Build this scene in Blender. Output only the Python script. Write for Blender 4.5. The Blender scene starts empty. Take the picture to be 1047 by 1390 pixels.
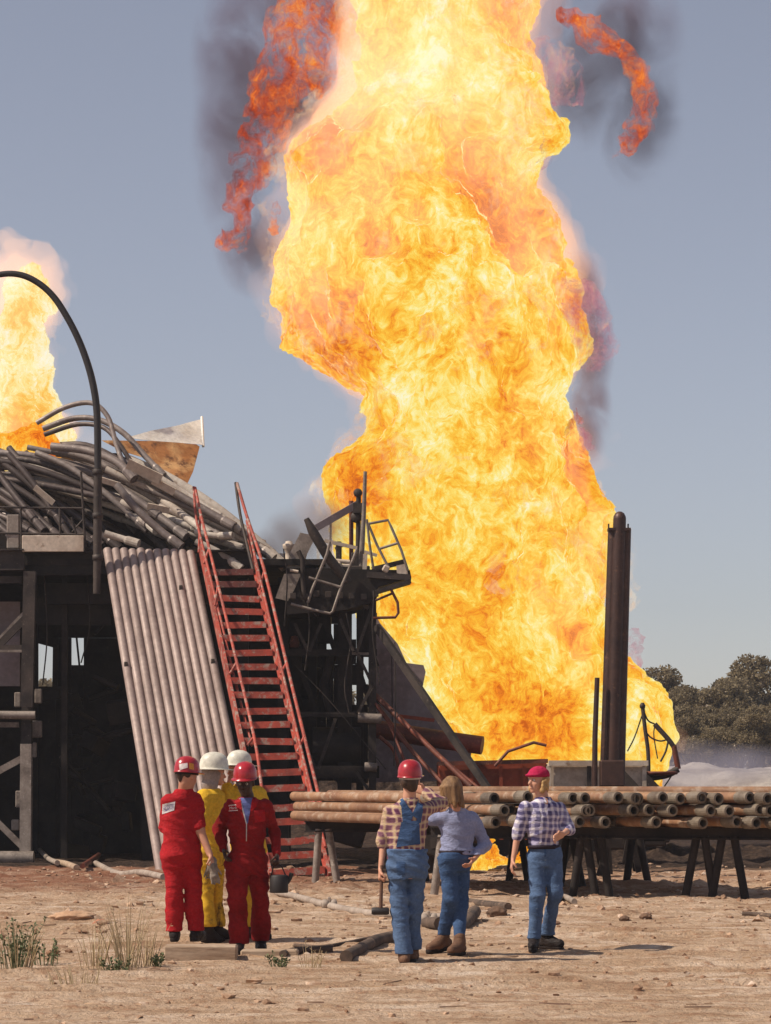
import bpy, bmesh, math, random
import numpy as np
from mathutils import Vector, Matrix, Euler, Quaternion

SC = bpy.context.scene
COL = SC.collection
RND = random.Random(7)
rad = math.radians

# ------------------------------------------------------------------ camera, sky, sun, exposure
F = 3600.0          # focal length in photograph pixels (1047 px wide)
HOR = 1060.0        # row of the horizon
CAMH = 1.6
cam_d = bpy.data.cameras.new('camera')
cam = bpy.data.objects.new('camera', cam_d)
COL.objects.link(cam)
cam.location = (0, 0, CAMH)
cam.rotation_euler = (rad(90), 0, 0)
cam_d.sensor_fit = 'HORIZONTAL'
cam_d.sensor_width = 36
cam_d.lens = 36 * F / 1047
SHIFT_ROW = 695
cam_d.shift_y = (HOR - SHIFT_ROW) / 1047
cam_d.clip_start = 0.5
cam_d.clip_end = 3000
SC.camera = cam

SUN_DIR = Vector((-0.63, -0.18, 0.75)).normalized()      # towards the sun
elev = math.asin(SUN_DIR.z)
azim = math.atan2(SUN_DIR.x, SUN_DIR.y)
W = bpy.data.worlds.new('World')
SC.world = W
W.use_nodes = True
nt = W.node_tree
nt.nodes.clear()
wo = nt.nodes.new('ShaderNodeOutputWorld')
bg = nt.nodes.new('ShaderNodeBackground')
sky = nt.nodes.new('ShaderNodeTexSky')
sky.sky_type = 'NISHITA'
sky.sun_disc = False
sky.sun_elevation = elev
sky.sun_rotation = azim
sky.air_density = 1.0
sky.dust_density = 0.4
sky.ozone_density = 2.0
hs = nt.nodes.new('ShaderNodeHueSaturation')
hs.inputs['Saturation'].default_value = 0.55
mx = nt.nodes.new('ShaderNodeMix'); mx.data_type = 'RGBA'; mx.blend_type = 'MULTIPLY'
mx.inputs[0].default_value = 1.0
mx.inputs[7].default_value = (1.015, 0.968, 1.015, 1)
nt.links.new(sky.outputs[0], hs.inputs['Color'])
nt.links.new(hs.outputs[0], mx.inputs[6])
nt.links.new(mx.outputs[2], bg.inputs['Color'])
bg.inputs['Strength'].default_value = 0.091
nt.links.new(bg.outputs[0], wo.inputs['Surface'])

sl = bpy.data.lights.new('sun', 'SUN')
sl.energy = 4.9
sl.angle = rad(0.5)
sl.color = (1.0, 0.90, 0.76)
so = bpy.data.objects.new('sun', sl)
COL.objects.link(so)
so.rotation_euler = SUN_DIR.to_track_quat('Z', 'Y').to_euler()
so.location = (-30, -10, 40)

SC.view_settings.view_transform = 'Standard'
SC.view_settings.look = 'None'
SC.view_settings.exposure = 0.0
SC.view_settings.gamma = 1.0
SC.render.engine = 'CYCLES'
SC.cycles.use_denoising = True
SC.cycles.max_bounces = 6
SC.cycles.transparent_max_bounces = 24
SC.cycles.volume_max_steps = 128

# ------------------------------------------------------------------ helpers
def P(px, py, D):
    """the point at distance D that shows at this place in the photograph"""
    return Vector(((px - 523.5) * D / F, D, CAMH + (HOR - py) * D / F))

def gD(py):
    return CAMH * F / (py - HOR)

def link(o):
    COL.objects.link(o)
    return o

def tag(o, label=None, cat=None, group=None, kind=None):
    if label: o['label'] = label
    if cat: o['category'] = cat
    if group: o['group'] = group
    if kind: o['kind'] = kind
    return o

def thing(name, loc, label, cat, group=None, rz=0.0):
    o = bpy.data.objects.new(name, None)
    o.empty_display_size = 0.3
    o.location = loc
    o.rotation_euler = (0, 0, rz)
    link(o)
    return tag(o, label, cat, group)

ORD = ['leftmost', 'second from the left', 'third from the left', 'fourth from the left', 'fifth from the left', 'sixth from the left', 'seventh from the left', 'eighth from the left', 'ninth from the left', 'tenth from the left']
TENS = {2: 'twenty', 3: 'thirty', 4: 'forty'}
def ordinal(i, n):
    """i counts from 0 at the left"""
    if i < 10: return ORD[i]
    j = n - 1 - i
    if j < 10: return ORD[j].replace('left', 'right')
    teen = ['eleventh', 'twelfth', 'thirteenth', 'fourteenth', 'fifteenth', 'sixteenth', 'seventeenth', 'eighteenth', 'nineteenth', 'twentieth']
    return (teen[i - 10] if i < 20 else 'twenty-' + ['first', 'second', 'third', 'fourth', 'fifth', 'sixth', 'seventh', 'eighth', 'ninth', 'tenth'][i - 20]) + ' from the left'
def number_labels(objs, fmt):
    objs = sorted(objs, key=lambda o: o.location.x / o.location.y)
    for i, o in enumerate(objs): o['label'] = fmt.format(ordinal(i, len(objs)))

class MB:
    """collects shapes; build() links them as one mesh object"""
    def __init__(s):
        s.v = []; s.f = []; s.sm = []
    def add(s, v, f, smooth=False):
        n = len(s.v)
        s.v += [tuple(p) for p in v]
        s.f += [tuple(i + n for i in q) for q in f]
        s.sm += [smooth] * len(f)
        return s
    def box(s, c, size, rot=None, bevel=0.0):
        hx, hy, hz = size[0] / 2, size[1] / 2, size[2] / 2
        R = rot if rot is not None else Matrix.Identity(3)
        c = Vector(c)
        if bevel <= 0:
            v = [c + R @ Vector((x, y, z)) for z in (-hz, hz) for x, y in ((-hx, -hy), (hx, -hy), (hx, hy), (-hx, hy))]
            f = [(3, 2, 1, 0), (4, 5, 6, 7), (0, 1, 5, 4), (1, 2, 6, 5), (2, 3, 7, 6), (3, 0, 4, 7)]
            return s.add(v, f)
        b = min(bevel, hx * .49, hy * .49, hz * .49)
        bm = bmesh.new()
        bmesh.ops.create_cube(bm, size=1)
        for q in bm.verts: q.co = Vector((q.co.x * size[0], q.co.y * size[1], q.co.z * size[2]))
        bmesh.ops.bevel(bm, geom=bm.edges[:], offset=b, segments=1, affect='EDGES')
        bm.verts.index_update()
        s.add([c + R @ q.co for q in bm.verts], [[q.index for q in g.verts] for g in bm.faces])
        bm.free()
        return s
    def beam(s, a, b, w, h, up=(0, 0, 1), bevel=0.0, roll=0.0):
        a = Vector(a); b = Vector(b); d = b - a; L = d.length
        z = d.normalized(); u = Vector(up)
        if abs(z.dot(u)) > 0.98: u = Vector((0, 1, 0))
        x = u.cross(z).normalized(); y = z.cross(x)
        R = Matrix((x, y, z)).transposed()
        if roll: R = R @ Matrix.Rotation(roll, 3, 'Z')
        return s.box((a + b) / 2, (w, h, L), R, bevel)
    def ibeam(s, a, b, w, h, t=0.02, up=(0, 0, 1)):
        a = Vector(a); b = Vector(b); d = b - a; L = d.length
        z = d.normalized(); u = Vector(up)
        if abs(z.dot(u)) > 0.98: u = Vector((0, 1, 0))
        x = u.cross(z).normalized(); y = z.cross(x)
        R = Matrix((x, y, z)).transposed(); m = (a + b) / 2
        s.box(m, (t, h - 2 * t, L), R)
        s.box(m + y * (h / 2 - t / 2), (w, t, L), R)
        s.box(m - y * (h / 2 - t / 2), (w, t, L), R)
        return s
    def tube(s, pts, r, n=10, cap=True, hollow=0.0):
        pts = [Vector(p) for p in pts]
        rs = r if hasattr(r, '__len__') else [r] * len(pts)
        base = len(s.v); V = []; Fc = []
        t0 = (pts[1] - pts[0]).normalized()
        u = Vector((0, 0, 1)) if abs(t0.z) < 0.9 else Vector((0, 1, 0))
        x = u.cross(t0).normalized()
        for i, p in enumerate(pts):
            t = (pts[min(i + 1, len(pts) - 1)] - pts[max(i - 1, 0)])
            t = t.normalized() if t.length > 1e-9 else t0
            x = (x - t * x.dot(t)).normalized(); y = t.cross(x)
            for k in range(n):
                a = 2 * math.pi * k / n
                V.append(p + (x * math.cos(a) + y * math.sin(a)) * rs[i])
        for i in range(len(pts) - 1):
            for k in range(n):
                k2 = (k + 1) % n
                Fc.append((i * n + k, i * n + k2, (i + 1) * n + k2, (i + 1) * n + k))
        s.add(V, Fc, True)
        if cap:
            m = len(pts) - 1
            s.add([V[k] for k in range(n)], [tuple(reversed(range(n)))])
            s.add([V[m * n + k] for k in range(n)], [tuple(range(n))])
        return s
    def lathe(s, c, prof, n=20, axis=(0, 0, 1), smooth=True):
        c = Vector(c); z = Vector(axis).normalized()
        u = Vector((0, 0, 1)) if abs(z.z) < 0.9 else Vector((0, 1, 0))
        x = u.cross(z).normalized(); y = z.cross(x)
        V = []; Fc = []
        for r, h in prof:
            for k in range(n):
                a = 2 * math.pi * k / n
                V.append(c + z * h + (x * math.cos(a) + y * math.sin(a)) * r)
        for i in range(len(prof) - 1):
            for k in range(n):
                k2 = (k + 1) % n
                Fc.append((i * n + k, i * n + k2, (i + 1) * n + k2, (i + 1) * n + k))
        return s.add(V, Fc, smooth)
    def slab(s, pts, thick):
        """a flat plate through the given outline, with thickness along its normal"""
        pts = [Vector(p) for p in pts]
        nrm = Vector((0, 0, 0))
        for i in range(len(pts)): nrm += pts[i].cross(pts[(i + 1) % len(pts)])
        nrm.normalize(); n = len(pts); h = nrm * thick / 2
        V = [p + h for p in pts] + [p - h for p in pts]
        Fc = [tuple(range(n)), tuple(reversed(range(n, 2 * n)))]
        for i in range(n):
            j = (i + 1) % n
            Fc.append((i, i + n, j + n, j))
        return s.add(V, Fc)
    def build(s, name, mat, parent=None, origin=None):
        me = bpy.data.meshes.new(name)
        v = s.v
        off = Vector((0, 0, 0))
        if origin is not None:
            off = Vector(origin)
        elif parent is not None:
            off = parent_origin(parent)
        elif v:
            a = np.array(v); lo = a.min(0); hi = a.max(0)
            off = Vector(((lo[0] + hi[0]) / 2, (lo[1] + hi[1]) / 2, lo[2]))
        me.from_pydata([(p[0] - off.x, p[1] - off.y, p[2] - off.z) for p in v], [], s.f)
        me.polygons.foreach_set('use_smooth', s.sm)
        if mat: me.materials.append(mat)
        me.update()
        o = link(bpy.data.objects.new(name, me))
        if parent is not None:
            o.parent = parent
        else:
            o.location = off
        return o

def parent_origin(p):
    v = Vector((0, 0, 0))
    while p is not None:
        v += Vector(p.location); p = p.parent
    return v

def np_mesh(name, verts, faces, mat=None, parent=None, smooth=True, attrs=None, local=False):
    me = bpy.data.meshes.new(name)
    verts = np.asarray(verts, dtype=np.float32)
    if parent is not None and not local:
        verts = verts - np.array(parent_origin(parent), dtype=np.float32)
    faces = np.asarray(faces, dtype=np.int32)
    k = faces.shape[1]
    me.vertices.add(len(verts)); me.vertices.foreach_set('co', verts.ravel())
    me.loops.add(faces.size); me.loops.foreach_set('vertex_index', faces.ravel())
    me.polygons.add(len(faces))
    me.polygons.foreach_set('loop_start', np.arange(0, faces.size, k, dtype=np.int32))
    me.polygons.foreach_set('loop_total', np.full(len(faces), k, dtype=np.int32))
    me.polygons.foreach_set('use_smooth', np.full(len(faces), smooth))
    me.update(calc_edges=True)
    for an, av in (attrs or {}).items():
        at = me.attributes.new(an, 'FLOAT', 'POINT')
        at.data.foreach_set('value', np.asarray(av, dtype=np.float32))
    if mat: me.materials.append(mat)
    o = link(bpy.data.objects.new(name, me))
    if parent is not None: o.parent = parent
    return o

# ---- numpy noise
def hashn(ix, iy, iz, seed):
    h = (ix * 374761393 + iy * 668265263 + iz * 2147483647 + seed * 974711) & 0xFFFFFFFF
    h = ((h ^ (h >> 13)) * 1274126177) & 0xFFFFFFFF
    h = (h ^ (h >> 16)) & 0xFFFFFFFF
    h = (h * 2246822519) & 0xFFFFFFFF
    h = h ^ (h >> 15)
    return h
def gnoise(p, seed=0):
    """gradient noise at points p (n,3) -> about -1..1"""
    p = np.asarray(p, dtype=np.float64)
    i = np.floor(p).astype(np.int64); f = p - i
    u = f * f * f * (f * (f * 6 - 15) + 10)
    out = 0
    for dx in (0, 1):
        for dy in (0, 1):
            for dz in (0, 1):
                h = hashn(i[:, 0] + dx, i[:, 1] + dy, i[:, 2] + dz, seed)
                gx = ((h & 1023) / 511.5 - 1); gy = (((h >> 10) & 1023) / 511.5 - 1); gz = (((h >> 20) & 1023) / 511.5 - 1)
                d = gx * (f[:, 0] - dx) + gy * (f[:, 1] - dy) + gz * (f[:, 2] - dz)
                w = (u[:, 0] if dx else 1 - u[:, 0]) * (u[:, 1] if dy else 1 - u[:, 1]) * (u[:, 2] if dz else 1 - u[:, 2])
                out = out + d * w
    return out * 1.3
def fbm(p, octv=4, seed=0, gain=0.5, lac=2.03):
    p = np.asarray(p, dtype=np.float64); a = 1.0; s = 0; tot = 0
    for k in range(octv):
        s = s + a * gnoise(p, seed + k * 17); tot += a
        a *= gain; p = p * lac + 13.7
    return s / tot
def gridnoise(n, org, h, freq, seed):
    """smooth value noise on a regular grid; n, org, freq per axis"""
    rs = np.random.RandomState(seed)
    ws = []; Ls = []
    for k in range(3):
        u = (org[k] + np.arange(n[k]) * h) * freq[k] + 1000.0
        i0 = np.floor(u).astype(int); t = u - i0; b = i0.min() - 1
        w = [(1 - t) ** 3 / 6, (3 * t ** 3 - 6 * t ** 2 + 4) / 6, (-3 * t ** 3 + 3 * t ** 2 + 3 * t + 1) / 6, t ** 3 / 6]
        ws.append((i0 - b - 1, w)); Ls.append(i0.max() + 3 - b + 1)
    A = rs.uniform(-1, 1, Ls).astype(np.float32)
    for k in range(3):
        i, w = ws[k]
        A = np.moveaxis(A, k, 0)
        sh = (-1,) + (1,) * (A.ndim - 1)
        A = sum(A[i + j] * w[j].astype(np.float32).reshape(sh) for j in range(4))
        A = np.moveaxis(A, 0, k)
    return A * (0.36 / max(float(A.std()), 1e-6))
# ---- surface nets: the zero level of a field on a grid as a quad mesh
def surface_nets(V, org, h):
    V = V.astype(np.float32)
    s = V < 0
    nx, ny, nz = V.shape
    c = np.zeros((nx - 1, ny - 1, nz - 1), np.int8)
    for dx in (0, 1):
        for dy in (0, 1):
            for dz in (0, 1):
                c += s[dx:nx - 1 + dx, dy:ny - 1 + dy, dz:nz - 1 + dz]
    act = np.nonzero((c > 0) & (c < 8))
    idx = np.full(c.shape, -1, np.int32)
    n = len(act[0]); idx[act] = np.arange(n)
    acc = np.zeros((n, 3), np.float32); cnt = np.zeros(n, np.float32)
    X, Y, Z = act
    cor = [(a, b, d) for a in (0, 1) for b in (0, 1) for d in (0, 1)]
    for a in cor:
        for ax in range(3):
            if a[ax]: continue
            b = list(a); b[ax] = 1
            va = V[X + a[0], Y + a[1], Z + a[2]]; vb = V[X + b[0], Y + b[1], Z + b[2]]
            m = (va < 0) != (vb < 0)
            t = np.where(m, va / np.where(m, va - vb, 1), 0)
            p = np.zeros((n, 3), np.float32); p[:, 0] = a[0]; p[:, 1] = a[1]; p[:, 2] = a[2]
            p[:, ax] += t
            acc += p * m[:, None]; cnt += m
    vert = acc / np.maximum(cnt, 1)[:, None] + np.stack([X, Y, Z], 1)
    vert = vert * h + np.array(org, np.float32)
    faces = []
    for ax in range(3):
        o1, o2 = [(1, 2), (2, 0), (0, 1)][ax]
        sl0 = [slice(None)] * 3; sl1 = [slice(None)] * 3
        sl0[ax] = slice(0, -1); sl1[ax] = slice(1, None)
        e = s[tuple(sl0)] != s[tuple(sl1)]
        q = np.nonzero(e)
        q = np.stack(q, 1)
        ok = (q[:, o1] > 0) & (q[:, o2] > 0) & (q[:, o1] < c.shape[o1]) & (q[:, o2] < c.shape[o2])
        q = q[ok]
        d1 = np.zeros(3, int); d1[o1] = 1
        d2 = np.zeros(3, int); d2[o2] = 1
        i = [idx[tuple((q - k).T)] for k in (d1 + d2, d2, d1 * 0, d1)]
        Fq = np.stack(i, 1)
        neg = s[tuple(q.T)]
        Fq = np.where(neg[:, None], Fq, Fq[:, ::-1])
        faces.append(Fq)
    return vert, np.concatenate(faces)

# ---- materials
def newmat(name):
    m = bpy.data.materials.new(name); m.use_nodes = True
    t = m.node_tree; t.nodes.clear()
    o = t.nodes.new('ShaderNodeOutputMaterial')
    return m, t, o
def ND(t, kind, **kw):
    n = t.nodes.new(kind)
    for k, v in kw.items(): setattr(n, k, v)
    return n
def val(t, n, i, x):
    if isinstance(x, bpy.types.NodeSocket): t.links.new(x, n.inputs[i])
    else: n.inputs[i].default_value = x
def math_(t, op, a, b=0.0, c=None, clamp=False):
    n = ND(t, 'ShaderNodeMath', operation=op, use_clamp=clamp)
    val(t, n, 0, a); val(t, n, 1, b)
    if c is not None: val(t, n, 2, c)
    return n.outputs[0]
def ramp(t, x, stops, interp='LINEAR'):
    n = ND(t, 'ShaderNodeValToRGB'); n.color_ramp.interpolation = interp
    e = n.color_ramp.elements
    while len(e) > 1: e.remove(e[-1])
    for i, (p, c) in enumerate(stops):
        q = e[0] if i == 0 else e.new(p)
        q.position = p
        q.color = (c, c, c, 1) if not hasattr(c, '__len__') else (c[0], c[1], c[2], 1)
    t.links.new(x, n.inputs[0])
    return n.outputs[0]
def mapr(t, x, a, b, c, d):
    n = ND(t, 'ShaderNodeMapRange'); n.clamp = True
    val(t, n, 0, x)
    for i, q in zip((1, 2, 3, 4), (a, b, c, d)): n.inputs[i].default_value = q
    return n.outputs[0]
def noise(t, vec, scale, detail=4, rough=0.55, dist=0.0, w=None):
    n = ND(t, 'ShaderNodeTexNoise')
    if vec is not None: t.links.new(vec, n.inputs['Vector'])
    n.inputs['Scale'].default_value = scale; n.inputs['Detail'].default_value = detail
    n.inputs['Roughness'].default_value = rough; n.inputs['Distortion'].default_value = dist
    return n.outputs[0]
def mixc(t, f, a, b, mode='MIX'):
    n = ND(t, 'ShaderNodeMix', data_type='RGBA', blend_type=mode)
    val(t, n, 0, f)
    for i, x in ((6, a), (7, b)):
        if isinstance(x, bpy.types.NodeSocket): t.links.new(x, n.inputs[i])
        else: n.inputs[i].default_value = (x[0], x[1], x[2], 1)
    return n.outputs[2]
def coords(t, scale=(1, 1, 1), which='Object', rot=(0, 0, 0)):
    c = ND(t, 'ShaderNodeTexCoord')
    m = ND(t, 'ShaderNodeMapping')
    m.inputs['Scale'].default_value = scale
    m.inputs['Rotation'].default_value = rot
    t.links.new(c.outputs[which], m.inputs['Vector'])
    return m.outputs[0]
def bump(t, h, strength=0.3, dist=0.02):
    b = ND(t, 'ShaderNodeBump'); b.inputs['Strength'].default_value = strength; b.inputs['Distance'].default_value = dist
    t.links.new(h, b.inputs['Height'])
    return b.outputs[0]
MATS = {}
def surf(name, col, col2=None, rough=0.7, metal=0.0, scale=3.0, mix=(0.4, 0.65), bmp=0.3, bdist=0.01, col3=None, scale3=14.0, mix3=(0.58, 0.7),
         stretch=(1, 1, 1), spec=0.4, rnd=0.0, coat=0.0):
    """weathered surface: base colour, a second colour in patches, a third in small flecks, fine relief"""
    if name in MATS: return MATS[name]
    m, t, o = newmat(name)
    b = ND(t, 'ShaderNodeBsdfPrincipled')
    v = coords(t, stretch)
    if rnd:
        oi = ND(t, 'ShaderNodeObjectInfo')
        ad = ND(t, 'ShaderNodeVectorMath', operation='MULTIPLY_ADD')
        t.links.new(oi.outputs['Random'], ad.inputs[0]); ad.inputs[1].default_value = (37, 23, 51)
        t.links.new(v, ad.inputs[2]); v = ad.outputs[0]
    n1 = noise(t, v, scale, 6, 0.62, 0.3)
    c = mixc(t, mapr(t, n1, mix[0], mix[1], 0, 1), col, col2 or [x * 0.7 for x in col])
    if col3:
        c = mixc(t, mapr(t, noise(t, v, scale3, 5, 0.7), mix3[0], mix3[1], 0, 1), c, col3)
    fine = noise(t, v, scale * 9, 4, 0.6)
    c = mixc(t, 1.0, c, ramp(t, fine, [(0.25, 0.78), (0.75, 1.18)]), 'MULTIPLY')
    if rnd:
        c = mixc(t, 1.0, c, ramp(t, oi.outputs['Random'], [(0, 1 - rnd), (1, 1 + rnd)]), 'MULTIPLY')
    t.links.new(c, b.inputs['Base Color'])
    b.inputs['Metallic'].default_value = metal
    b.inputs['Specular IOR Level'].default_value = spec
    b.inputs['Coat Weight'].default_value = coat
    t.links.new(mapr(t, n1, 0.3, 0.7, rough - 0.08, min(1, rough + 0.08)), b.inputs['Roughness'])
    if bmp:
        t.links.new(bump(t, noise(t, v, scale * 6, 5, 0.6), bmp, bdist), b.inputs['Normal'])
    t.links.new(b.outputs[0], o.inputs['Surface'])
    MATS[name] = m
    return m
# ------------------------------------------------------------------ the fire
def fire_mat(name, stops, base_scale, seed, soft=(0.20, 0.16), rim=(1.0, 0.74, 0.50), strength=1.0, holes=None, veil=None):
    m, t, o = newmat(name)
    tc = ND(t, 'ShaderNodeTexCoord')
    mp = ND(t, 'ShaderNodeMapping'); mp.inputs['Location'].default_value = (seed, seed * 2.1, seed * .7)
    mp.inputs['Scale'].default_value = (1, 1, 0.8)
    t.links.new(tc.outputs['Object'], mp.inputs['Vector'])
    v0 = mp.outputs[0]
    # swirl the coordinates so that the filaments curl
    nz = ND(t, 'ShaderNodeTexNoise'); t.links.new(v0, nz.inputs['Vector'])
    nz.inputs['Scale'].default_value = base_scale * 0.55; nz.inputs['Detail'].default_value = 3
    w = ND(t, 'ShaderNodeVectorMath', operation='MULTIPLY_ADD')
    t.links.new(nz.outputs['Color'], w.inputs[0]); w.inputs[1].default_value = (1.5, 1.5, 1.5)
    t.links.new(v0, w.inputs[2]); v1 = w.outputs[0]
    nz2 = ND(t, 'ShaderNodeTexNoise'); t.links.new(v1, nz2.inputs['Vector'])
    nz2.inputs['Scale'].default_value = base_scale * 2.4; nz2.inputs['Detail'].default_value = 3
    w2 = ND(t, 'ShaderNodeVectorMath', operation='MULTIPLY_ADD')
    t.links.new(nz2.outputs['Color'], w2.inputs[0]); w2.inputs[1].default_value = (0.42, 0.42, 0.42)
    t.links.new(v1, w2.inputs[2]); v2 = w2.outputs[0]
    big = noise(t, v0, base_scale * 0.34, 3, 0.5)
    mid = noise(t, v1, base_scale * 1.1, 5, 0.6)
    fine = noise(t, v2, base_scale * 3.6, 7, 0.68)
    # thin dark filaments
    fl = math_(t, 'ABSOLUTE', math_(t, 'SUBTRACT', noise(t, v2, base_scale * 2.3, 5, 0.62), 0.5))
    fl = mapr(t, fl, 0.0, 0.07, 0.0, 1.0)
    at = ND(t, 'ShaderNodeAttribute', attribute_name='boil')
    x = math_(t, 'MULTIPLY_ADD', math_(t, 'SUBTRACT', big, 0.5), 1.3, at.outputs['Fac'])
    x = math_(t, 'MULTIPLY_ADD', math_(t, 'SUBTRACT', mid, 0.5), 0.9, x)
    x = math_(t, 'MULTIPLY_ADD', math_(t, 'SUBTRACT', fine, 0.5), 1.3, x)
    x = math_(t, 'MULTIPLY_ADD', math_(t, 'SUBTRACT', fl, 1.0), 0.12, x)
    col = ramp(t, x, stops)
    lw = ND(t, 'ShaderNodeLayerWeight'); lw.inputs['Blend'].default_value = 0.5
    # facing: 0 head-on, 1 grazing
    edge = mapr(t, lw.outputs['Facing'], 0.72, 0.98, 0, 1)
    col = mixc(t, math_(t, 'MULTIPLY', edge, 0.7), col, rim)
    em = ND(t, 'ShaderNodeEmission'); em.inputs['Strength'].default_value = strength
    t.links.new(col, em.inputs['Color'])
    tr = ND(t, 'ShaderNodeBsdfTransparent')
    ms = ND(t, 'ShaderNodeMixShader')
    # the boiling surface frays where it is seen edge-on: there is little flame to look through
    fr = noise(t, v2, base_scale * 1.9, 6, 0.7)
    thr = math_(t, 'MULTIPLY_ADD', math_(t, 'SUBTRACT', fr, 0.5), -1.7, 1 - soft[0])
    a = math_(t, 'DIVIDE', math_(t, 'SUBTRACT', lw.outputs['Facing'], thr), soft[1], clamp=True)
    if veil:
        dens = math_(t, 'MULTIPLY', mapr(t, noise(t, v1, base_scale * .9, 7, .66), veil[0], veil[1], 0, 1), mapr(t, lw.outputs['Facing'], veil[2], .98, 1, 0))
        a = math_(t, 'SUBTRACT', 1.0, math_(t, 'MULTIPLY', dens, veil[3], clamp=True))
    if holes:
        hn = noise(t, v2, base_scale * holes[0], 6, 0.65)
        a = math_(t, 'MAXIMUM', a, mapr(t, hn, holes[1], holes[2], 0, 1))
    t.links.new(a, ms.inputs[0]); t.links.new(em.outputs[0], ms.inputs[1]); t.links.new(tr.outputs[0], ms.inputs[2])
    t.links.new(ms.outputs[0], o.inputs['Surface'])
    m.cycles.emission_sampling = 'NONE'
    return m

HOT = [(0.0, (0.60, 0.11, 0.008)), (0.2, (0.90, 0.25, 0.012)), (0.36, (0.97, 0.42, 0.025)), (0.52, (1.0, 0.58, 0.055)), (0.68, (1.0, 0.75, 0.16)), (0.86, (1.0, 0.88, 0.38)), (1.0, (1.0, 0.95, 0.66))]

def flame_body(name, rows, D, h, seed, mat, depth=0.75, amp=1.0, parent=None, zscale=1.0, hmid=0.5, lean=None, maxb=3.2, blobs=(), grow=0.0, crinkle=1.0, shrink=0.0, rough=0.0):
    """rows: (photo row, left, right) outline; the body is round in plan, with boiling relief"""
    rows = sorted(rows, key=lambda r: -r[0])
    k = D / F
    zs = np.array([CAMH + (HOR - r[0]) * k for r in rows]); xl = np.array([(r[1] - 523.5) * k for r in rows]); xr = np.array([(r[2] - 523.5) * k for r in rows])
    pad = 1.3 * amp + grow + 1.5 * rough
    lo = np.array([xl.min() - pad, -maxb - pad, zs.min() - 0.4]); hi = np.array([xr.max() + pad, maxb + pad, zs.max() + 0.6])
    n = np.ceil((hi - lo) / h).astype(int) + 1
    X = (lo[0] + np.arange(n[0]) * h)[:, None, None]; Y = (lo[1] + np.arange(n[1]) * h)[None, :, None]; Z = (lo[2] + np.arange(n[2]) * h)
    c = np.interp(Z, zs, (xl + xr) / 2); a = np.interp(Z, zs, (xr - xl) / 2)
    a = np.maximum(a, 0.05); b = np.minimum(a * depth, maxb)
    a = a[None, None, :]; b = b[None, None, :]; c = c[None, None, :]
    q = np.sqrt(((X - c) / a) ** 2 + (Y / b) ** 2)
    V = ((q - 1) * np.minimum(a, b)).astype(np.float32)
    zc = Z[None, None, :]
    V = np.maximum(V, (zs.min() - zc)); V = np.maximum(V, (zc - zs.max()))
    ar = amp
    # rounded billows: folded noise gives bulges with sharp creases
    def bil(freq, sd):
        return 1 - np.abs(gridnoise(n, lo, h, freq, sd)) * 2.6
    V += 0.75 * ar * gridnoise(n, lo, h, (0.5 / ar, 0.5 / ar, 0.42 / ar), seed)
    b1 = bil((0.95 / ar, 0.95 / ar, 0.8 / ar), seed + 1); V += -0.20 * ar * (b1 - b1.mean())
    b2 = bil((2.1 / ar, 2.1 / ar, 1.8 / ar), seed + 2); V += -0.17 * ar * (b2 - b2.mean())
    b3 = gridnoise(n, lo, h, (4.3 / ar, 4.3 / ar, 3.8 / ar), seed + 3); V += 0.10 * ar * b3
    V += shrink - grow
    if rough: V += rough * gridnoise(n, lo, h, (1.6 / ar, 1.6 / ar, 1.3 / ar), seed + 21) + rough * .6 * gridnoise(n, lo, h, (3.6 / ar, 3.6 / ar, 3. / ar), seed + 22)
    for ax in range(3):          # closed at the grid's rim
        W_ = np.moveaxis(V, ax, 0); W_[0] = np.maximum(W_[0], .02); W_[-1] = np.maximum(W_[-1], .02)
    vt, fc = surface_nets(V, lo, h)
    ii = np.clip(((vt - lo) / h).round().astype(int), 0, n - 1)
    tup = tuple(ii.T)
    heat = 0.10 * b1[tup] + 0.10 * b2[tup] - 0.04 * b3[tup]
    heat = np.clip(heat - heat.mean(), -0.3, 0.3) + hmid
    # fine crinkles
    p = vt * (3.2 / ar)
    w = np.stack([gnoise(p * .6, seed + 5), gnoise(p * .6 + 40, seed + 6), gnoise(p * .6 + 80, seed + 7)], 1)
    vt = vt.astype(np.float64)
    vt += w * 0.10 * ar * crinkle
    p = vt * (8.5 / ar)
    w = np.stack([gnoise(p, seed + 8), gnoise(p + 40, seed + 9), gnoise(p + 80, seed + 10)], 1)
    vt += w * 0.05 * ar * crinkle
    for bx, by, br, dv in blobs:
        bp = P(bx, by, D); d2 = ((vt[:, 0] - bp.x) ** 2 + (vt[:, 2] - bp.z) ** 2) / (br * k) ** 2
        heat = heat + dv * np.exp(-d2 * (1.3 + 1.2 * w[:, 0]))
    vt[:, 1] += D
    o = np_mesh(name, vt, fc, mat, parent, True, {'boil': heat})
    return o

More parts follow.
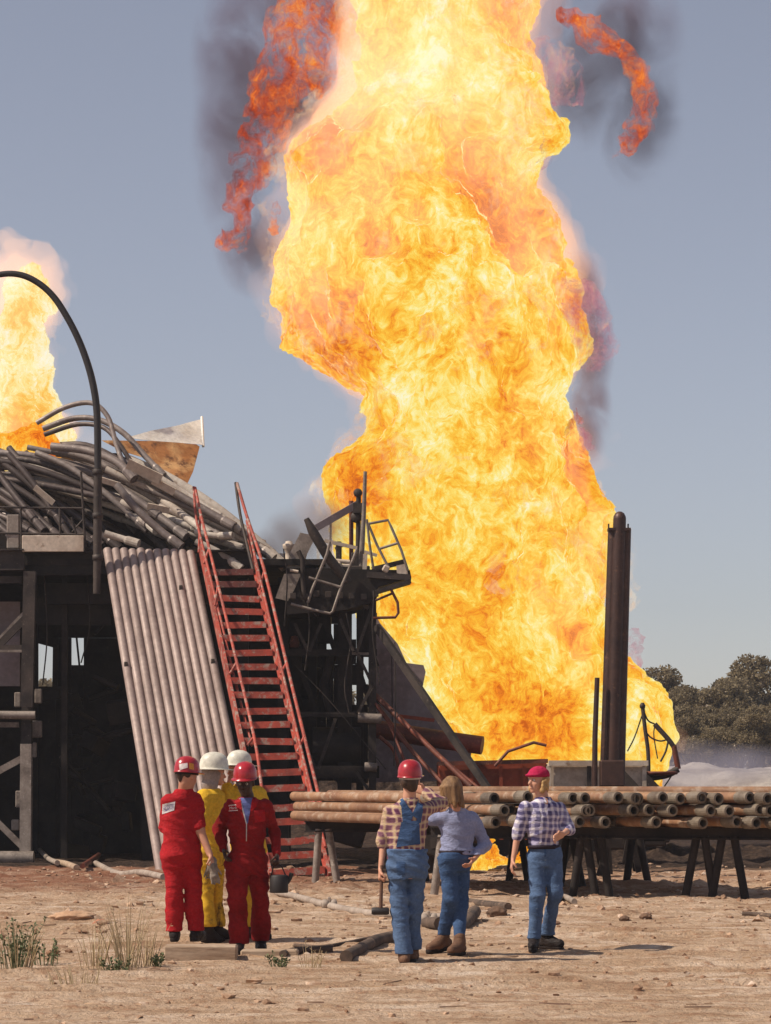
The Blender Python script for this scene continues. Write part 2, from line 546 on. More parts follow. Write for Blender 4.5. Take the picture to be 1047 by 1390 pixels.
MAIN_ROWS = [(-210, 560, 640), (-170, 500, 700), (-110, 485, 730), (-40, 480, 738), (0, 480, 735), (60, 478, 722), (120, 487, 758), (150, 452, 757), (190, 408, 765), (215, 392, 732), (260, 400, 732), (300, 410, 757),
    (350, 390, 772), (400, 384, 780), (450, 390, 788), (480, 414, 786), (515, 458, 762), (540, 494, 756), (570, 488, 764), (600, 464, 775), (630, 442, 788), (660, 431, 800), (690, 434, 813),
    (720, 452, 823), (760, 470, 828), (800, 495, 830), (850, 515, 836), (885, 535, 852), (910, 550, 870), (940, 565, 897), (970, 582, 910), (1000, 605, 910), (1030, 640, 898), (1060, 660, 880), (1100, 670, 860), (1150, 680, 840)]
BLOBS = [(690, 290, 60, -.22), (740, 300, 40, -.16), (560, 350, 70, -.14), (430, 430, 60, -.20), (470, 500, 50, -.18), (640, 190, 90, .08), (600, 470, 80, .12), (640, 560, 80, .14), (470, 690, 55, -.22), (540, 700, 60, -.10), (600, 800, 70, -.16), (760, 650, 50, -.10),
         (800, 680, 30, -.16), (560, 120, 90, .10), (600, 30, 70, -.06), (700, 720, 60, .08), (760, 980, 50, -.28), (700, 1010, 60, -.20), (860, 960, 60, .06), (640, 880, 60, .08), (780, 420, 30, -.3), (500, 240, 60, .10)]
fm_hot = fire_mat('fire', HOT, 1.25, 3.0, soft=(.24, .14))
fire = flame_body('flame', MAIN_ROWS, 60.0, 0.062, 11, fm_hot, depth=0.8, amp=1.0, hmid=0.58, blobs=BLOBS, shrink=.17)
tag(fire, 'huge billowing column of yellow and orange flame roaring up from the burning well', 'fire')
FRINGE = [(0.0, (0.85, 0.30, 0.10)), (0.4, (0.98, 0.50, 0.22)), (0.7, (1.0, 0.66, 0.38)), (1.0, (1.0, 0.84, 0.62))]
fm_fringe = fire_mat('fire_fringe', FRINGE, 1.5, 13.0, rim=(.95, .60, .45), veil=(.50, .72, .30, .55))
fr_ = flame_body('flame_fringe', [r for r in MAIN_ROWS if r[0] < 840], 60.0, 0.085, 11, fm_fringe, depth=0.8, amp=1.0, hmid=0.60, grow=.17, crinkle=2.2, shrink=.17)
fr_.parent = fire

def glow(parent, rows, D, seed, amp, grow, col, dens, absb, rough=.22, h=.10, shrink=0.0, depth=.8):
    """thin burning gas round the dense flame: a faintly glowing volume, so the edge fades instead of stopping"""
    m, t, o = newmat('glowing_gas'); e = ND(t, 'ShaderNodeVolumePrincipled')
    e.inputs['Density'].default_value = absb; e.inputs['Color'].default_value = (.9, .6, .5, 1)
    e.inputs['Emission Strength'].default_value = dens; e.inputs['Emission Color'].default_value = (*col, 1)
    t.links.new(e.outputs[0], o.inputs['Volume'])
    g_ = flame_body('flame_glow', rows, D, h, seed, m, depth, amp, None, grow=grow, crinkle=0.0, shrink=shrink, rough=rough)
    g_.parent = parent; return g_
glow(fire, [r for r in MAIN_ROWS if r[0] < 1035], 60.0, 11, 1.0, .20, (1.0, .55, .24), .34, .30, shrink=.17)
glow(fire, [r for r in MAIN_ROWS if r[0] < 1030], 60.0, 11, 1.0, .42, (1.0, .52, .34), .10, .10, rough=.45, shrink=.17)
# ------------------------------------------------------------------ ground
def ground_h(x, y):
    x = np.asarray(x, float); y = np.asarray(y, float)
    p = np.stack([x, y, x * 0], -1).reshape(-1, 3)
    z = 0.035 * fbm(p * [0.45, 0.8, 1], 3, 3) + 0.030 * fbm(p * [1.8, 2.6, 1], 3, 9) + 0.020 * fbm(p * [6, 7, 1], 3, 21)
    z = z.reshape(x.shape)
    # ruts and trampled ridges running across, coarser clods further off
    rut = fbm(p * [0.25, 2.2, 1] + 7, 2, 31).reshape(x.shape)
    z += 0.045 * rut
    for k, (y0, sl, dep) in enumerate(((20.6, .10, .05), (22.3, .10, .05), (25.8, -.07, .06), (28.0, -.06, .055), (31.5, .12, .06), (34.2, .10, .05))):      # wheel ruts
        dd_ = y - (y0 + sl * x + .35 * np.sin(x * .55 + k)); br = np.clip(.6 + 1.2 * fbm(p * [.5, .2, 1] + k * 5, 2, 81).reshape(x.shape), 0, 1.3)
        z += br * (-dep * np.exp(-(dd_ / .16) ** 2) + dep * .8 * np.exp(-((np.abs(dd_) - .30) / .10) ** 2))
    far = np.clip((y - 28) / 8, 0, 1) * np.clip((70 - y) / 10, 0, 1)
    cl = fbm(p * [2.2, 1.6, 1] + 3, 3, 41).reshape(x.shape)
    z += far * 0.085 * cl
    # dirt shoved up in front of the rack and round the pit
    z += 0.10 * np.exp(-((y - 39.2 - 0.6 * np.sin(x * .5)) / 1.2) ** 2) * np.clip((x + 4) / 3, 0, 1) * (0.6 + cl)
    z += 0.30 * np.exp(-((y - 52.5) / 2.5) ** 2) * np.clip((x - 1.5) / 2, 0, 1) * (0.8 + cl)
    z += 1.75 * np.exp(-((y - 74) / 4.5) ** 2) * np.clip((8.0 - x) / 2.5, 0, 1) * (1 + .5 * cl)
    # pale bank of spoil behind the pit, on the right
    lo = 2.0 + 0.35 * fbm(p * [0.12, 0.05, 1] + 11, 3, 51).reshape(x.shape)
    bank = np.clip((y - 82 - 2 * np.sin(x * .2)) / 9, 0, 1); bank = bank * bank * (3 - 2 * bank)
    bank = bank * np.clip((x - 5.5) / 4, 0, 1)
    z += bank * lo * np.clip(1 - (y - 125) / 40, 0, 1)
    z += bank * 0.45 * fbm(p * [0.5, 0.5, 1], 4, 61).reshape(x.shape)
    return z
ys = [8.0]
while ys[-1] < 2500:
    y = ys[-1]
    st = 0.035 + 0.0009 * max(0, y - 14) if y < 50 else (0.14 if y < 60 else 0.14 * (y / 60) ** 2.2)
    if y < 17: st = 0.12
    ys.append(y + st)
ys = np.array(ys)
NX = 360
tt = np.linspace(-1, 1, NX)
def ground_x(y):
    half = max(6.5, y * 0.165)
    return np.sign(tt) * (np.abs(tt) * half + (np.abs(tt) ** 14) * max(60, y * 1.6))
gx = np.stack([ground_x(y) for y in ys]); gy = np.repeat(ys[:, None], NX, 1)
gz = ground_h(gx, gy)
gv = np.stack([gx, gy, gz], -1).reshape(-1, 3)
ii = (np.arange(len(ys) - 1)[:, None] * NX + np.arange(NX - 1)[None]).ravel()
gf = np.stack([ii, ii + 1, ii + NX + 1, ii + NX], 1)
p = gv * [0.35, 0.35, 0]
edge = fbm(p, 4, 71)
# burnt, oil-soaked soil round the well; reddish churned soil along the rig's foot
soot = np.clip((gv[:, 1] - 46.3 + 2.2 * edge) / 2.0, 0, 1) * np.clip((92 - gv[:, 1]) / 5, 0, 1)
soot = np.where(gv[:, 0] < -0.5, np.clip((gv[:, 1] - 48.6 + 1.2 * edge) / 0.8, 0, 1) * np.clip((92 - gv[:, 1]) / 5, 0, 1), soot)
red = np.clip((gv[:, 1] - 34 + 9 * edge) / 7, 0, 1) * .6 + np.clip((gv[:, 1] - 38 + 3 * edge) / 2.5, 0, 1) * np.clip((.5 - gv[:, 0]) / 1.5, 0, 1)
pale = np.clip((gv[:, 1] - 84 + 6 * edge) / 5, 0, 1) * np.clip((gv[:, 0] - 6) / 3 + edge, 0, 1)
m, t, o = newmat('soil')
b = ND(t, 'ShaderNodeBsdfPrincipled')
v = coords(t)
vs = coords(t, (0.55, 1.3, 1))
n1 = noise(t, vs, 1.6, 6, 0.65, 0.4); n2 = noise(t, v, 7, 6, 0.7); n3 = noise(t, v, 26, 5, 0.7)
c = ramp(t, n1, [(0.30, (0.31, 0.180, 0.105)), (0.44, (0.46, 0.305, 0.195)), (0.56, (0.58, 0.415, 0.29)), (0.70, (0.72, 0.575, 0.45))])
c = mixc(t, mapr(t, n2, 0.50, 0.66, 0, 0.85), c, (0.33, 0.17, 0.095))
c = mixc(t, mapr(t, n3, 0.60, 0.74, 0, 0.8), c, (0.80, 0.64, 0.50))
c = mixc(t, mapr(t, n3, 0.42, 0.30, 0, 0.75), c, (0.15, 0.075, 0.04))
ar = ND(t, 'ShaderNodeAttribute', attribute_name='red_soil')
c = mixc(t, math_(t, 'MULTIPLY', ar.outputs['Fac'], mapr(t, n1, 0.35, 0.6, 0.75, 0.4)), c, (0.24, 0.105, 0.060))
asx = ND(t, 'ShaderNodeAttribute', attribute_name='burnt')
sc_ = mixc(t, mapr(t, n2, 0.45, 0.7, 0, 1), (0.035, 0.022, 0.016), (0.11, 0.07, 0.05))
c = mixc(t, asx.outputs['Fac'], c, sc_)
ap = ND(t, 'ShaderNodeAttribute', attribute_name='pale_spoil')
pc = ramp(t, noise(t, v, 0.7, 6, 0.7), [(0.35, (0.30, 0.25, 0.21)), (0.6, (0.56, 0.49, 0.42))])
c = mixc(t, ap.outputs['Fac'], c, pc)
t.links.new(c, b.inputs['Base Color'])
b.inputs['Roughness'].default_value = 0.95; b.inputs['Specular IOR Level'].default_value = 0.15
hh = math_(t, 'MULTIPLY_ADD', n2, 1.0, math_(t, 'MULTIPLY', n3, 0.45))
t.links.new(bump(t, hh, 1.0, 0.07), b.inputs['Normal'])
t.links.new(b.outputs[0], o.inputs['Surface'])
SOIL = m
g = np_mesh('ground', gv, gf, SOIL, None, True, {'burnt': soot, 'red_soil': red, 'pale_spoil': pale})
g['kind'] = 'structure'
def gz_at(x, y):
    return float(ground_h(np.array([float(x)]), np.array([float(y)]))[0])
def G(px, py, dz=0.0):
    """the point of the ground that shows at this place in the photograph"""
    D = gD(py)
    for _ in range(4):
        x = (px - 523.5) * D / F
        z = gz_at(x, D)
        D = (CAMH - z) * F / (py - HOR)
    x = (px - 523.5) * D / F
    return Vector((x, D, gz_at(x, D) + dz))

# stones and clods: nobody could count them
rs = np.random.RandomState(5)
ico = bmesh.new(); bmesh.ops.create_icosphere(ico, subdivisions=1, radius=1)
iv = np.array([q.co[:] for q in ico.verts]); fi = np.array([[w.index for w in q.verts] for q in ico.faces]); ico.free()
N = 3000
y = 15 + 34 * rs.rand(N) ** 0.75; x = (rs.rand(N) * 2 - 1) * y * 0.165
cl = fbm(np.stack([x * 0.6, y * 0.9, x * 0], 1), 3, 77)
keep = cl > -0.10
x = x[keep]; y = y[keep]; N = len(x)
s = np.exp(rs.randn(N) * 0.55) * 0.0105 * (0.7 + y / 45)
N2 = 420                                 # coarser rubble churned up in front of and under the rack
y2 = 27.5 + 15 * rs.rand(N2); x2 = rs.uniform(-3.5, 7.2, N2); cl2 = fbm(np.stack([x2 * .9, y2 * .5, x2 * 0], 1), 3, 99); k2 = cl2 > 0.02
x = np.concatenate([x, x2[k2]]); y = np.concatenate([y, y2[k2]]); s = np.concatenate([s, (.02 + .05 * rs.rand(N2) ** 2)[k2]]); N = len(x)
z = ground_h(x, y)
vv = iv[None] * (1 + 0.35 * rs.randn(N, len(iv), 1)) * s[:, None, None] * (1 + 0.5 * (rs.rand(N, 1, 3) - .5)) * [1.25, 1.1, 0.8]
vv += np.stack([x, y, z + s * .15], 1)[:, None, :]
ff = fi[None] + (np.arange(N) * len(iv))[:, None, None]
m_clod = surf('clod', (0.50, 0.33, 0.22), (0.25, 0.14, 0.085), 0.95, 0, 2.2, (0.4, 0.55), 0.5, 0.01, (0.68, 0.55, 0.44), 6, (0.55, 0.7), spec=0.1)
st = np_mesh('clods_and_stones', vv.reshape(-1, 3), ff.reshape(-1, 3), m_clod, None, False)
st['kind'] = 'stuff'

# ------------------------------------------------------------------ trees beyond the bank
m_bark = surf('bark', (0.16, 0.12, 0.09), (0.10, 0.075, 0.06), 0.9, 0, 4, rnd=0.1)
m, t, o = newmat('leaves')
b = ND(t, 'ShaderNodeBsdfPrincipled'); v = coords(t)
at = ND(t, 'ShaderNodeAttribute', attribute_name='tint')
c = ramp(t, at.outputs['Fac'], [(0.0, (0.11, 0.085, 0.060)), (0.5, (0.24, 0.185, 0.105)), (0.8, (0.33, 0.26, 0.15)), (1.0, (0.50, 0.41, 0.32))])
t.links.new(c, b.inputs['Base Color']); b.inputs['Roughness'].default_value = 0.7
b.inputs['Specular IOR Level'].default_value = 0.25
tl = ND(t, 'ShaderNodeBsdfTranslucent'); t.links.new(c, tl.inputs['Color']); ms = ND(t, 'ShaderNodeMixShader'); ms.inputs[0].default_value = .4
t.links.new(b.outputs[0], ms.inputs[1]); t.links.new(tl.outputs[0], ms.inputs[2])
t.links.new(ms.outputs[0], o.inputs['Surface']); LEAF = m
def tree_mesh(seed, Ht, Wd):
    r = np.random.RandomState(seed); R2 = random.Random(seed)
    wood = MB()
    lobes = []
    for i in range(R2.choice((5, 6, 7))):
        a = R2.uniform(0, 6.28); q = R2.uniform(0.1, 0.75) * Wd
        top = Vector((math.cos(a) * q, math.sin(a) * q, Ht * R2.uniform(0.42, 0.86)))
        mid = Vector((top.x * .35 + R2.uniform(-.2, .2), top.y * .35, Ht * 0.30))
        wood.tube([(0.06 * math.cos(a), 0.06 * math.sin(a), -0.3), (0.08 * math.cos(a), .08 * math.sin(a), Ht * .15), mid, (mid + top) / 2 + Vector((R2.uniform(-.2, .2), 0, .2)), top],
                  [0.15, 0.13, 0.09, 0.06, 0.02], 6)
        lobes.append((top, R2.uniform(0.30, 0.5) * Wd))
        for _ in range(2):
            o2 = top + Vector((R2.uniform(-1, 1), R2.uniform(-1, 1), R2.uniform(-1.1, .5))) * Wd * .45
            lobes.append((o2, R2.uniform(0.22, 0.38) * Wd))
    P_ = []; T_ = []
    for cc, rr in lobes:
        n = int(1100 * (rr / 1.0) ** 1.6) + 120
        d = r.randn(n, 3); d /= np.linalg.norm(d, axis=1)[:, None]
        q = rr * r.rand(n) ** 0.45
        pts = np.array(cc) + d * q[:, None] * [1, 1, 0.8]
        cl = fbm(pts * 1.3, 2, seed)
        k = cl > -0.16
        P_.append(pts[k]); T_.append(np.clip(0.42 + 0.9 * cl[k] + 0.16 * r.randn(k.sum()), 0, 1))
    pts = np.concatenate(P_); tint = np.concatenate(T_)
    k = pts[:, 2] > 0.2; pts = pts[k]; tint = tint[k]
    n = len(pts)
    a = r.randn(n, 3); a /= np.linalg.norm(a, axis=1)[:, None]
    bq = r.randn(n, 3); bq -= a * (a * bq).sum(1)[:, None]; bq /= np.linalg.norm(bq, axis=1)[:, None]
    s = (0.055 + 0.085 * r.rand(n))[:, None]
    quad = np.stack([pts - a * s, pts - bq * s * .6, pts + a * s, pts + bq * s * .6], 1).reshape(-1, 3)
    fq = np.arange(4 * n).reshape(n, 4)
    return wood, quad, fq, np.repeat(tint, 4)
tree_kinds = []
for i, (Ht, Wd) in enumerate([(6.4, 2.6), (7.4, 3.0), (5.4, 2.6), (6.8, 2.3)]):
    tree_kinds.append(tree_mesh(100 + i, Ht, Wd))
tree_meshes = {}
def tree(x, y, kind, scale, rz, label, group, squash=1.0):
    z = gz_at(x, y) - 0.2
    r = thing('scrub_oak', (x, y, z), label, 'tree', group, rz)
    r.scale = (scale * squash, scale * squash, scale)
    if kind not in tree_meshes:
        wood, quad, fq, tint = tree_kinds[kind]
        a = wood.build('trunk', m_bark, None, (0, 0, 0))
        c = np_mesh('crown', quad, fq, LEAF, None, False, {'tint': tint})
        tree_meshes[kind] = (a.data, c.data)
        a.parent = r; c.parent = r
    else:
        for nm, me in zip(('trunk', 'crown'), tree_meshes[kind]):
            q = link(bpy.data.objects.new(nm, me)); q.parent = r
# the ones in view, left to right: photo column, row of the top
vis = [(896, 912, 'low scrub tree showing just right of the flames behind the pale bank'),
       (925, 908, 'second small tree right of the flames, rounded olive crown'),
       (953, 912, 'bushy brown-green tree in the dip of the tree line'),
       (978, 906, 'tree with a ragged crown between the dip and the taller trees'),
       (1005, 899, 'tall dense tree near the right end of the tree line'),
       (1030, 897, 'tallest dark tree, next to the last one at the right edge'),
       (1058, 890, 'tree cut off by the right edge of the picture')]
for i, (px, py, lab) in enumerate(vis):
    D = 128 + (i * 37 % 9)
    pt = P(px, py + 22, D)
    kd = i % 4; Ht = [6.4, 7.4, 5.4, 6.8][kd]
    zz = gz_at(pt.x, D) - .2
    tree(pt.x, D, kd, (pt.z - zz) / (Ht * 0.98), i * 1.3, lab, 'scrub oaks beyond the pale bank', 1.05)
for px, py, lab in ((914, 962, 'rounded tree standing behind the first two right of the flames'), (942, 936, 'tree filling the skyline behind the dip'), (1046, 912, 'broad tree behind the last two at the right edge'), (990, 922, 'tree showing just above its neighbours in the middle of the tree line')):
    pt = P(px, py, 140); tree(pt.x, 140, 1, (pt.z + .2) / 7.2, px * .7, lab, 'scrub oaks beyond the pale bank', 1.15)
for i in range(12):
    px = 905 + i * 14.5
    D = 120 - (i * 5 % 4); pt = P(px, 950 + (i * 29 % 22), D)
    kd = (i + 2) % 4; Ht = [6.4, 7.4, 5.4, 6.8][kd]
    zz = gz_at(pt.x, D) - .2
    tree(pt.x, D, kd, (pt.z - zz) / Ht, i * 2.1, 'low bush in front of the scrub oaks', 'low bushes in front of the scrub oaks', 1.15)
number_labels([o for o in COL.objects if o.get('group') == 'low bushes in front of the scrub oaks'], 'low olive bush before the scrub oaks, {}')
for i in range(22):
    px = -60 + i * 42
    if 600 < px: continue
    D = 130 + (i * 31 % 11); pt = P(px, 905 + (i * 53 % 22), D)
    kd = (i * 3 + 1) % 4; Ht = [6.4, 7.4, 5.4, 6.8][kd]
    zz = gz_at(pt.x, D) - .2
    tree(pt.x, D, kd, (pt.z - zz) / Ht, i * 1.7, 'tree glimpsed through the gaps in the burnt rig', 'trees glimpsed behind the rig', 1.1)

# undergrowth that closes the foot of the tree line
r_ = np.random.RandomState(8); n = 16000
x = r_.uniform(-42, 46, n); pts = np.stack([x, 124 + r_.uniform(-2.5, 2.5, n), np.zeros(n)], 1)
top = 2.6 + 1.0 * fbm(pts * [.35, .1, 0], 3, 5)
pts[:, 2] = ground_h(pts[:, 0], pts[:, 1]) + top * r_.rand(n)
a = r_.randn(n, 3); a /= np.linalg.norm(a, axis=1)[:, None]; bq = r_.randn(n, 3); bq -= a * (a * bq).sum(1)[:, None]; bq /= np.linalg.norm(bq, axis=1)[:, None]
s = (0.10 + 0.12 * r_.rand(n))[:, None]
ug = np_mesh('undergrowth', np.stack([pts - a * s, pts - bq * s * .6, pts + a * s, pts + bq * s * .6], 1).reshape(-1, 3), np.arange(4 * n).reshape(n, 4), LEAF, None, False,
             {'tint': np.repeat(np.clip(.35 + .7 * fbm(pts * .8, 2, 6) + .12 * r_.randn(n), 0, 1), 4)})
ug['kind'] = 'stuff'

# straw, splinters and twigs trodden into the dirt
n = 420; y = 16 + 28 * r_.rand(n) ** .8; x = (r_.rand(n) * 2 - 1) * y * .16
cl = fbm(np.stack([x * .8, y * .8, x * 0], 1), 3, 15); k = (cl > 0.0) | (r_.rand(n) < .25); x = x[k]; y = y[k]; n = len(x)
ln = .03 + .13 * r_.rand(n) ** 2; an = r_.normal(0, .6, n); w = .002 + .004 * r_.rand(n)
dx = np.cos(an) * ln; dy = np.sin(an) * ln; V = []
for e_, sd, up in ((-1, -1, 0), (-1, 1, 0), (1, 1, 0), (1, -1, 0), (-1, 0, 1), (1, 0, 1)):
    px_ = x + dx * e_ - np.sin(an) * w * sd; py_ = y + dy * e_ + np.cos(an) * w * sd
    V.append(np.stack([px_, py_, ground_h(px_, py_) - .003 + up * w * 2.2 + .003], 1))
V = np.stack(V, 1).reshape(-1, 3); b6 = (np.arange(n) * 6)[:, None, None]
Fq = (np.array([[0, 3, 5, 4], [1, 4, 5, 2], [0, 4, 1, 1], [3, 2, 5, 5]])[None] + b6).reshape(-1, 4)
tris = np.concatenate([Fq[:, [0, 1, 2]], Fq[:, [0, 2, 3]]]); tris = tris[(tris[:, 0] != tris[:, 1]) & (tris[:, 1] != tris[:, 2]) & (tris[:, 0] != tris[:, 2])]
sw = np_mesh('straw_and_twigs', V, tris, surf('straw', (0.42, 0.27, 0.16), (0.16, 0.09, 0.06), .9, 0, 1.5, (.4, .55)), None, False)
sw['kind'] = 'stuff'
# ------------------------------------------------------------------ materials of the rig
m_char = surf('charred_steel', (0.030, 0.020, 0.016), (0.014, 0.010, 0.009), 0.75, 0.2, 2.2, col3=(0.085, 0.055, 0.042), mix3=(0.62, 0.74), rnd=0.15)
m_dark = surf('sooty_steel', (0.065, 0.047, 0.038), (0.025, 0.018, 0.016), 0.65, 0.2, 1.8, col3=(0.17, 0.13, 0.10), mix3=(0.60, 0.72), rnd=0.15)
m_grey = surf('heat_bleached_steel', (0.30, 0.245, 0.205), (0.15, 0.115, 0.095), 0.6, 0.15, 2.5, col3=(0.42, 0.36, 0.30), rnd=0.15)
m_pipeA = surf('burnt_drill_pipe', (0.275, 0.225, 0.20), (0.15, 0.115, 0.105), 0.55, 0.25, 1.6, col3=(0.36, 0.31, 0.27), scale3=7, rnd=0.22)
m_pipeB = surf('ash_coated_pipe', (0.52, 0.45, 0.38), (0.36, 0.29, 0.24), 0.75, 0.0, 1.6, col3=(0.24, 0.16, 0.11), scale3=6, rnd=0.15)
m_pipeD = surf('sooted_pipe', (0.12, 0.09, 0.08), (0.07, 0.05, 0.045), 0.5, 0.3, 1.6, col3=(0.2, 0.16, 0.13), scale3=7, rnd=0.2)
m_ramp = surf('ramp_steel', (0.36, 0.270, 0.235), (0.27, 0.195, 0.168), 0.6, 0.1, 1.2, col3=(0.19, 0.12, 0.09), scale3=5, mix3=(0.66, 0.76), rnd=0.06)
m_red = surf('red_stair_paint', (0.44, 0.070, 0.042), (0.27, 0.055, 0.038), 0.65, 0.0, 2.2, (.42, .62), col3=(0.36, 0.25, 0.20), scale3=7, mix3=(0.52, 0.62), rnd=0.06)
m_redold = surf('sooty_red_paint', (0.17, 0.045, 0.035), (0.09, 0.035, 0.03), 0.75, 0.0, 2.2, (.42, .62), col3=(0.25, 0.18, 0.15), scale3=7, mix3=(0.52, 0.62))
m_grate = surf('dusty_tread', (0.42, 0.32, 0.25), (0.33, 0.21, 0.15), 0.8, 0.0, 6, col3=(0.40, 0.07, 0.04), scale3=12, rnd=0.05)
m_cream = surf('cream_paint', (0.60, 0.49, 0.39), (0.42, 0.31, 0.23), 0.7, 0, 1.4, col3=(0.26, 0.16, 0.10), scale3=5, mix3=(0.60, 0.72))
m_white = surf('white_sheet', (0.86, 0.83, 0.78), (0.80, 0.75, 0.66), 0.7, 0, 1.4, col3=(0.40, 0.20, 0.10), scale3=3, mix3=(0.66, 0.76))
m_scorch = surf('scorched_sheet', (0.36, 0.145, 0.045), (0.58, 0.33, 0.14), 0.75, 0, 1.3, (0.45, 0.62), col3=(0.13, 0.05, 0.02), scale3=3.4, mix3=(0.52, 0.64))
m_rust = surf('rusty_tank', (0.34, 0.055, 0.020), (0.19, 0.040, 0.018), 0.7, 0, 1.0, col3=(0.42, 0.14, 0.05), scale3=4)
m_mauve = surf('smoked_sheet', (0.27, 0.215, 0.215), (0.20, 0.145, 0.14), 0.75, 0, 0.9, col3=(0.33, 0.25, 0.23), scale3=4)
m_redbrown = surf('red_brown_steel', (0.20, 0.050, 0.028), (0.09, 0.032, 0.022), 0.6, 0.1, 2.0, col3=(0.36, 0.12, 0.05), rnd=0.1)
m_rubber = surf('black_rubber', (0.030, 0.024, 0.024), (0.02, 0.016, 0.016), 0.6, 0, 3)

# ------------------------------------------------------------------ left substructure and drill floor
D0 = 52.4
root = thing('rig_substructure', (P(40, 1165, D0).x, D0 + 3, 0), 'burnt steel substructure carrying the drill floor and the heap of bent pipe', 'substructure')
def part(nm, mat, fn, parent=None):
    q = MB(); fn(q); return q.build(nm, mat, parent or root)
B = lambda a, b, w, h, **k: (lambda q: q.beam(P(*a), P(*b), w, h, **k))
I = lambda a, b, w, h, **k: (lambda q: q.ibeam(P(*a), P(*b), w, h, 0.03, **k))
T = lambda pts, r, n=10: (lambda q: q.tube([P(*a) for a in pts], r, n))
# front frame
part('column', m_dark, I((41, 776, D0), (37, 960, D0), 0.24, 0.22))
part('column', m_grey, I((36, 1010, D0), (35, 1160, D0), 0.22, 0.22))
part('column', m_dark, I((37, 960, D0 + .1), (36, 1012, D0 + .1), 0.20, 0.18))
part('column', m_char, B((88, 780, D0 + 1.2), (87, 1165, D0 + 1.2), 0.12, 0.10))
part('girder', m_dark, I((-230, 762, D0), (33, 760, D0), 0.28, 0.42))
part('girder', m_dark, B((-230, 790, D0 + .2), (30, 787, D0 + .2), 0.12, 0.14))
part('girder', m_char, I((33, 766, D0 + .35), (345, 762, D0 + .35), 0.3, 0.46))
part('girder', m_char, B((60, 806, D0 + 1.0), (345, 806, D0 + 1.0), 0.2, 0.42))
part('cross_beam', m_dark, B((-230, 879, D0 - .02), (30, 879, D0 - .02), 0.12, 0.10))
part('cross_beam', m_grey, B((-230, 884, D0 - .05), (34, 884, D0 - .05), 0.10, 0.05))
part('brace', m_dark, B((-30, 905, D0), (36, 838, D0), 0.08, 0.14))
part('brace', m_grey, B((-28, 897, D0 + .1), (36, 829, D0 + .1), 0.05, 0.08))
part('brace', m_grey, B((-30, 1062, D0), (33, 1028, D0), 0.07, 0.13))
part('brace', m_grey, B((-30, 1090, D0), (31, 1150, D0), 0.08, 0.12))
part('cross_pipe', m_grey, T([(-230, 969, D0 - .1), (48, 971, D0 - .1)], 0.085))
part('skid_pipe', m_grey, T([(-230, 1164, D0 - .2), (46, 1165, D0 - .2)], 0.14, 14))
part('cross_beam', m_grey, B((-230, 984, D0 + .3), (26, 984, D0 + .3), 0.08, 0.10))
part('wall_panel', m_mauve, lambda q: q.box(P(2, 898, D0 + 1.3), (0.75, 0.06, 1.0)))
part('wall_panel', m_mauve, lambda q: q.box(P(-6, 850, D0 + 1.8), (1.0, 0.06, 1.0)))
for (px, py, w, hh) in ((50, 990, .26, .34), (47, 1018, .10, .3), (25, 1085, .14, .34), (21, 1120, .2, .22), (52, 945, .18, .30), (24, 950, .16, .30)):
    part('bracket', m_grey, lambda q: q.box(P(px, py, D0 + .45), (w * .8, .08, hh), bevel=.02))
# deck, back and side plating: charred, with the inside's deep shade put into the near-black colour
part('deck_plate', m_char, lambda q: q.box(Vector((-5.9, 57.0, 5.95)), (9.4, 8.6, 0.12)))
part('sun_block_wall', m_char, lambda q: q.box(Vector((-10.6, 56.5, 2.95)), (0.12, 7.6, 5.85)))  # unseen, beyond the left edge; added to keep the sun out of the interior
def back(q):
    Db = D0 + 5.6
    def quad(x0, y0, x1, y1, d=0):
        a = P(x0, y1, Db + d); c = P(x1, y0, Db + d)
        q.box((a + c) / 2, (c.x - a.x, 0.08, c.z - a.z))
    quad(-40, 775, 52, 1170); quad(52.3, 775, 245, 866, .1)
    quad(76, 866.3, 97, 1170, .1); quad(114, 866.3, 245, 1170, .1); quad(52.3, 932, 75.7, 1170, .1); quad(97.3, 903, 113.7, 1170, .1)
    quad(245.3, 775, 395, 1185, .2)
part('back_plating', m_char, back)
part('torn_plate', m_char, lambda q: q.slab([P(48, 866, D0 + 5.5), P(78, 866, D0 + 5.5), P(76, 880, D0 + 5.5), P(50, 873, D0 + 5.5)], 0.03))
part('torn_plate', m_char, lambda q: q.slab([P(72, 866, D0 + 5.4), P(80, 866, D0 + 5.4), P(78, 935, D0 + 5.4), P(71, 935, D0 + 5.4)], 0.03))
part('back_brace', m_char, B((50, 870, D0 + 4.9), (78, 878, D0 + 4.9), 0.08, 0.08))
part('back_brace', m_char, B((104, 866, D0 + 4.9), (108, 905, D0 + 4.9), 0.04, 0.04))
# half-seen machinery in the dark
rr = random.Random(3)
def junk(q):
    for i in range(26):
        a = (rr.uniform(60, 235), rr.uniform(930, 1160), D0 + rr.uniform(1.6, 4.6)); 
        q.box(P(*a), (rr.uniform(.1, .7), rr.uniform(.1, .5), rr.uniform(.05, .5)), Euler((rr.uniform(-.4, .4), rr.uniform(-.5, .5), rr.uniform(-1, 1))).to_matrix(), bevel=.02)
    for i in range(16):
        a = (rr.uniform(60, 200), rr.uniform(800, 1150), D0 + rr.uniform(1.6, 4.6)); b_ = (a[0] + rr.uniform(-50, 50), a[1] + rr.uniform(-60, 60), a[2] + rr.uniform(-.5, .5))
        q.tube([P(*a), P(*b_)], rr.uniform(.03, .09), 8)
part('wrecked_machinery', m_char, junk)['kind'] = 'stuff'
# the inner columns behind ramp and stair
for px in (200, 262, 330, 385):
    part('column', m_char, B((px, 785, D0 + 1.4), (px, 1168, D0 + 1.4), 0.22, 0.22))
# front plates hanging under the deck between the ramp and the stairs
part('hanging_plate', m_char, lambda q: q.box(P(100, 830, D0 + 1.3), (1.5, .05, .55)))
